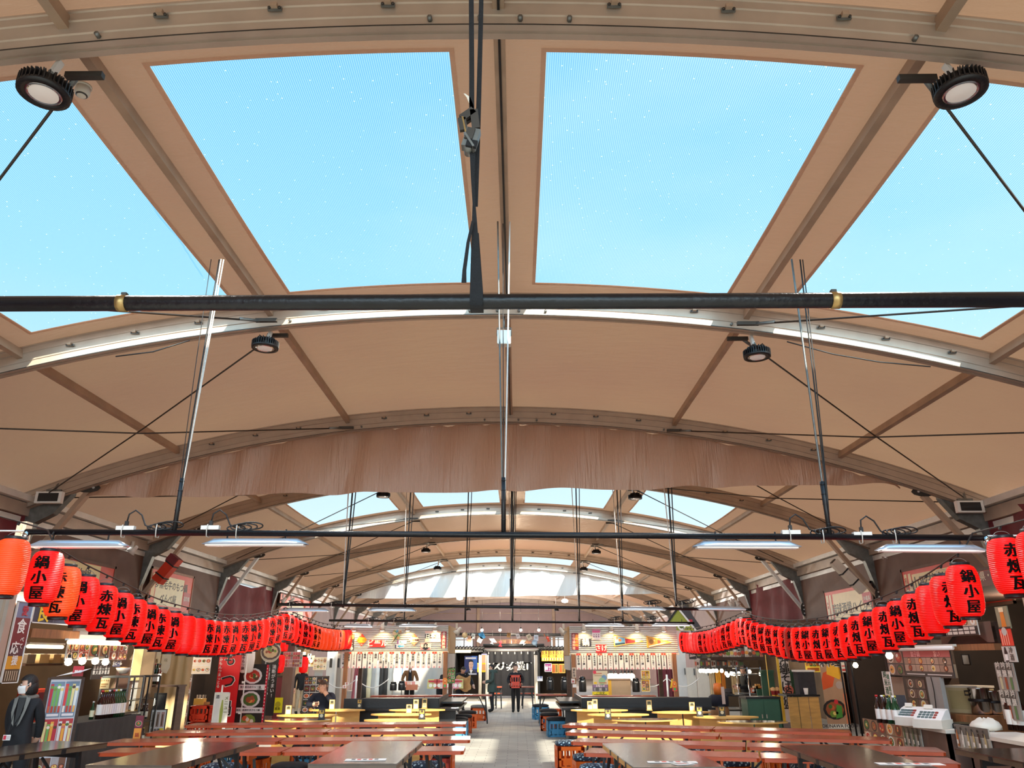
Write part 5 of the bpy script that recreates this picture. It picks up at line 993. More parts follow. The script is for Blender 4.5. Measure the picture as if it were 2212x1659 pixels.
# ==== stalls at the left =============================================================
def bottle(p, mt, lab, h=.4, label=(240, 238, 230), group=None):
    t = thing('sake_bottle', lab, 'bottle', p, R.uniform(-.4, .4), group); m = MB(); r = h*.125; m.lathe([(0, 0), (r, 0), (r, h*.58), (r*.42, h*.74), (r*.36, h*.96), (0, h*.96)], mt, 14); g_ = m.build('bottle_glass', t)
    m = MB(); m.lathe([(r+.001, h*.14), (r+.001, h*.5)], 'print', 14, col=label, cap=False); m.build('bottle_label', g_); m = MB(); m.lathe([(r*.42, h*.93), (r*.44, h), (0, h)], 'print', 10, col=R.choice([(200, 180, 60), (30, 30, 30), (190, 40, 40), (230, 230, 230)])); m.build('bottle_cap', g_)
    return t
def bulbs(pts, lab, n0=0):
    for i, p in enumerate(pts):
        t = thing('hanging_bulb', lab % ORD[i+n0], 'bulb', p, 0, 'stall bulbs'); m = MB(); m.lathe([(0, .06), (.03, .05), (.055, 0), (.04, -.04), (0, -.055)], 'bulb', 12); m.build('globe', t); m = MB(); m.lathe([(0, .11), (.022, .1), (.022, .045)], 'black', 8); m.tube([(0, 0, .1), (0, 0, .25)], .005, 'black', 5); m.build('socket', t)
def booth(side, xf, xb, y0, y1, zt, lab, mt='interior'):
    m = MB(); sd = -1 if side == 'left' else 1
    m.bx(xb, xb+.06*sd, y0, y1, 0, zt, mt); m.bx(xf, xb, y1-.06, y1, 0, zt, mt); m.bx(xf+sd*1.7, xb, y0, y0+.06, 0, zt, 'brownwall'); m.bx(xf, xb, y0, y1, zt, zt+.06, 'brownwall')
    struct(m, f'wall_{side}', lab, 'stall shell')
XA = -6.7
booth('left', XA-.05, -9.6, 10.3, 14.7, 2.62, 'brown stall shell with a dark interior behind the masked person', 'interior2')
m = MB(); m.box((0, 0, 1.75), (.13, .13, 3.5), 'alu'); m.box((.0, -.068, 1.75), (.03, .01, 3.4), 'alu_dirty'); solo(m, 'stall_post', 'pale square post at the left edge of the view beside the tall poster', 'post', (XA+.02, 10.05, 0))
m = MB(); m.add([v for i in range(25) for v in ((XA-.1-3*i/24, 9.98+.05*sin(i*1.3), .0), (XA-.1-3*i/24, 9.98+.05*sin(i*1.3), 2.75+.04*sin(i)))], [(2*i, 2*i+2, 2*i+3, 2*i+1) for i in range(24)], 'maroon', sm=True); solo(m, 'maroon_curtain', 'maroon curtain at the left edge of the view beside the pale post', 'curtain')
wsign('tall_poster', 'tall narrow poster with white brushed characters on the pale post at the left edge', 'poster', XA+.04, 2, 36, 1297, 1474, (96, 60, 66), [('r', 0, 1, .78, 1, (120, 130, 160)), ('r', 0, 1, 0, .2, (90, 70, 50)), ('r', 0, 1, .16, .32, (226, 160, 50)), ('r', 0, 1, .45, .8, (122, 44, 50)), ('t', '愛', .55, .84, .14, (200, 40, 60)), ('t', '食', .5, .62, .2, W_), ('t', 'べて', .72, .5, .08, W_, 1), ('t', '応', .35, .36, .17, W_), ('t', '援', .5, .22, .13, W_)]+[('r', .1+.13*i, .16+.13*i, .02, .14, (200, 180, 150)) for i in range(6)], frame='paperwhite', fw=.012)
wsign('long_banner', 'navy banner with big yellow characters along the top of the stall behind the masked person', 'banner', XA+.03, 66, 262, 1304, 1350, (44, 54, 74), [('t', ch, .1+.19*i, .12, .34, (246, 206, 50)) for i, ch in enumerate('食べて応援北')][:5]+[('r', .2*i-.003, .2*i+.003, .02, .98, (90, 100, 120)) for i in range(1, 5)], frame='paperwhite', fw=.015)
def wbox(x, u0, u1, vt, vb, th, mt, name, lab, cat, col=None, kind=None):
    p, w, h = wallrect(x, u0, u1, vt, vb); m = MB(); m.bx(0, w, 0, th, 0, h, mt, col); return solo(m, name, lab, cat, p, LW if x < 0 else RW, None, kind)
wbox(XA, 66, 170, 1360, 1379, .2, 'wood', 'wooden_beam', 'wooden beam above the dark opening behind the masked person', 'beam')
wbox(XA-.02, 160, 275, 1352, 1384, .05, 'canvas', 'slanted_board', 'pale slanted panel under the navy banner', 'panel')
p, w, h = wallrect(XA-.9, 60, 135, 1388, 1397); m = MB(); m.tube([(0, 0, 0), (w*1.0, 0, 0)], .028, 'tubewarm', 8); m.bx(-.02, w+.02, -.03, .03, .03, .06, 'white'); solo(m, 'tube_lamp', 'lit tube lamp inside the dark stall behind the masked person', 'lamp', p, LW)
p, w, h = wallrect(XA-1.2, 55, 135, 1433, 1438); t = thing('wall_shelf', 'dark shelf inside the stall behind the masked person', 'shelf', p, LW); m = MB(); m.bx(0, w, 0, .3, 0, .03, 'darkwood'); m.build('shelf_board', t)
for i in range(4): m = MB(); m.box((0, 0, .08), (.22+.05*(i % 2), .2, .14), 'print', R.choice([(190, 160, 110), (150, 120, 80), (90, 80, 70), (200, 180, 140)])); m.box((0, 0, .155), (.1, .21, .006), 'print', (220, 210, 190)); solo(m, 'storage_box', f'box on the dark shelf behind the masked person, {ORD[i]} from the left', 'box', p+Vector((-.15, .2+i*.36, .03)), LW)
wsign('photo_menu', 'wide menu panel of red food photos under a light strip at the left', 'menu board', XA+.06, 140, 272, 1389, 1426, (196, 190, 184), [('f', .01, .17, .03, .97, 2, 2, 1, [(120, 50, 40), (90, 60, 50)]), ('f', .18, .33, .03, .97, 2, 2, 2, [(200, 60, 50), (180, 90, 60)]), ('f', .34, .5, .03, .97, 1, 1, 3, (150, 80, 60), (90, 80, 76)), ('f', .51, .67, .03, .97, 1, 1, 4, (130, 90, 70), (90, 80, 76)), ('f', .68, .83, .03, .97, 1, 2, 5, [(200, 100, 60), (120, 50, 40)]), ('f', .84, .99, .03, .97, 2, 2, 6, [(220, 150, 130), (180, 60, 50)])])
p, w, h = wallrect(XA+.14, 148, 270, 1383, 1389); m = MB(); m.tube([(0, 0, 0), (w, 0, 0)], .03, 'tubewarm', 8); m.bx(-.02, w+.02, 0, .05, .025, .05, 'white'); solo(m, 'tube_lamp', 'lit light strip over the red food photos at the left', 'lamp', p, LW)
bulbs([atx(u, v, XA+.1) for u, v in ((148, 1430), (178, 1428), (206, 1428), (228, 1430))], 'lit bulb under the red food photo panel at the left, %s from the left')
wsign('brush_menu', 'dark menu sheet with white vertical writing under the bulbs at the left', 'menu board', XA-.25, 196, 234, 1427, 1467, (44, 42, 42), [('t', s, .1+.16*i, .78, .07, (226, 226, 226), 1) for i, s in enumerate(('地酒飲', '純米大', '吟醸酒', '辛口冷', '熱燗徳', '本日酒'))]+[('r', .5, .95, .05, .1, (200, 40, 60))])
wsign('small_sign', 'small blue sign under the red food photos at the left', 'sign', XA-.2, 245, 259, 1428, 1440, (90, 96, 130), [('t', '生ビール', .5, .3, .08, W_)])
wbox(XA-.3, 240, 274, 1425, 1562, .06, 'brownwall', 'stall_pillar', 'brown panel pillar behind the sake bottles', 'pillar', None, None)
wbox(XA-.28, 277, 293, 1395, 1548, .08, 'white', 'stall_post', 'white post beside the glass showcase at the left', 'post')
wbox(XA-.26, 280, 300, 1400, 1470, .01, 'print', 'price_banner', 'white and yellow price banner above the glass showcase', 'banner', (246, 236, 170))
# A-frame
q = at(140, 1605, 11.0); zt = at(140, 1466, 11.0).z; t = thing('a_frame_sign', 'leaning sign covered in red drink photos standing beside the masked person', 'sign board', (q.x-.0, 10.75, 0), .62); m = MB(); w = .37
m.bx(-w/2, w/2, 0, .02, .05, zt, 'print', (206, 206, 210)); rr = random.Random(12)
for j in range(3):
    for i in range(2):
        x0, z0, z1 = -w/2+.015+i*.175, .1+j*(zt-.11)/3, .1+(j+1)*(zt-.11)/3-.02; m.rect(x0, x0+.165, z0, z1, -.002, 'print', ((150, 130, 130), (190, 50, 56), (120, 140, 160))[j])
        if j == 0: food(m, x0, x0+.165, z0, z1, 2, 2, 60+i, [(120, 80, 60), (180, 170, 170)], -.003)
        else:
            for k in range(4): c = rr.choice([(230, 60, 60), (246, 170, 60), (200, 40, 60), (240, 220, 150), (120, 180, 90), (236, 236, 230)]); xx = x0+.022+k*.04; m.poly([(xx-.013, z0+.06), (xx+.013, z0+.06), (xx+.018, z1-.03-.03*(k % 2)), (xx-.018, z1-.03-.03*(k % 2))], -.004, c); m.disc(xx, z1-.07-.03*(k % 2), .02, -.0045, rr.choice(FOODC), n=8); m.rect(xx-.012, xx+.012, z0+.06, z0+.14, -.005, 'print', rr.choice(FOODC))
            m.rect(x0+.015, x0+.15, z0+.015, z0+.045, -.005, 'print', (240, 230, 230))
m.build('sign_face', t); m = MB()
for s in (-1, 1): m.bx(s*(w/2+.015)-.02, s*(w/2+.015)+.02, -.01, .03, 0, zt+.02, 'darkwood'); m.bar((s*(w/2+.015), .03, zt), (s*(w/2+.015), .36, 0), .04, .03, 'darkwood')
m.bx(-w/2, w/2, -.01, .03, zt, zt+.03, 'darkwood'); m.build('sign_frame', t)
m = MB(); m.add([(-.1, 0, 0), (.24, -.02, .05), (.3, .12, .1), (.0, .16, .05)], [(0, 1, 2, 3)], 'print', (240, 240, 244)); solo(m, 'paper_sheet', 'white sheet lying on top of the leaning drink sign', 'paper', (q.x-.05, 10.75, zt+.035))
m = MB(); m.box((0, 0, .07), (.13, .006, .13), 'print', (190, 30, 44)); m.text('禁煙', 0, .045, .045, -.005, W_); solo(m, 'red_tag', 'small red tag standing on top of the leaning drink sign', 'tag', (q.x+.1, 10.82, zt+.03), .5)
q = atx(175, 1530, -6.5); m = MB(); m.add([(-.1, 0, 0), (.1, 0, 0), (.1, .1, 0), (-.1, .1, 0), (-.1, .08, .28), (.1, .08, .28)], [(3, 2, 1, 0), (0, 1, 5, 4), (1, 2, 5), (0, 4, 3), (2, 3, 4, 5)], 'print', (236, 228, 220)); m.rect(-.08, .08, .06, .2, .015, 'print', (150, 130, 120)); solo(m, 'leaflet_holder', 'white leaflet holder at the near end of the bottle counter at the left', 'leaflet holder', (-6.5, 11.55, .905), .5)
# counter with black cloth
t = thing('cloth_counter', 'counter under a draped black cloth carrying sake bottles at the left', 'counter', (-6.6, 12.3, 0)); m = MB(); m.bx(-.35, .38, -.88, .95, .86, .9, 'darkwood'); m.build('counter_board', t); m = MB(); N = 60; P = [(-.36, -.9), (.4, -.9), (.4, .97), (-.36, .97)]; pts = []
for k in range(3):
    a, b = P[k], P[k+1]; n = 14 if k != 1 else 34
    for i in range(n): s = i/n; pts.append((a[0]+(b[0]-a[0])*s, a[1]+(b[1]-a[1])*s, k))
vs = []
for i, (x, y, k) in enumerate(pts):
    d = .012*sin(i*1.9)+.015; nx, ny = ((0, -1), (1, 0), (0, 1))[k]; vs += [(x, y, .902), (x+nx*.01, y+ny*.01, .88), (x+nx*(d+.01), y+ny*(d+.01), .02)]
m.add(vs, [(3*i+j, 3*i+3+j, 3*i+4+j, 3*i+1+j) for i in range(len(pts)-1) for j in (0, 1)], 'clothblack', sm=True); m.quad((-.36, -.9, .903), (.4, -.9, .903), (.4, .97, .903), (-.36, .97, .903), 'clothblack'); m.build('black_cloth', t)
for i in range(11):
    u = 212+i*4.9; p = atz(u, 1553-i*.55, .905); bottle(Vector((p.x+.0, p.y, .905)), 'glassbrown' if i < 6 else 'glassgreen', f'sake bottle on the black cloth counter at the left, {ORD[i]} from the left', .4, R.choice([(240, 240, 236), (236, 228, 210), (226, 226, 230), (240, 236, 230), (230, 160, 170)]), 'sake bottles on the black cloth counter')
p = atz(196, 1554, .905); bottle(p, 'glassgreen', 'small clear bottle apart from the row at the near end of the black cloth counter', .25, (230, 226, 190))
p = atz(203, 1553, .905); bottle(Vector((p.x, p.y+.1, .905)), 'glassbrown', 'short dark bottle just left of the row of sake bottles', .3, (240, 236, 226))
t = thing('red_cabinet', 'small dark red cabinet behind the sake bottles at the left', 'cabinet', (-7.25, 12.35, .9), LW); m = MB(); m.bx(-.3, .3, 0, .3, -.1, .42, 'crate_red'); m.build('cabinet_body', t)
for s in (-1, 1): m = MB(); m.bx(s*.15-.12, s*.15+.12, -.012, 0, 0, .38, 'maroon'); d_ = m.build('cabinet_door', t); m = MB(); m.box((s*.04, -.02, .2), (.02, .015, .04), 'brass'); m.build('handle', d_)
fsign('notice_card', 'cream notice card standing above the sake bottles at the left', 'notice', 12.7, 217, 236, 1465, 1488, (236, 206, 150), [('t', 'おすすめ', .5, .7, .035, (120, 70, 30)), ('r', .1, .9, .4, .5, (170, 120, 70)), ('r', .1, .7, .2, .28, (170, 120, 70))])
def showcase(x, y, z, w, d, h, lab, fr='galv', n=3):
    t = thing('glass_showcase', lab, 'display case', (x, y, z)); m = MB()
    for a in (-1, 1):
        for b in (-1, 1): m.bx(a*w/2-.012, a*w/2+.012, b*d/2-.012, b*d/2+.012, 0, h, fr)
    for q in (0, h): m.bx(-w/2, w/2, -d/2, d/2, q-.015, q+.015, fr)
    m.build('case_frame', t); m = MB(); m.quad((w/2, -d/2, 0), (w/2, d/2, 0), (w/2, d/2, h), (w/2, -d/2, h), 'glass'); m.quad((-w/2, -d/2, 0), (w/2, -d/2, 0), (w/2, -d/2, h), (-w/2, -d/2, h), 'glass'); m.build('glass_pane', t)
    for k in range(1, n): m = MB(); m.bx(-w/2+.02, w/2-.02, -d/2+.02, d/2-.02, h*k/n-.008, h*k/n, fr); m.build('case_shelf', t)
    return t
showcase(-6.5, 13.1, .93, .44, .5, .55, 'glass showcase with metal edges at the far end of the bottle counter')
for i in range(6): bottle(Vector((-6.66+.14*(i % 3), 13.0+.22*(i//3), .95)), 'glassbrown', f'small dark bottle inside the glass showcase, {ORD[i]} one', .16, (230, 226, 210))
t = thing('bowl', 'pale bowl of food on top of the glass showcase', 'bowl', (-6.5, 13.05, 1.526)); m = MB(); m.lathe([(.05, 0), (.1, .05), (.12, .09), (.11, .09), (.09, .055)], 'offwhite', 16); m.build('bowl_body', t); m = MB(); m.lathe([(.1, .075), (.05, .1), (0, .105)], 'tan', 10); m.build('food', t)
showcase(-6.5, 13.95, .02, .26, .4, 1.45, 'tall black drinks showcase beyond the bottle counter at the left', 'black', 4)
for i in range(8): bottle(Vector((-6.59+.06*(i % 4), 13.9, .41+.375*(i//4))), 'glassbrown', f'dark bottle inside the tall black showcase, {ORD[i]} one', .24, (230, 226, 210))
fsign('flyer_stand', 'flyer in maroon and orange standing at the end of the black cloth', 'flyer', 11.2, 290, 306, 1546, 1603, (122, 44, 60), [('r', 0, 1, 0, .52, (236, 150, 60)), ('D', .5, .7, .05, 5, (200, 120, 130)), ('t', '鍋', .5, .2, .06, (180, 60, 30))])
fsign('photo_sheet', 'pale sheet of bottle photos on a stand left of the orange crates', 'photo sheet', 14.9, 325, 357, 1533, 1583, (226, 226, 224), [('r', .06+.31*i, .28+.31*i, .25, .9, (150+20*i, 150, 140)) for i in range(3)]+[('r', .12+.31*i, .2+.31*i, .3, .8, (90, 70, 50)) for i in range(3)]+[('t', '日本酒', .4, .06, .06, (40, 40, 40)), ('r', .7, .95, .04, .2, (236, 220, 60))], frame='black', fw=.01)
fsign('mesh_panel', 'black mesh panel with two white clips beside the glass showcase', 'panel', 15.2, 331, 358, 1497, 1535, (26, 26, 26), [('r', .25+.07*i, .28+.07*i, .05, .9, (70, 70, 70)) for i in range(10)]+[('p', [(.08, .25), (.14, .3), (.14, .7), (.08, .7)], W_), ('p', [(.2, .3), (.26, .35), (.28, .6), (.2, .6)], W_)])
# second stall, sunlit
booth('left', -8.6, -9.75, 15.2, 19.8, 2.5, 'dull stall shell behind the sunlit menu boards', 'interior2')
m = MB(); m.add([v for i in range(13) for v in ((-7.75+.65*i/12, 17.2+.04*sin(i*1.7), 0), (-7.75+.65*i/12, 17.2+.04*sin(i*1.7), 2.4))], [(2*i, 2*i+2, 2*i+3, 2*i+1) for i in range(12)], 'print', (196, 168, 124), sm=True); solo(m, 'tan_canvas', 'tan canvas flap hanging left of the tall food photo board', 'canvas')
wsign('food_photo_board', 'tall bright board of many food photos in the sunlit stall', 'menu board', -8.0, 360, 400, 1418, 1578, (240, 236, 226), [('f', .02, .98, .02+.16*i, .02+.16*i+.15, 3, 1, 20+i, [(236, 226, 200), (150, 140, 130), (200, 160, 130)], (240, 236, 230)) for i in range(6)], frame='darksteel', fw=.015)
fsign('food_photo_sheet', 'white sheet with two rows of food photos beside the tall food photo board', 'menu sheet', 18.6, 405, 455, 1418, 1456, (248, 244, 236), [('f', .02, .98, .5, .98, 5, 1, 31, (250, 240, 226)), ('f', .02, .98, .02, .46, 5, 1, 32, (250, 236, 216))])
for i, (u0, u1, vb) in enumerate(((328, 345, 1458), (348, 368, 1455))):
    p, w, h = frontrect(16.6, u0, u1, 1404, vb); m = MB(); N = 8; m.add([(0, .01, h), (w, .01, h), (w, .01, h*.25), (w*.75, .01, 0), (w*.3, .01, .02), (0, .01, h*.2)], [(0, 5, 4, 3, 2, 1)], 'print', (252, 246, 226)); m.text('酒', w*.5, h*.5, w*.5, .0, (120, 90, 50)) if i == 0 else m.text('味', w*.5, h*.5, w*.4, 0, (200, 190, 160)); solo(m, 'tongue_banner', f'white tongue-shaped banner in the sunlit stall, {["left", "right"][i]} one', 'banner', p)
for i in range(4): fsign('yellow_slip', f'yellow paper slip above the glass showcase, {ORD[i]} from the left', 'paper', 16.2, 305+6.5*i, 311+6.5*i, 1402+2*(i % 2), 1432+3*(i % 3), (250, 216, 40), [('t', '鍋定食', .5, .72, .05, (110, 80, 10), 1)], th=.004)
for i in range(5): p = at(318+i*5.5, 1478, 15.6); bottle(p, 'glassgreen' if i % 2 else 'glassbrown', f'bottle on the shelf behind the glass showcase, {ORD[i]} from the left', .38)
m = MB(); p = at(310, 1480, 15.6); m.bx(0, .75, -.15, .25, -.03, 0, 'darkwood'); m.bx(0, .05, -.1, .2, -.95, -.03, 'darkwood'); m.bx(.7, .75, -.1, .2, -.95, -.03, 'darkwood'); solo(m, 'bottle_shelf', 'dark shelf carrying bottles behind the glass showcase', 'shelf', p)
for k in range(2):
    p = atz(428, 1594, 0); o = bpy.data.objects.new('beer_crate', crate_mesh('crate_red')); C.objects.link(o); o.location = (p.x, p.y, .36*k); o.rotation_euler[2] = .05; tag(o, f'orange-red bottle crate in the sunlit stall, {["lower", "upper"][k]} of a stack', 'crate', 'crates stacked in the sunlit stall')
t = thing('chopstick_box', 'light wooden box of chopsticks on the stacked orange-red crates', 'box', (p.x-.05, p.y, .72)); m = MB(); m.bx(-.14, .1, -.08, .08, 0, .14, 'yellowtop'); m.bx(.1, .2, -.06, .06, 0, .06, 'tan'); m.build('box_body', t); m = MB()
for i in range(14): m.box((-.12+.016*i, R.uniform(-.05, .05), .17), (.008, .008, .1), 'offwhite')
m.build('chopsticks', t)['kind'] = 'stuff'
fsign('white_menu_stand', 'white standing menu sheet with a green bottle picture by the red banner', 'menu stand', 17.6, 461, 491, 1497, 1572, (244, 240, 226), [('r', .04, .4, .05, .95, (232, 230, 226)), ('p', [(.5, .1), (.66, .1), (.7, .5), (.62, .8), (.54, .8), (.46, .5)], (170, 180, 90)), ('t', 'メニュー', .86, .8, .09, (110, 110, 40), 1), ('t', '酒', .2, .85, .08, (60, 60, 60))], frame='white', fw=.015)
m = MB(); p = at(470, 1570, 17.8); m.tube([(p.x, 17.8, 0), (p.x, 17.8, 1.2)], .02, 'white', 8); m.lathe([(.2, 0), (.2, .03), (.03, .06)], 'white', 16, (p.x, 17.8, 0)); solo(m, 'banner_stand_foot', 'white pole stand behind the white menu sheet', 'stand')
t_ = [('t', 'も', .5, .8, .34, W_), ('t', 'つ', .52, .5, .42, W_), ('t', '鍋', .5, .14, .4, W_), ('t', 'も', .5, .805, .3, BK), ('t', 'つ', .52, .51, .38, BK), ('t', '鍋', .5, .155, .36, BK), ('t', 'よかもんつまっとる', .1, .9, .085, W_, 1)]
fsign('red_banner', 'tall red banner with large black and white characters by the sunlit stall', 'banner flag', 19.9, 466, 514, 1404, 1568, (230, 20, 30), t_, th=.006)
m = MB(); p = at(511, 1568, 19.8); m.tube([(p.x+.06, 19.85, 0), (p.x+.06, 19.85, 2.5)], .014, 'white', 8)
for z in (.5, 1.2, 1.9): m.box((p.x+.03, 19.85, z), (.08, .02, .05), 'white')
solo(m, 'banner_pole', 'white pole of the tall red banner', 'pole')
fsign('dish_board', 'tall board with three big bowls of hot pot and captions', 'menu board', 20.5, 513, 574, 1436, 1582, (30, 26, 24), [('r', 0, .93, .0, .08, (236, 234, 230)), ('D', .46, .17, .24, 51, (30, 30, 30)), ('r', 0, .93, .28, .36, (238, 238, 238)), ('D', .46, .48, .25, 53, (226, 226, 226)), ('r', 0, .93, .62, .7, (238, 238, 238)), ('D', .46, .83, .24, 55, (232, 232, 230)), ('t', '博多黒毛和牛もつ鍋', .42, .65, .06, (60, 60, 60)), ('t', '博多黒毛和牛辛子もつ鍋', .42, .31, .055, (60, 60, 60)), ('t', '1,280円', .74, .625, .04, (60, 60, 60)), ('r', .93, 1, 0, 1, (206, 30, 60))]+[('d', .965, .04+.05*i, .012, W_) for i in range(19)], frame='black', fw=.015)
p = at(534, 1423, 20.2); t = thing('white_lantern', 'white paper lantern with a column of black writing above the bowl board', 'lantern', p); m = MB(); m.lathe([(.1, -.34), (.17, -.3), (.19, 0), (.17, .3), (.1, .34)], 'paperwhite', 20); m.build('lantern_body', t); m = MB(); m.lathe([(.1, .34), (.1, .38), (0, .38)], 'black', 14); m.build('top_cap', t); m = MB(); m.text('黒毛和牛もつ鍋', -.02, .24, .08, -.2, BK, vert=True); m.build('lettering', t)
fsign('black_banner', 'tall black banner with a round food picture at its top and white vertical writing', 'banner flag', 22.4, 561, 598, 1388, 1546, (30, 28, 28), [('d', .48, .87, .29, (210, 200, 180)), ('D', .48, .87, .27, 77, (90, 70, 66)), ('t', '油断がうまい!', .78, .64, .12, (226, 226, 226), 1), ('t', '串焼がうまい!!', .45, .6, .12, (226, 226, 226), 1), ('t', '『', .2, .68, .14, (226, 226, 226))], th=.008)
def small_lantern(u, v, y, lab, ch, r=.13, hh=.28):
    p = at(u, v, y); t = thing('paper_lantern', lab, 'lantern', p); m = MB(); m.lathe([(r*.5, -hh/2), (r*.9, -hh*.42), (r, 0), (r*.9, hh*.42), (r*.5, hh/2)], 'lantern_red', 18); m.build('lantern_body', t); m = MB(); m.lathe([(r*.55, hh/2), (r*.55, hh/2+.05), (0, hh/2+.05)], 'black', 12); m.lathe([(r*.5, -hh/2), (r*.5, -hh/2-.03), (0, -hh/2-.03)], 'black', 12); m.build('cap', t)
    if ch: m = MB(); m.text(ch, 0, .03, .11, -r-.005, BK, vert=True); m.build('lettering', t)
small_lantern(603, 1434, 23, 'red lantern with two black characters beside the black banner', '串焼', .16, .5); small_lantern(656, 1436, 24, 'plain red lantern beyond the photo strip near the standing person', None, .14, .46); small_lantern(614, 1396, 24, 'short red lantern partly hidden above the photo strip', None, .12, .3)
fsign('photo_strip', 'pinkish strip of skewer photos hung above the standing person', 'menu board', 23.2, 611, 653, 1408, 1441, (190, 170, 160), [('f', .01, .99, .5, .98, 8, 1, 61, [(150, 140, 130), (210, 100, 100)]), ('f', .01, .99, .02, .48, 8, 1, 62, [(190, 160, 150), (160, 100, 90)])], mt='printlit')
fsign('yellow_poster', 'bright yellow poster on the red-brown stall wall behind the oval tables', 'poster', 23., 590, 610, 1507, 1540, (246, 230, 30), [('d', .5, .55, .08, (190, 170, 40)), ('t', '募集', .5, .2, .08, (120, 110, 20))], th=.006)
for i, (u0, u1, y, mt) in enumerate(((578, 592, 23.4, 'brownwall'), (613, 634, 24.2, 'brownwall'), (706, 724, 27.5, 'alu_white'), (725, 738, 28, 'alu'))):
    p, w, h = frontrect(y, u0, u1, 1330, 1535); m = MB(); m.bx(0, w, 0, .3, 0, h+p.z-(.45 if u0 > 700 else 0), mt); m.bx(-.02, w+.02, -.015, .31, 0, .1, mt); m.box((w/2, -.01, 1.6), (w*.3, .02, .3), 'darksteel') if i > 1 else None; solo(m, 'stall_pillar', ['brown pillar behind the black banner', 'brown pillar left of the standing person', 'white door column with a dark lock left of the left kiosk', 'grey column just left of the left kiosk'][i], 'pillar', (p.x, y, 0))
m = MB(); p, w, h = frontrect(25.5, 590, 640, 1440, 1535); m.bx(0, w, 0, .05, 0, 1.2, 'maroon'); m.bx(0, w, -.02, .05, 1.2, 1.25, 'darkwood'); solo(m, 'stall_counter', 'dark red low stall front behind the yellow poster', 'counter', (p.x, 24.9, 0))
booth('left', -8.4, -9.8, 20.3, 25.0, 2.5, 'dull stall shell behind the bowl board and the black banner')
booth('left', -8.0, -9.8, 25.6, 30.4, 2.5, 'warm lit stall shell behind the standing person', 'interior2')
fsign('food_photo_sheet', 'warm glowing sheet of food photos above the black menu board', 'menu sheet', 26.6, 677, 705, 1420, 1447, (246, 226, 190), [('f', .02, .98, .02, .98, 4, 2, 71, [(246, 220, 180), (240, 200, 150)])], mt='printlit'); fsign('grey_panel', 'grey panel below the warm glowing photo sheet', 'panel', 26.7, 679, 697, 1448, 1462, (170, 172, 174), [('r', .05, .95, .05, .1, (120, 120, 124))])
for i, u in enumerate((640, 652, 664, 671)):
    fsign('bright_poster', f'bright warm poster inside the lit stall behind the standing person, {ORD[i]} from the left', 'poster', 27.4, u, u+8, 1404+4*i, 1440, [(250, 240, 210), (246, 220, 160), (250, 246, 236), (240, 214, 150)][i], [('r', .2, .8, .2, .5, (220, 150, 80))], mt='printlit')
bulbs([at(u, v, 26) for u, v in ((672, 1428), (668, 1420), (660, 1424))], 'lit bulb in the stall behind the standing person, %s of three')
fsign('black_menu_board', 'black menu board with a grid of dishes behind the seated man', 'menu board', 23.8, 655, 706, 1462, 1540, (206, 200, 194), [('f', .0, .48, .78, 1, 3, 2, 81, (44, 42, 40)), ('f', .5, 1, .78, 1, 2, 1, 82, (44, 42, 40)), ('f', 0, 1, .57, .77, 4, 1, 83, (40, 36, 34)), ('f', 0, 1, .37, .56, 4, 1, 84, (40, 36, 34)), ('f', 0, 1, .18, .36, 4, 1, 85, (40, 36, 34)), ('f', 0, 1, 0, .17, 4, 1, 86, (40, 36, 34))], frame='darkwood', pivot_tilt=-.05)
# wall signs high on the side wall
wsign('stall_signboard', 'large red signboard with cream papers on the brown wall above the first left stall', 'signboard', -9.78, 38, 238, 1205, 1284, (214, 60, 44), [('r', .36, .82, .3, .98, (236, 220, 160)), ('t', '名物鍋', .58, .48, .3, (60, 40, 30)), ('r', .02, .07, .05, .85, (226, 206, 170)), ('t', '地元鍋横丁', .045, .68, .12, (60, 40, 30), 1), ('r', .22, .28, .2, .95, (230, 200, 150)), ('t', '大鍋祭', .25, .74, .15, (60, 40, 30), 1), ('r', .8, .99, .1, .34, (190, 30, 36)), ('t', '石川県', .9, .15, .13, W_)], frame='brownwall', fw=.06)
wsign('stall_signboard', 'cream signboard with black brush writing in a red surround on the sunlit stall wall', 'signboard', -9.78, 316, 408, 1236, 1318, (232, 80, 50), [('r', .12, .78, .1, .88, (250, 244, 200)), ('t', '博多黒毛牛のもつ鍋', .44, .56, .26, (50, 50, 30)), ('t', 'べんべ屋', .44, .2, .26, (60, 60, 40)), ('r', .8, .98, .2, .55, (196, 30, 40)), ('t', '福岡県', .89, .32, .14, W_), ('r', .02, .1, .3, .9, (246, 220, 160)), ('t', '③', .15, .66, .16, (110, 110, 70))], frame='wood', fw=.06)
wsign('stall_signboard', 'red and cream signboard far along the left side wall above the dark brace', 'signboard', -9.78, 600, 672, 1290, 1345, (236, 110, 80), [('r', .2, .7, .2, .8, (246, 230, 190)), ('t', '串焼屋', .45, .35, .3, (60, 40, 30))], frame='brownwall', fw=.06)
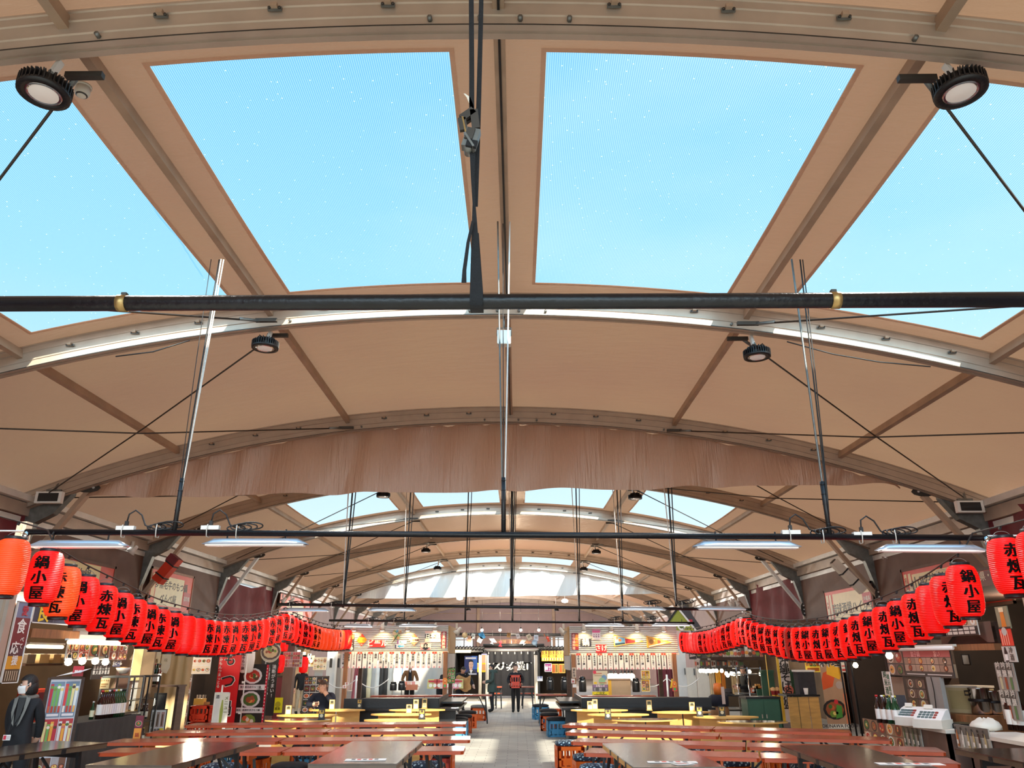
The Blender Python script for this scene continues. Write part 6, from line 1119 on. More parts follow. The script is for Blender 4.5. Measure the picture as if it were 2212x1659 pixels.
# ==== stalls at the right ============================================================
XB = 6.15
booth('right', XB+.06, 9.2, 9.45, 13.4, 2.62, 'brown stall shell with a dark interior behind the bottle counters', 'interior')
m = MB(); m.box((0, 0, 1.35), (.13, .13, 2.7), 'alu_dirty'); m.box((0, -.068, 1.35), (.03, .01, 2.6), 'alu'); solo(m, 'stall_post', 'pale square post at the right edge of the view beside the drink posters', 'post', (XB-.02, 9.2, 0))
m = MB(); m.add([v for i in range(25) for v in ((XB+.1+3*i/24, 9.1+.05*sin(i*1.3), .0), (XB+.1+3*i/24, 9.1+.05*sin(i*1.3), 2.75))], [(2*i, 2*i+2, 2*i+3, 2*i+1) for i in range(24)], 'maroon', sm=True); solo(m, 'maroon_curtain', 'maroon curtain at the right edge of the view beside the pale post', 'curtain')
wsign('drink_poster', 'narrow poster with an orange bottle on the pale post at the right, topmost', 'poster', XB-.12, 2158, 2184, 1309, 1358, (150, 140, 110), [('p', [(.3, .08), (.7, .08), (.66, .7), (.58, .95), (.42, .95), (.36, .7)], (226, 130, 40)), ('r', .3, .7, .75, .95, (240, 220, 180)), ('r', 0, 1, 0, .08, (60, 50, 40))])
wsign('drink_poster', 'narrow poster with red stripes below the orange bottle poster at the right', 'poster', XB-.12, 2165, 2189, 1358, 1395, (236, 70, 50), [('r', .1+.2*i, .18+.2*i, .05, .9, (250, 180, 150)) for i in range(4)]+[('d', .5, .85, .05, (200, 190, 180))])
wsign('drink_poster', 'narrow white poster with a dark sake bottle below the red stripes at the right', 'poster', XB-.12, 2170, 2198, 1396, 1430, (206, 200, 190), [('p', [(.15, .02), (.4, .02), (.4, .6), (.32, .95), (.22, .95), (.15, .6)], BK), ('r', .16, .39, .1, .5, W_), ('t', '冷酒', .7, .6, .08, (90, 80, 70), 1)])
for i, (a, b, c, d) in enumerate(((2160, 2200, 1432, 1492), (2170, 2210, 1493, 1556))): wsign('bottle_poster', f'grey poster with bottles and vertical writing at the right edge, {["upper", "lower"][i]} of two', 'poster', XB-.14, a, b, c, d, (150, 142, 132), [('r', .1, .9, .55, .98, (90, 84, 76))]+[('p', [(x, .05), (x+.12, .05), (x+.12, .4), (x+.06, .6), (x, .4)], cc) for x, cc in ((.15, (200, 190, 150)), (.42, (150, 70, 40)), (.7, (90, 120, 70)))]+[('t', '吟醸', .2+.3*k, .8, .09, (220, 214, 200), 1) for k in range(3)])
wsign('food_banner', 'glossy banner of dumpling photos with a price grid over the arched opening at the right', 'banner', XB-.05, 2012, 2116, 1322, 1374, (226, 214, 196), [('f', 0, 1, .4, 1, 7, 2, 91, [(206, 180, 150), (190, 160, 130)]), ('r', 0, 1, .0, .38, (70, 62, 56))]+[('r', .03+.12*i, .13+.12*i, .06+.16*j, .18+.16*j, (220, 210, 196)) for i in range(8) for j in range(2)])
wbox(XB, 1926, 2150, 1393, 1406, .12, 'wood', 'wooden_beam', 'wooden beam over the dark opening behind the bottle counters', 'beam')
# arched timber panel
p, w, h = wallrect(XB+.05, 2035, 2150, 1345, 1394); m = MB(); N = 16
m.add([v for i in range(N+1) for v in ((w*i/N, 0, h), (w*i/N, 0, min(h*.96, h*(.1+.62*sin(pi*min(1, max(0, (i/N-.12)/.76)))))))], [(2*i, 2*i+2, 2*i+3, 2*i+1) for i in range(N)], 'brownwall'); m.bx(0, w, .05, .09, 0, h, 'darkwood'); solo(m, 'arched_board', 'brown arched panel between the dumpling banner and the wooden beam', 'panel', p, RW)
p, w, h = wallrect(XB-.1, 1936, 2058, 1394, 1401); m = MB(); m.tube([(0, 0, 0), (w, 0, 0)], .028, 'ledoff', 8); m.bx(-.02, w+.02, 0, .05, .02, .05, 'offwhite'); solo(m, 'tube_lamp', 'pale light strip over the dumpling photo panel at the right', 'lamp', p, RW)
wsign('photo_menu', 'wide menu panel of food photos with red heading above the registers', 'menu board', XB-.06, 1922, 2062, 1406, 1462, (70, 62, 58), [('f', .0, .28, .5, 1, 2, 1, 101, [(170, 130, 110)]), ('f', .0, .28, .02, .48, 2, 1, 102, [(120, 90, 80)]), ('f', .3, 1, .2, .75, 4, 2, 103, [(160, 130, 110), (180, 150, 130)]), ('r', .3, 1, .76, 1, (190, 90, 90)), ('t', '餃子鍋', .5, .79, .09, (255, 190, 190)), ('t', '旨い', .82, .79, .09, (255, 200, 190)), ('r', .32, .6, .08, .12, (220, 216, 210)), ('r', .64, .98, .08, .12, (220, 216, 210))])
wbox(XB+.02, 1936, 1966, 1463, 1560, .05, 'print', 'ribbed_board', 'beige ribbed panel left of the dark photo menu column', 'panel', (150, 130, 112))
wsign('photo_column', 'dark column with three rows of food photos behind the registers', 'menu board', XB-.02, 1962, 2018, 1463, 1536, (58, 44, 40), [('f', .12, .85, .06+.3*j, .34+.3*j, 2, 1, 110+j, [(110, 80, 70), (90, 70, 60)]) for j in range(3)])
t = thing('grey_column', 'grey flat column with a dangling cable behind the registers', 'column', wallrect(XB-.08, 2032, 2062, 1464, 1640)[0], RW); p, w, h = wallrect(XB-.08, 2032, 2062, 1464, 1640); m = MB(); m.bx(0, w, 0, .06, -.2, h, 'print', (150, 148, 144)); m.build('column_body', t); m = MB(); m.tube([(w*.45+.02*sin(k), -.012, h-h*k/10) for k in range(9)], .006, 'black', 5); m.build('cable', t)
wsign('clipboard', 'white sheet on a dark clipboard inside the dark opening at the right', 'clipboard', XB+.5, 2080, 2098, 1413, 1437, (40, 36, 34), [('r', .15, .85, .1, .9, (206, 202, 190))])
wsign('vertical_flag', 'narrow white flag with green writing above the sake bottles at the right', 'flag', XB-.5, 1917, 1934, 1451, 1530, (236, 236, 228), [('t', '純米酒大吟', .36, .84, .11, (40, 100, 70), 1), ('t', '蔵元直送', .76, .8, .08, (90, 140, 110), 1)], th=.008)
def photo_counter(x0, x1, y0, y1, lab, z=.9):
    t = thing('sales_counter', lab, 'counter', (x0, y1, 0), RW); L_ = y1-y0; D = x1-x0; m = MB(); m.bx(-.02, L_+.02, -.03, D, z-.04, z, 'offwhite'); m.build('counter_top', t); m = MB(); m.bx(0, L_, 0, .04, .0, z-.04, 'brownwall'); m.bx(L_-.04, L_, 0, D, 0, z-.04, 'brownwall'); m.bx(0, .04, 0, D, 0, z-.04, 'brownwall'); m.build('counter_front', t); return L_, D
photo_counter(5.28, 5.85, 10.05, 11.6, 'pale counter fronted with food photos carrying the registers'); photo_counter(5.35, 5.95, 7.9, 9.75, 'pale counter fronted with bottle photos at the right edge')
wsign('counter_photo', 'sheet of food photos on the front of the register counter', 'poster', 5.26, 1872, 1955, 1560, 1612, (120, 90, 76), [('f', 0, 1, .5, 1, 5, 1, 121, [(160, 120, 90), (110, 80, 66)]), ('f', 0, 1, 0, .48, 5, 1, 122, [(190, 150, 120), (120, 90, 80)])])
def bottlesheet(name, lab, x, u0, u1, vt, vb, n, sd): rr = random.Random(sd); wsign(name, lab, 'poster', x, u0, u1, vt, vb, (176, 168, 156), [('r', 0, 1, .6, 1, (110, 104, 96))]+[('t', rr.choice(['純米', '吟醸', '辛口', '地酒']), (i+.5)/n-.05, .8, .035, (50, 46, 42), 1) for i in range(n)]+[('p', [((i+.3)/n, .08), ((i+.62)/n, .08), ((i+.62)/n, .5), ((i+.5)/n, .78), ((i+.42)/n, .78), ((i+.3)/n, .5)], rr.choice([(60, 40, 30), (70, 100, 60), (190, 170, 120), (230, 226, 214), (190, 110, 50)])) for i in range(n)]+[('r', (i+.31)/n, (i+.61)/n, .18, .36, (236, 230, 220)) for i in range(n)])
bottlesheet('counter_photo', 'sheet of drink photos on the front of the register counter, beside the food photos', 5.26, 1956, 1994, 1566, 1616, 4, 5); bottlesheet('counter_photo', 'wide sheet of bottle photos on the front of the counter at the right edge', 5.32, 2071, 2143, 1571, 1622, 6, 6)
for i in range(7):
    p = atz(1902+i*6, 1561+i*.6, .905); bottle(Vector((p.x+.06*(i % 2), p.y, .905)), 'glassbrown' if i < 3 else 'glassgreen', f'sake bottle beside the registers at the right, {ORD[i]} from the left', .35, (238, 232, 224), 'sake bottles beside the registers')
for i in range(3): p = atz(2190+i*11, 1577+i, .905); bottle(Vector((p.x, p.y, .905)), 'glassbrown', f'tall brown bottle at the right edge counter, {ORD[i]} from the left', .46, (236, 230, 220), 'brown bottles at the right edge')
def register(u, v, lab, s=1.):
    p = atz(u, v, .905); t = thing('cash_register', lab, 'cash register', (p.x, p.y, .902), -.9); m = MB(); m.bx(-.19*s, .19*s, -.1, .22, 0, .1, 'offwhite'); m.add([(-.18*s, -.08, .1), (.18*s, -.08, .1), (.18*s, .2, .1), (-.18*s, .2, .1), (-.17*s, .1, .2), (.17*s, .1, .2), (.17*s, .19, .22), (-.17*s, .19, .22)], [(0, 1, 5, 4), (1, 2, 6, 5), (2, 3, 7, 6), (3, 0, 4, 7), (4, 5, 6, 7)], 'white'); m.build('register_body', t)
    m = MB(); m.box((-.06*s, .14, .235), (.11*s, .03, .05), 'offwhite', rx=-.4); m.build('display', t); m = MB()
    for i in range(5):
        for j in range(3): m.box(((-.12+.05*i)*s, -.04+.045*j, .125+.026*j), (.035, .03, .012), 'print', (90, 110, 110) if i < 4 else (150, 60, 50), rx=.5)
    m.build('keys', t)['kind'] = 'stuff'
register(1967, 1566, 'white cash register beside the sake bottles, with a dark card behind', .8); register(2012, 1572, 'white cash register with a long tray, farther from the sake bottles', .95)
m = MB(); p = atz(1950, 1560, .905); m.add([(0, 0, .0), (.12, .02, 0), (.06, .1, .34), (-.06, .08, .34)], [(0, 1, 2, 3)], 'cl_charcoal'); solo(m, 'dark_card', 'dark tilted display card between the bottles and the register', 'card', p, -.7)
AP = at(2095, 1540, 11.8); t = thing('food_warmer', 'cream coloured appliance box inside the stall at the right edge', 'appliance', (AP.x, 11.8, AP.z), RW+.5); m = MB(); m.bx(-.24, .24, -.1, .3, 0, .34, 'print', (206, 190, 150)); m.bx(-.25, .25, -.11, .31, .34, .37, 'offwhite'); m.build('appliance_body', t); m = MB(); m.bx(-.2, .2, -.105, -.1, .05, .3, 'print', (190, 176, 130)); m.box((.18, -.12, .17), (.02, .03, .16), 'black'); m.build('appliance_door', t)
m = MB(); m.bx(AP.x-.35, AP.x+1.0, 11.3, 12.3, 0, AP.z-.002, 'wood'); solo(m, 'back_counter', 'wooden back counter under the cream appliance at the right', 'counter')
for i, (u_p, h) in enumerate(((2123, .34), (2149, .3))):
    t = thing('steel_pot', f'shiny steel pot beside the cream appliance, {["left", "right"][i]} one', 'pot', (at(u_p, 1540, 11.5).x, 11.5, AP.z)); m = MB(); m.lathe([(.13, 0), (.14, .02), (.14, h), (.145, h+.01), (.13, h+.01), (.125, .04), (0, .03)], 'chrome', 20); m.build('pot_body', t); m = MB(); m.lathe([(.148, h*.5), (.152, h*.55), (.148, h*.6)], 'black', 20, cap=False); m.tube([(-.14, 0, h*.9), (-.2, 0, h*.9), (-.2, 0, h*.75), (-.14, 0, h*.75)], .012, 'black', 6); m.build('handle', t)
m = MB(); p = atz(2105, 1572, .905); m.bx(-.2, .2, -.13, .13, 0, .05, 'black'); m.bx(-.18, .18, -.11, .11, .05, .06, 'blackgloss'); solo(m, 'black_tray', 'black tray lying on the counter at the right edge', 'tray', (5.6, p.y, .902), RW)
m = MB(); rr = random.Random(3); N = 14; pr = [(.0, 0), (.13, .01), (.15, .05), (.13, .09), (.08, .12), (.04, .13), (0, .12)]; vs = [(r*(1+.15*rr.uniform(-1, 1))*cos(2*pi*k/N)*1.2, r*(1+.15*rr.uniform(-1, 1))*sin(2*pi*k/N), z*(1+.2*rr.uniform(-1, 1))) for r, z in pr for k in range(N)]
m.add(vs, [(i*N+k, i*N+(k+1) % N, (i+1)*N+(k+1) % N, (i+1)*N+k) for i in range(len(pr)-1) for k in range(N)], 'offwhite', sm=True); p = atz(2158, 1578, .905); solo(m, 'plastic_bag', 'crumpled white plastic bag on the counter at the right edge', 'bag', (5.68, p.y, .902))
t = thing('wall_shelf', 'dark open shelf with boxes left of the white flag at the right', 'shelf', (6.6, 13.2, 0), RW); m = MB()
for z in (.6, 1.0, 1.4, 1.8): m.bx(-.5, .5, 0, .4, z, z+.03, 'darkwood')
for s in (-1, 1): m.bx(s*.5-.02, s*.5+.02, 0, .4, 0, 2.0, 'darkwood')
m.build('shelf_frame', t)
for i in range(6): m = MB(); c = R.choice([(190, 160, 130), (120, 110, 100), (206, 196, 180), (150, 90, 70)]); m.box((0, 0, .1), (.2, .2, .2), 'print', c); m.box((0, -.102, .1), (.12, .004, .1), 'print', (226, 220, 210)); solo(m, 'storage_box', f'small box on the dark open shelf at the right, {ORD[i]} one', 'box', (6.8, 13.0-.3*(i % 3)+.2, (1.03, 1.43)[i//3]), RW)
for i in range(2):
    t = thing('red_chair', f'dark red chair back behind the bottle counter at the right, {["left", "right"][i]} one', 'chair', (6.2, 12.3-.45*i, 0), RW); m = MB(); m.bx(-.19, .19, 0, .05, .5, .95, 'maroon'); m.build('backrest', t); m = MB(); m.bx(-.2, .2, -.38, 0, .43, .48, 'maroon'); m.build('seat', t)
    for a in (-1, 1):
        for b in (-.36, -.02): m = MB(); m.bx(a*.17-.015, a*.17+.015, b-.015, b+.015, 0, .43, 'black'); m.build('leg', t)
bulbs([at(1848, 1437, 16), at(1921, 1416, 11.9)], 'lit lamp bulb by the dark posts at the right, %s from the left')
# signboards high on the right wall
XW = 9.28
wsign('stall_signboard', 'cream signboard with black brush writing above the lanterns at the right', 'signboard', XW, 1790, 1893, 1268, 1345, (236, 80, 60), [('r', .18, .96, .0, .9, (244, 226, 180)), ('t', '琉球酒場ハイサイ', .58, .3, .34, (40, 36, 30)), ('r', .02, .08, 0, .9, (244, 226, 190)), ('r', .1, .15, 0, .9, (244, 226, 190)), ('t', '沖縄', .05, .6, .1, (200, 60, 50), 1), ('r', .82, .99, .5, .78, (200, 40, 60)), ('t', '沖縄県', .9, .56, .14, W_)], frame='brownwall', fw=.06)
wsign('stall_signboard', 'cream signboard mostly hidden behind lanterns beside the dark column at the right', 'signboard', XW, 1958, 2068, 1222, 1290, (226, 60, 44), [('r', .2, 1, .0, .85, (244, 224, 170)), ('r', .03, .09, .2, .9, (246, 226, 180)), ('r', .12, .18, .2, .9, (246, 226, 180)), ('t', '山形芋煮屋', .6, .3, .36, (60, 40, 30)), ('t', '名物', .06, .6, .14, (190, 60, 40), 1)], frame='brownwall', fw=.06)
wsign('stall_signboard', 'red and cream striped signboard with a red pot emblem at the far right', 'signboard', XW-1.2, 2105, 2190, 1228, 1302, (206, 66, 50), [('r', 0, 1, .66, .98, (120, 50, 46)), ('t', '山形県・米沢', .45, .72, .17, (236, 210, 180)), ('r', 0, 1, .52, .64, (60, 66, 90)), ('r', 0, 1, .2, .5, (236, 206, 160)), ('t', 'ゼンコク', .28, .36, .1, (120, 40, 30)), ('t', 'ゴトウチナベ', .28, .24, .09, (120, 40, 30)), ('p', [(.68, .34), (.72, .24), (.82, .22), (.92, .24), (.96, .34), (.95, .42), (.69, .42)], (150, 40, 36)), ('p', [(.7, .43), (.94, .43), (.86, .49), (.78, .49)], (160, 46, 40)), ('r', 0, 1, .1, .18, (60, 66, 90))], frame='brownwall', fw=.05)
# second stall at the right
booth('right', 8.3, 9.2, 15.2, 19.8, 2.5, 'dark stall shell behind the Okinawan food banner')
fsign('food_poster_banner', 'tall banner with bowls of food and an English food caption at its foot', 'banner flag', 19.4, 1779, 1828, 1424, 1574, (190, 150, 120), [('p', [(0, .55), (.45, .6), (.6, .75), (.5, .85), (.1, .8), (0, .7)], (226, 90, 40)), ('p', [(.25, .78), (.8, .7), (.98, .84), (.6, .93), (.3, .9)], (246, 186, 40)), ('D', .4, .27, .28, 131, (40, 36, 36)), ('d', .5, .38, .05, (220, 50, 60)), ('p', [(.4, .14), (.7, .16), (.72, .32), (.5, .34)], (80, 150, 60)), ('r', .84, 1, .05, .5, (230, 140, 100)), ('d', .75, .62, .09, (190, 170, 160)), ('t', '料理', .5, .9, .3, W_), ('t', '料理', .5, .905, .26, BK), ('r', 0, 1, 0, .065, (240, 236, 226)), ('t', 'OKINAWA FOOD', .5, .015, .105, (60, 50, 50))], th=.006)
fsign('brush_banner', 'tall black and white brush-lettered banner with a yellow edge by the green stall', 'banner flag', 20.2, 1684, 1711, 1412, 1572, (226, 216, 210), [('r', 0, .22, 0, 1, (236, 196, 60)), ('r', .0, 1, 0, .07, (140, 130, 130)), ('d', .75, .5, .12, (226, 130, 110))]+[('t', ch, .6, .86-.12*i, .26, (30, 26, 26)) for i, ch in enumerate('沖縄そば泡盛')], th=.006)
m = MB(); p = at(1695, 1575, 20.1); m.bx(-.3, .35, -.03, .03, 0, .04, 'white'); m.tube([(-.22, 0, 0), (-.22, 0, 2.1)], .012, 'yellowtop', 6); solo(m, 'banner_stand_foot', 'yellow pole and white foot of the brush-lettered banner', 'stand', (p.x, 20.25, 0))
t = thing('wooden_counter', 'counter of yellow wooden boards between the two tall banners at the right', 'counter', (at(1711, 1590, 19.).x, 19.0, 0)); p, w, h = frontrect(19., 1711, 1780, 1530, 1600); m = MB()
for i in range(3): m.bx(w*i/3+.01, w*(i+1)/3-.01, 0, .03, 0, .86, 'plywood')
m.build('front_board', t); m = MB(); m.bx(-.02, w+.02, -.03, .6, .87, .91, 'black'); m.build('counter_top', t)
t = thing('drink_machine', 'black drinks machine with a white lid on the wooden counter', 'machine', (at(1747, 1530, 19.2).x, 19.25, .91)); m = MB(); m.bx(-.2, .2, -.15, .15, 0, .5, 'cl_charcoal'); m.build('machine_body', t); m = MB(); m.bx(-.22, .22, -.17, .17, .5, .54, 'white'); m.build('lid', t)
t = thing('plastic_cup', 'clear cup standing on the wooden counter before the drinks machine', 'cup', (at(1745, 1530, 19.05).x, 19.02, .912)); m = MB(); m.lathe([(.04, 0), (.055, .14), (.05, .14), (.036, .01)], 'white', 14, cap=False); m.build('cup_body', t); m = MB(); m.lathe([(.05, .1), (0, .1)], 'offwhite', 14); m.build('drink', t)
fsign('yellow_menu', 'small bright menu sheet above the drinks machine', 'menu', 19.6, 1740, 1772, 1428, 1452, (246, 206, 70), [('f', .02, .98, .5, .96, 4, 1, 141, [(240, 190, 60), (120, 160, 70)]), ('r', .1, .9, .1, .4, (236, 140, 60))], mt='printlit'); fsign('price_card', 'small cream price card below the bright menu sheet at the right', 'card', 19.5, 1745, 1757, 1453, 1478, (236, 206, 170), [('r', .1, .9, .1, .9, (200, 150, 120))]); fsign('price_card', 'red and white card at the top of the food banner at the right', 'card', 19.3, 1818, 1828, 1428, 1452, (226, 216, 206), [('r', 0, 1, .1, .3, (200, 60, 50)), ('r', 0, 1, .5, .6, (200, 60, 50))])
m = MB(); p = at(1660, 1580, 20.6); 
for x0, x1 in ((.0, .33), (.66, .98)): m.bx(x0, x1, 0, .05, .0, 1.36, 'greenbox'); m.bx(x0, x1, -.05, .1, 1.36, 1.43, 'greenbox')
m.bx(.0, .98, .5, .55, 0, .95, 'greenbox'); solo(m, 'green_stall', 'green painted stall front behind the brush-lettered banner', 'stall', (p.x, 20.7, 0))
for i in range(2): p = at(1671+i*9, 1492, 20.6); t = thing('striped_cup', f'red and yellow striped cup picture on the green stall front, {["left", "right"][i]} one', 'cup', (p.x, 20.63, p.z-.1)); m = MB(); m.lathe([(.05, 0), (.07, .1)], 'print', 12, col=(150, 40, 40), cap=False); m.lathe([(.07, .1), (.075, .16), (0, .19)], 'print', 12, col=(226, 180, 120), cap=False); m.lathe([(.04, -.1), (.05, 0)], 'print', 12, col=(226, 180, 60), cap=True); m.build('cup_body', t)
t = thing('green_cabinet', 'dark green cabinet standing beyond the oval tables at the right', 'cabinet', (at(1623, 1600, 18.2).x, 18.2, 0)); m = MB(); m.bx(0, .72, 0, .5, 0, .86, 'greenbox'); m.bx(-.03, .75, -.03, .53, .86, .9, 'black'); m.build('cabinet_body', t)
for i in range(2): m = MB(); m.bx(.02+.35*i, .34+.35*i, -.015, 0, .05, .82, 'greenbox'); d_ = m.build('cabinet_door', t); m = MB(); m.box((.3+.1*i, -.02, .5), (.02, .02, .08), 'alu'); m.build('handle', d_)
t = thing('white_bucket', 'white bucket standing before the green cabinet at the right', 'bucket', (at(1658, 1590, 16.8).x, 16.8, .2)); m = MB(); m.lathe([(.1, 0), (.13, .3), (.12, .3), (.09, .02), (0, .02)], 'white', 16); m.build('bucket_body', t); m = MB(); m.lathe([(.135, .28), (.135, .31), (.125, .31)], 'offwhite', 16, cap=False); m.build('rim', t)
m = MB(); m.lathe([(.16, 0), (.16, .02), (.03, .03), (.03, .18), (.12, .2)], 'black', 14); solo(m, 'bucket_stand', 'low black stand under the white bucket at the right', 'stand', (at(1658, 1590, 16.8).x, 16.8, 0))
for i, u in enumerate((1838, 1850, 1862)): p = at(u, 1580, 17.5+i*.2); m = MB(); m.tube([(0, 0, 0), (-.03, 0, 2.3)], .02, 'black', 8); m.lathe([(.2, 0), (.2, .03), (0, .05)], 'black', 12); solo(m, 'black_pole', f'thin dark pole right of the food banner, {ORD[i]} from the left', 'pole', (p.x, p.y, 0))
# far goods stall at the right
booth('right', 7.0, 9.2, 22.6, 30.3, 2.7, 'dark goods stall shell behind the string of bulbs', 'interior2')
for i, (u0, u1, mt, y) in enumerate(((1464, 1484, 'alu_white', 26.8), (1486, 1506, 'offwhite', 26), (1508, 1538, 'offwhite', 25.2))):
    p, w, h = frontrect(y, u0, u1, 1395 if i == 0 else 1442, 1530); t = thing('door_panel', f'pale door panel beyond the right kiosk, {ORD[i]} from the left', 'panel', (p.x, y, 0)); m = MB(); m.bx(0, w, 0, .06, 0, p.z+h, mt); m.build('panel_face', t); m = MB(); m.box((w*.8, -.03, 1.3), (.03, .05, .2), 'galv'); m.bx(0, w, -.01, 0, .02, .12, 'alu'); m.build('handle', t)
bulbs([at(1513+u, 1449+v, 22.5) for u, v in ((0, 0), (6, 0), (12, 1), (17, 0), (22, 1), (28, 0), (35, 0), (46, 0), (56, 6), (59, 10), (67, 6), (72, 7), (83, 6), (106, 2), (130, 7))], 'lit bulb on the string in the goods stall at the right, %s from the left')
m = MB(); a, b = at(1505, 1443, 22.5), at(1620, 1445, 22.5); m.tube([a, b], .012, 'black', 6); solo(m, 'bulb_wire', 'dark wire carrying the string of bulbs in the goods stall', 'wire')
for nm, u0, u1, vt, vb, c, l in (('yellow_cloth', 1546, 1558, 1448, 1492, (226, 160, 40), 'hanging mustard yellow cloth in the goods stall'), ('orange_cloth', 1559, 1567, 1448, 1490, (200, 120, 30), 'hanging darker orange cloth beside the mustard cloth'), ('patterned_cloth', 1533, 1545, 1450, 1503, (190, 170, 140), 'hanging patterned beige cloth left of the mustard cloth'), ('beige_cloth', 1580, 1597, 1455, 1500, (176, 150, 110), 'hanging beige cloth right of the mustard cloth')):
    p, w, h = frontrect(23.5, u0, u1, vt, vb); m = MB(); N = 12; m.add([v for i in range(N+1) for v in ((w*i/N, .03*sin(i*1.6), 0), (w*i/N, .02*sin(i*1.6), h))], [(2*i, 2*i+2, 2*i+3, 2*i+1) for i in range(N)], 'print', c, sm=True); solo(m, nm, l, 'cloth', p)
t = thing('goods_rack', 'chrome shelving rack around the person in black in the goods stall', 'rack', (at(1602, 1560, 21.4).x, 21.4, 0)); z1 = at(1612, 1441, 21.4).z; ws = at(1626, 1500, 21.4).x-at(1602, 1500, 21.4).x
for x in (0, ws, ws*2.2):
    m = MB(); m.tube([(x, 0, 0), (x, 0, z1)], .018, 'chrome', 8); m.build('upright', t)
for z in (.45, .82, 1.3, z1-.05): m = MB(); m.bx(0, ws*2.2, 0, .4, z, z+.025, 'galv'); m.build('rack_shelf', t)
m = MB(); p, w, h = frontrect(21.6, 1535, 1650, 1419, 1426); m.bx(0, w, 0, .35, 0, h, 'darkwood'); solo(m, 'wall_shelf', 'long brown shelf carrying printed covers in the goods stall', 'shelf', p)
rr = random.Random(21)
for i in range(14):
    u = 1537+i*8; fsign('magazine', f'printed cover standing on the long brown shelf in the goods stall, {ORD[i]} from the left', 'magazine', 21.7, u, u+6.5, 1394+rr.randint(0, 8), 1419, rr.choice([(226, 220, 210), (90, 80, 76), (200, 180, 160), (150, 140, 130), (210, 120, 90)]), [('r', .1, .9, .7, .92, rr.choice([(200, 60, 50), (240, 240, 236), (60, 60, 70)])), ('d', .5, .38, .05, rr.choice(FOODC)), ('r', .15, .85, .06, .12, (120, 110, 100))], group='printed covers on the long brown shelf')
for i in range(9): u = 1500+i*12; fsign('small_print', f'small print pinned above the bulbs in the goods stall, {ORD[i]} from the left', 'print', 21.9, u, u+10, 1426, 1441, rr.choice([(206, 196, 180), (120, 100, 90), (226, 220, 206), (90, 90, 86)]), [('r', .1, .5, .2, .8, rr.choice(FOODC)), ('r', .55, .9, .3, .7, rr.choice(FOODC))], th=.005)
fsign('letter_sign', 'dark tilted sign with white block letters under the far end of the right lantern string', 'sign', 21.5, 1488, 1504, 1401, 1424, (60, 58, 60), [('p', [(.1, .2), (.9, .3), (.95, .8), (.1, .7)], (226, 226, 226)), ('t', 'LCC', .5, .38, .11, (40, 40, 40))]); fsign('camouflage_panel', 'mottled grey and green panel under the far end of the right lantern string', 'panel', 21.7, 1504, 1535, 1397, 1422, (100, 96, 86), [('d', rr.uniform(.1, .9), rr.uniform(.1, .9), .06, rr.choice([(150, 146, 90), (70, 70, 66), (140, 130, 110)])) for _ in range(16)])
t = thing('display_stand', 'stand wrapped in brown paper with orange and denim pieces in the goods stall', 'display stand', (at(1558, 1568, 20.3).x, 20.3, 0)); m = MB(); m.lathe([(.22, 0), (.24, .5), (.2, .62)], 'print', 10, col=(150, 110, 76)); m.build('paper_wrap', t); m = MB(); m.lathe([(.24, .6), (.25, .82), (.18, .86)], 'cl_navy', 10); m.build('denim_piece', t); m = MB(); m.lathe([(.1, .86), (.12, 1.0), (.1, 1.12), (.0, 1.14)], 'print', 6, col=(236, 130, 50)); m.build('orange_piece', t); m = MB(); m.box((.06, -.23, .85), (.08, .02, .4), 'print', (226, 206, 196)); m.build('ribbon', t)
t = thing('goods_table', 'small black two-tier table in the goods stall', 'table', (at(1583, 1555, 20.9).x, 20.9, 0)); 
for z in (.45, .8): m = MB(); m.bx(-.3, .3, -.2, .2, z, z+.03, 'black'); m.build('table_shelf', t)
for s in (-1, 1): m = MB(); m.bar((s*.27, 0, 0), (s*.27, 0, .8), .03, .03, 'black'); m.build('leg', t)
t = thing('hat', 'dark brimmed hat on the small black table in the goods stall', 'hat', (at(1574, 1500, 20.9).x, 20.9, .832)); m = MB(); m.lathe([(.16, 0), (.1, .03), (.09, .14), (0, .15)], 'cl_charcoal', 16); m.build('hat_crown', t); m = MB(); m.lathe([(.102, .03), (.102, .06)], 'black', 16, cap=False); m.build('hat_band', t)
for i in range(5): m = MB(); c = rr.choice(FOODC); m.bx(-.06, .06, -.05, .05, 0, .12+.05*(i % 3), 'print', c); m.rect(-.05, .05, .03, .09, -.052, 'print', (236, 230, 220)); solo(m, 'small_goods', f'small boxed goods on the chrome rack, {ORD[i]} from the left', 'goods', (at(1632+i*5, 1500, 21.4).x-.0, 21.55, .847), 0)
t = thing('picture_sign', 'green pointed hanging sign with white rounded shapes above the far right lanterns', 'sign', at(1470, 1346, 22.5)); m = MB(); m.add([(-.55, 0, -.2), (.42, 0, -.2), (-.05, 0, .42), (-.55, .03, -.2), (.42, .03, -.2), (-.05, .03, .42)], [(0, 1, 2), (5, 4, 3)], 'print', (156, 166, 60)); m.build('sign_face', t); m = MB(); m.bar((-.05, -.01, .42), (.42, -.01, -.2), .05, .04, 'white', up=(0, 1, 0)); m.bar((-.05, -.01, .42), (-.55, -.01, -.2), .05, .04, 'black', up=(0, 1, 0)); m.build('sign_edge', t); m = MB()
for x in (-.25, .02): m.disc(x, -.08, .12, -.012, (246, 246, 240)); m.disc(x, -.08, .07, -.014, (90, 110, 60))
m.build('round_shapes', t); m = MB(); m.add([(0, .05, .42), (.2, .05, .5), (.62, .05, -.15), (.45, .05, -.2)], [(0, 3, 2, 1)], 'print', (70, 66, 70)); m.rect(.18, .36, .0, .1, .045, 'print', (190, 40, 60)); m.build('sign_side', t)
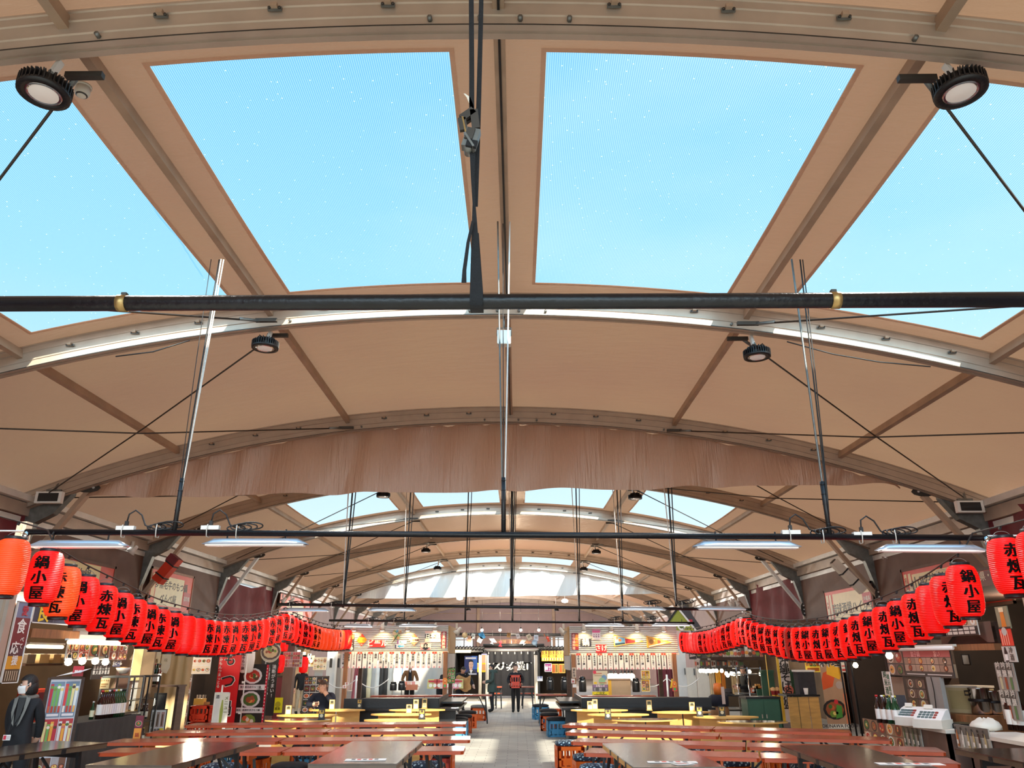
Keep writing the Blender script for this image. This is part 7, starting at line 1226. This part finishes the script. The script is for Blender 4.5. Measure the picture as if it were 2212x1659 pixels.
# ==== people =========================================================================
BASE = dict(pelvis=(0, 0, .93), waist=(0, 0, 1.06), chest=(0, .0, 1.27), neck=(0, .0, 1.44), jaw=(0, -.02, 1.515), head=(0, -.01, 1.6), crown=(0, .0, 1.685))
for s_, k_ in ((-1, 'l'), (1, 'r')): BASE.update({'shoulder'+k_: (s_*.175, .0, 1.385), 'elbow'+k_: (s_*.24, .03, 1.12), 'wrist'+k_: (s_*.25, -.05, .89), 'hand'+k_: (s_*.25, -.07, .8), 'hip'+k_: (s_*.09, 0, .88), 'knee'+k_: (s_*.1, -.02, .49), 'ankle'+k_: (s_*.1, .02, .1), 'toe'+k_: (s_*.11, -.15, .045)})
RAD = dict(pelvis=(.165, .125), waist=(.155, .115), chest=(.18, .125), neck=(.06, .06), jaw=(.072, .08), head=(.088, .108), crown=(.062, .075), shoulder=(.078, .078), elbow=(.057, .057), wrist=(.046, .046), hand=(.042, .03), hip=(.105, .105), knee=(.074, .074), ankle=(.058, .058), toe=(.05, .045))
EDG = [('pelvis', 'waist'), ('waist', 'chest'), ('chest', 'neck'), ('neck', 'jaw'), ('jaw', 'head'), ('head', 'crown')]
for k_ in 'lr': EDG += [('chest', 'shoulder'+k_), ('shoulder'+k_, 'elbow'+k_), ('elbow'+k_, 'wrist'+k_), ('wrist'+k_, 'hand'+k_), ('pelvis', 'hip'+k_), ('hip'+k_, 'knee'+k_), ('knee'+k_, 'ankle'+k_), ('ankle'+k_, 'toe'+k_)]
def base_of(n): return n[:-1] if n not in RAD else n
def person(lab, loc, rz, pose, coat, trousers, hair='hair', head_yaw=0, head_tilt=0, s=1., long_hair=False, mask=False, fing=True, curl=(0, -.6, -.5), hairless=False):
    J = {k: Vector(v) for k, v in BASE.items()}; J.update({k: Vector(v) for k, v in pose.items()})
    if 'head' not in pose and ('neck' in pose):
        d = J['neck']-Vector(BASE['neck'])
        for k in ('jaw', 'head', 'crown'): J[k] = Vector(BASE[k])+d
    hc = J['head'].copy(); HR = Matrix.Translation(J['jaw']) @ Matrix.Rotation(head_yaw, 4, 'Z') @ Matrix.Rotation(head_tilt, 4, 'X') @ Matrix.Translation(-J['jaw'])
    for k in ('head', 'crown'): J[k] = HR @ J[k]
    names = list(J); idx = {n: i for i, n in enumerate(names)}; vs = [J[n] for n in names]; rads = [RAD[base_of(n)] for n in names]; es = [(idx[a], idx[b]) for a, b in EDG]; roots = [idx['pelvis']]
    if fing:
        for k in 'lr':
            w, h = J['wrist'+k], J['hand'+k]; d = (h-w).normalized(); sd = d.cross(Vector((0, 1, 0) if abs(d.y) < .8 else (0, 0, 1))).normalized(); cu = Vector(curl).normalized()
            for q, ln in ((-1.5, .055), (-.5, .068), (.5, .072), (1.5, .064)):
                a = h+sd*q*.018; b = a+d*ln*.55; c = b+(d*.6+cu*.4).normalized()*ln*.5; n0 = len(vs); vs += [a-d*.01, b, c]; rads += [(.011, .011), (.0095, .0095), (.008, .008)]; es += [(n0, n0+1), (n0+1, n0+2)]; roots.append(n0)
            a = w+(h-w)*.45+sd*-.025; b = a+(sd*-.7+d*.7).normalized()*.035; c = b+d*.03; n0 = len(vs); vs += [a, b, c]; rads += [(.013, .013), (.011, .011), (.009, .009)]; es += [(n0, n0+1), (n0+1, n0+2)]; roots.append(n0)
    me = bpy.data.meshes.new('sk'); me.from_pydata([tuple(v*s) for v in vs], es, []); o = bpy.data.objects.new('sk', me); C.objects.link(o)
    sk = o.modifiers.new('s', 'SKIN'); sk.branch_smoothing = .6
    for i, r in enumerate(rads): sv = me.skin_vertices[0].data[i]; sv.radius = (r[0]*s*1.04, r[1]*s*1.04); sv.use_root = i in roots
    sb = o.modifiers.new('b', 'SUBSURF'); sb.levels = 2; sb.render_levels = 2
    dg = bpy.context.evaluated_depsgraph_get(); m2 = bpy.data.meshes.new_from_object(o.evaluated_get(dg)); bpy.data.objects.remove(o)
    m2.materials.clear()
    for n in (coat, trousers, 'skin', 'cl_shoe'): m2.materials.append(MT[n])
    seg = [(J[a]*s, J[b]*s, a, b) for a, b in EDG]
    for p in m2.polygons:
        c = p.center; best = (9, None)
        for A, B, a, b in seg:
            d = B-A; t = max(0, min(1, (c-A).dot(d)/max(1e-6, d.length_squared))); q = (c-(A+d*t)).length
            if q < best[0]: best = (q, a, b, t)
        _, a, b, t = best
        if b in ('jaw', 'head', 'crown') or (b == 'neck' and t > .86): k = 2
        elif b.startswith('hand') or (b.startswith('wrist') and t > .92): k = 2
        elif b.startswith('toe') or (b.startswith('ankle') and t > .93): k = 3
        elif b.startswith(('knee', 'ankle')) or (b.startswith('hip') and c.z < (J['hip'+b[-1]].z-.06)*s): k = 1
        else: k = 0
        p.material_index = k; p.use_smooth = True
    root = bpy.data.objects.new('person', m2); C.objects.link(root); m2.name = 'body'; root.location = loc; root.rotation_euler[2] = rz; tag(root, lab, 'person')
    # head children
    hm = Matrix.Scale(s, 4) @ HR @ Matrix.Translation(hc)
    m = MB(); N = 20; K2 = 14; vv = []
    for i in range(K2+1):
        ph = pi*i/K2
        for k in range(N): a = 2*pi*k/N; vv.append((.094*sin(ph)*cos(a), .112*sin(ph)*sin(a)+.008, .122*cos(ph)+.006))
    ff = []
    for i in range(K2):
        for k in range(N):
            q = (i*N+k, i*N+(k+1) % N, (i+1)*N+(k+1) % N, (i+1)*N+k); c = sum((Vector(vv[t]) for t in q), Vector())/4
            if c.z > (.052 if c.y < -.03 else (-.01 if c.y < .02 else (-.1 if not long_hair else -.2))): ff.append(q)
    if not hairless: m.add(vv, ff, hair, sm=True, M=hm)
    if long_hair: m.lathe([(.085, .02), (.098, -.05), (.088, -.12), (.05, -.15)], hair, 16, c=(0, .03, 0), M=hm)
    if m.v: m.build('hair', root)
    m = MB()
    for q in (-1, 1):
        m.lathe([(0, .006), (.009, .003), (.009, -.003), (0, -.006)], 'white', 8, (q*.033, -.08, .008), M=hm); m.lathe([(0, .005), (.005, .0), (0, -.005)], 'black', 8, (q*.033, -.0862, .008), M=hm); m.box((q*.034, -.082, .03), (.034, .012, .006), hair, M=hm)
    m.build('eyes', root)
    m = MB(); m.add([(0, -.1, .01), (-.016, -.1, -.028), (.016, -.1, -.028), (0, -.12, -.022)], [(0, 1, 3), (0, 3, 2), (1, 2, 3)], 'skin', sm=True, M=hm)
    for q in (-1, 1): m.lathe([(0, .03), (.012, .02), (.014, 0), (.008, -.025), (0, -.03)], 'skin', 8, (q*.09, .005, -.005), M=hm)
    m.build('nose_and_ears', root)
    if not mask: m = MB(); m.box((0, -.083, -.05), (.042, .012, .008), 'print', (170, 90, 84), M=hm); m.build('mouth', root)
    else:
        m = MB(); vv = []; 
        for i in range(7):
            for k in range(11): a = -1.15+2.3*k/10; z = .0-.1*i/6; b = 1-.12*abs(i-2)/3; vv.append((.096*sin(a)*b, -.112*cos(a)*b-.012*(1-abs(a)/1.2), z-.008))
        m.add(vv, [(i*11+k, (i+1)*11+k, (i+1)*11+k+1, i*11+k+1) for i in range(6) for k in range(10)], 'mask', sm=True, M=hm)
        for q in (-1, 1): m.tube([hm @ Vector((q*.085, -.04, -.02)), hm @ Vector((q*.098, .01, .02))], .003, 'mask', 5)
        m.build('face_mask', root)
    return root
# masked person at the left
q = atz(47, 1560, 1.0); px = at(46, 1560, 9.85)
P1p = person('masked person in a black hooded jacket with grey lining and a name badge', (px.x, 9.85, 0), .12, dict(elbowl=(-.2, .1, 1.12), wristl=(-.17, .16, .92), handl=(-.1, .19, .87), elbowr=(.2, .1, 1.12), wristr=(.17, .16, .92), handr=(.1, .19, .87), shoulderl=(-.15, .02, 1.385), shoulderr=(.15, .02, 1.385)), 'cl_dark', 'cl_dark', 'hair', head_yaw=-.95, head_tilt=.12, s=.915, long_hair=True, mask=True)
m = MB()
for q in (-1, 1): m.add([(q*.05, -.1, 1.44), (q*.1, -.09, 1.42), (q*.085, -.14, 1.25), (q*.05, -.15, 1.12), (q*.02, -.15, 1.08), (q*.05, -.135, 1.25)], [(0, 1, 2, 5), (5, 2, 3, 4)], 'cushion_grey')
m.lathe([(.11, 0), (.13, .03), (.11, .06), (.08, .05)], 'cushion_grey', 18, (0, .05, 1.4), cap=False); o_ = m.build('hood_lining', P1p); o_.scale = (.92,)*3
m = MB(); 
for q in (-1, 1): m.tube([(q*.06, -.08, 1.44), (q*.05, -.14, 1.25), (q*.0-.06, -.165, 1.0)], .004, 'black', 5)
m.build('lanyard', P1p).scale = (.92,)*3; m = MB(); m.box((-.06, -.172, .955), (.09, .006, .065), 'white'); m.rect(-.1, -.065, .93, .98, -.176, 'print', (206, 40, 60)); m.rect(-.06, -.02, .935, .975, -.176, 'print', (206, 196, 196)); m.build('name_badge', P1p).scale = (.92,)*3
m = MB(); m.add([(-.045, -.1, 1.43), (.045, -.1, 1.43), (.02, -.142, 1.1), (-.02, -.142, 1.1)], [(0, 3, 2, 1)], 'black'); m.build('shirt', P1p).scale = (.92,)*3
# seated man
sm = person('seated man in a dark jacket, hand on his mouth, at a yellow oval table', (-4.38, 18.08, 0), .1, dict(pelvis=(0, .12, .5), waist=(0, .08, .64), chest=(0, -.02, .86), neck=(0, -.06, 1.0), jaw=(0, -.12, 1.06), head=(0, -.14, 1.14), crown=(0, -.14, 1.22),
    shoulderl=(-.2, -.0, .94), shoulderr=(.2, .0, .94), elbowl=(-.3, -.16, .74), wristl=(-.12, -.34, .77), handl=(-.06, -.4, .785), elbowr=(.25, -.3, .78), wristr=(.1, -.28, .96), handr=(.03, -.27, 1.03), hipl=(-.1, .08, .48), hipr=(.1, .08, .48), kneel=(-.14, -.32, .5), kneer=(.14, -.32, .5), anklel=(-.14, -.3, .1), ankler=(.14, -.3, .1), toel=(-.14, -.45, .045), toer=(.14, -.45, .045)), 'cl_navy', 'cl_jean', 'hair_brown', head_tilt=.35, s=1.04, curl=(0, -.3, .4))
m = MB(); m.box((0, 0, 0), (.07, .14, .01), 'black'); solo(m, 'phone', 'dark phone held over the table by the seated man', 'phone', (-4.4, 17.6, .84), .2)
t = thing('stool', 'low crate stool under the seated man', 'stool', (-4.38, 18.2, 0)); m = MB(); m.bx(-.2, .2, -.16, .16, .36, .4, 'black'); m.build('seat', t)
for a in (-.17, .17):
    for b in (-.13, .13): m = MB(); m.bx(a-.02, a+.02, b-.02, b+.02, 0, .36, 'black'); m.build('leg', t)
# others
p = at(645, 1540, 26.6); person('standing person in a dark jacket and beige trousers by the black menu board', (p.x, 26.6, 0), .5, dict(wristr=(.2, -.2, 1.05), handr=(.14, -.27, 1.06)), 'cl_dark', 'cl_beige', 'hair', head_yaw=.3, s=.9)
p = at(884, 1500, 27.6); bc = person('man in a brown jacket leaning over the far table with a printed tray', (p.x, 27.6, 0), .15, dict(wristl=(-.14, -.3, .95), handl=(-.08, -.38, .93), elbowl=(-.28, -.05, 1.1), wristr=(.2, -.3, .95), handr=(.16, -.38, .93), elbowr=(.28, -.05, 1.1), neck=(0, -.04, 1.43)), 'cl_brown', 'cl_dark', 'hair', s=.95, head_tilt=.3)
m = MB(); m.add([(-.05, -.11, 1.45), (.05, -.11, 1.45), (.07, -.15, 1.0), (-.07, -.15, 1.0)], [(0, 3, 2, 1)], 'cl_dark'); m.build('vest', bc).scale = (.95,)*3; m = MB(); m.add([(-.05, -.1, 1.47), (.05, -.1, 1.47), (0, -.14, 1.34)], [(0, 2, 1)], 'white'); m.build('collar', bc).scale = (.95,)*3
m = MB(); m.box((0, 0, 0), (.56, .34, .03), 'print', (236, 220, 206)); m.rect(-.2, .2, -.1, .1, -.2, 'print', (230, 150, 120)); 
for i in range(4): m.box((-.2+.13*i, 0, .017), (.11, .26, .004), 'print', [(226, 120, 90), (240, 190, 160), (200, 90, 80), (236, 226, 200)][i])
o = solo(m, 'printed_tray', 'printed tray with orange pictures held by the man in the brown jacket', 'tray', (p.x+.12, 27.2, .92), .2); o.rotation_euler[0] = .5
p = at(950, 1500, 28.2); person('person in black bending over beside the man in the brown jacket', (p.x, 28.2, 0), 1.0, dict(chest=(0, -.16, 1.2), waist=(0, -.05, 1.05), neck=(0, -.32, 1.28), jaw=(0, -.4, 1.3), head=(0, -.46, 1.34), crown=(0, -.5, 1.4), shoulderl=(-.19, -.2, 1.26), shoulderr=(.19, -.2, 1.26), elbowl=(-.22, -.3, 1.0), elbowr=(.22, -.3, 1.0), wristl=(-.18, -.42, .84), wristr=(.18, -.42, .84), handl=(-.15, -.48, .8), handr=(.15, -.48, .8)), 'cl_dark', 'cl_dark', s=.93)
p = at(1001, 1500, 27.9); bp_ = person('black-haired person in black holding a tan cloth over the snack table', (p.x-.1, 27.9, 0), .35, dict(chest=(0, -.1, 1.24), neck=(0, -.2, 1.38), jaw=(0, -.27, 1.42), head=(0, -.3, 1.49), crown=(0, -.3, 1.57), shoulderl=(-.19, -.1, 1.33), shoulderr=(.19, -.1, 1.33), elbowl=(-.28, -.2, 1.1), elbowr=(.36, -.16, 1.14), wristl=(-.1, -.42, 1.08), handl=(-.03, -.46, 1.06), wristr=(.4, -.35, .92), handr=(.4, -.42, .86)), 'cl_dark', 'cl_dark', head_tilt=.45, s=.92)
m = MB(); rr = random.Random(2); vv = [((-.26+.52*i/8)+.03*rr.uniform(-1, 1), -.05*sin(i*1.1)-.06*(j % 2), .3-.09*j+.05*sin(i*.9)) for j in range(6) for i in range(9)]; m.add(vv, [(j*9+i, (j+1)*9+i, (j+1)*9+i+1, j*9+i+1) for j in range(5) for i in range(8)], 'tan', sm=True); solo(m, 'tan_cloth', 'crumpled tan cloth held by the black-haired person', 'cloth', (p.x+.02, 27.3, .86))
p = at(1063, 1540, 27.6); gc = person('man in a grey-green hooded coat standing side-on at the end of the aisle', (p.x, 27.6, 0), -1.45, dict(wristl=(-.12, -.28, 1.08), handl=(-.05, -.33, 1.08), wristr=(.12, -.28, 1.05), handr=(.06, -.33, 1.06), elbowl=(-.25, -.02, 1.12), elbowr=(.25, -.02, 1.12), pelvis=(0, 0, .9)), 'cl_coatgreen', 'cl_dark', s=.9, head_tilt=.2)
m = MB(); m.lathe([(.16, 0), (.17, .05), (.13, .12), (.08, .1)], 'cl_coatgreen', 16, (0, .05, 1.4), cap=False); m.build('hood', gc).scale = (.9,)*3; m = MB(); m.lathe([(.185, .72), (.19, .8), (.175, 1.0)], 'cl_coatgreen', 18, cap=False); m.build('coat_hem', gc).scale = (.9,)*3
p = at(1114, 1540, 27.5); cm = person('person in dark clothes walking up the aisle carrying a red bottle crate', (p.x, 27.5, 0), .0, dict(wristl=(-.21, -.22, 1.0), handl=(-.19, -.29, .99), wristr=(.21, -.22, 1.0), handr=(.19, -.29, .99), elbowl=(-.3, .04, 1.12), elbowr=(.3, .04, 1.12), kneel=(-.09, -.06, .49), anklel=(-.09, -.03, .1), toel=(-.1, -.2, .045), ankler=(.1, .1, .1), toer=(.1, -.06, .045)), 'cl_dark', 'cl_dark', s=.9)
o = bpy.data.objects.new('beer_crate', crate_mesh('crate_red')); C.objects.link(o); o.location = (p.x, 27.08, .79); o.scale = (.85, .6, 1.2); tag(o, 'red bottle crate carried by the person walking up the aisle', 'crate', 'beer crate stools')
for i in range(3): bottle(Vector((p.x-.1+.1*i, 27.06, .81)), 'glassbrown' if i == 0 else 'glassgreen', f'bottle in the carried red crate, {ORD[i]} from the left', .3)
p = at(1618, 1560, 22.2); person('person in black standing side-on inside the goods stall at the right', (p.x, 22.2, 0), -1.4, dict(wristl=(-.1, -.3, 1.1), handl=(-.05, -.36, 1.1), wristr=(.12, -.28, 1.05), handr=(.06, -.34, 1.06)), 'cl_dark', 'cl_dark', s=.9)
# ==== light ==========================================================================
W = bpy.data.worlds.new('sky'); S.world = W; W.use_nodes = True; nt = W.node_tree; lk = nt.links.new
bg = nt.nodes['Background']; tc = node(nt, 'ShaderNodeTexCoord'); sx = node(nt, 'ShaderNodeSeparateXYZ'); lk(tc.outputs['Generated'], sx.inputs[0])
cr = node(nt, 'ShaderNodeValToRGB'); e = cr.color_ramp.elements; lk(sx.outputs[2], cr.inputs[0])
e[0].position = 0.0; e[0].color = (1, 1, 1, 1); e[1].position = 1.0; e[1].color = (*L((90, 170, 236)), 1)
for p_, c_ in ((.06, (240, 250, 255)), (.16, (214, 240, 252)), (.42, (150, 220, 252)), (.72, (118, 202, 250))): q = e.new(p_); q.color = (*L(c_), 1)
nz = node(nt, 'ShaderNodeTexNoise'); nz.inputs['Scale'].default_value = 2.2; nz.inputs['Detail'].default_value = 5; mp = node(nt, 'ShaderNodeMapping'); mp.inputs['Scale'].default_value = (1, 1, 2.5); lk(tc.outputs['Generated'], mp.inputs[0]); lk(mp.outputs[0], nz.inputs['Vector'])
# a little thin cloud, thicker toward +x
ma = node(nt, 'ShaderNodeMath', operation='MULTIPLY_ADD'); lk(sx.outputs[0], ma.inputs[0]); ma.inputs[1].default_value = .42; lk(nz.outputs['Fac'], ma.inputs[2])
mr = node(nt, 'ShaderNodeMapRange'); lk(ma.outputs[0], mr.inputs[0]); mr.inputs[1].default_value = .45; mr.inputs[2].default_value = .95; mr.inputs[3].default_value = 0; mr.inputs[4].default_value = .5
mx = node(nt, 'ShaderNodeMix', data_type='RGBA'); lk(mr.outputs[0], mx.inputs[0]); lk(cr.outputs[0], mx.inputs[6]); mx.inputs[7].default_value = (*L((216, 248, 255)), 1)
# extra sky brightness low behind the camera, added as front fill
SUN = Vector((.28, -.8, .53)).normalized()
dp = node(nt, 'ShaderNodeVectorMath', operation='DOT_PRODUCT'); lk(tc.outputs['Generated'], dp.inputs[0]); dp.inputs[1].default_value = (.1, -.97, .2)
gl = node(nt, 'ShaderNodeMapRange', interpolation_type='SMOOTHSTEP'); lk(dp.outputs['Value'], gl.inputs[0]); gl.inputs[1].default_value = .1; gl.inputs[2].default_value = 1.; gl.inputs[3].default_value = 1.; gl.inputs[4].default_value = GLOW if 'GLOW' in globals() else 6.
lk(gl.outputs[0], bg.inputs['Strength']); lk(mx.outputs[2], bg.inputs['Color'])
sd = bpy.data.lights.new('sun', 'SUN'); sd.energy = 13; sd.angle = .02; sd.color = (1, .91, .72); so = bpy.data.objects.new('sun', sd); C.objects.link(so); so.rotation_euler = SUN.to_track_quat('Z', 'Y').to_euler()
# lights added to fill the hall
def area(x, y, z, sx_, sy_, en, col=(1, .95, .88), rot=(0, 0, 0)):
    d = bpy.data.lights.new('pipe_lamp_and_fill', 'AREA'); d.shape = 'RECTANGLE'; d.size = sx_; d.size_y = sy_; d.energy = en; d.specular_factor = .15; d.color = col; o = bpy.data.objects.new('pipe_lamp_and_fill', d); C.objects.link(o); o.location = (x, y, z); o.rotation_euler = rot
for p, s_, l_ in HB[:10]:  # fill spots added at high-bay lamps that are themselves unlit
    d = bpy.data.lights.new('high_bay_fill', 'SPOT'); d.energy = 330; d.spot_size = 2.6; d.spot_blend = .7; d.shadow_soft_size = .1; d.color = (1, .95, .88); o = bpy.data.objects.new('high_bay_fill', d); C.objects.link(o); o.location = (p.x, p.y, p.z-.1)
for y, xs in ((7.44, (-4.36, -2.6, 2.28, 4.09)), (15.5, (-4.27, -2.5, 2.5, 4.1)), (20.2, (-4.1, -2.58, 2.27, 4.0))):  # strips at the unlit near and middle housings are added fill; kiosk ones lit
    for x in xs: area(x, y, 2.74 if y < 10 else (2.6 if y < 16 else 2.49), .9, .07, 7)
for (x, y, z) in ((-8.2, 12.4, 2.4), (7.6, 11.4, 2.4), (-8.9, 17.5, 2.3), (8.7, 17.5, 2.3), (-9, 22.6, 2.3), (-8.8, 28, 2.3), (8, 26, 2.5), (-2.9, 22.2, 2.3), (2.7, 22.2, 2.3), (-2.2, 35, 2.3), (2.4, 35, 2.3), (-.2, 34.4, 2.6), (-3.9, 24.6, 2.2), (3.4, 24, 2.2), (-4, 50, 4.6), (4, 50, 4.6), (0, 60, 4.6), (-.2, 34, 3.6), (-.2, 36.2, 3.4)):  # unseen point lights added to brighten stalls, curtain, arched sign and gable
    d = bpy.data.lights.new('fill_point_light', 'POINT'); d.energy = 140 if x < -5 else 75; d.shadow_soft_size = .15; d.color = (1, .86, .66) if y < 40 else (1, .95, .9); d.energy = 900 if y > 40 else (200 if y > 33 else d.energy); o = bpy.data.objects.new('fill_point_light', d); C.objects.link(o); o.location = (x, y, z)
S.view_settings.view_transform = 'Standard'; S.view_settings.look = 'None'; S.view_settings.exposure = 0
S.cycles.use_denoising = True; S.cycles.max_bounces = 8; S.cycles.transparent_max_bounces = 16; S.cycles.sample_clamp_indirect = 6; S.cycles.caustics_reflective = False; S.cycles.caustics_refractive = False
# labels must single things out
for l_, os_ in LABELS.items():
    if len(os_) > 1: print('SAME LABEL', len(os_), l_)
    n_ = len(l_.split())
    if n_ < 4 or n_ > 16: print('LABEL LENGTH', n_, l_)
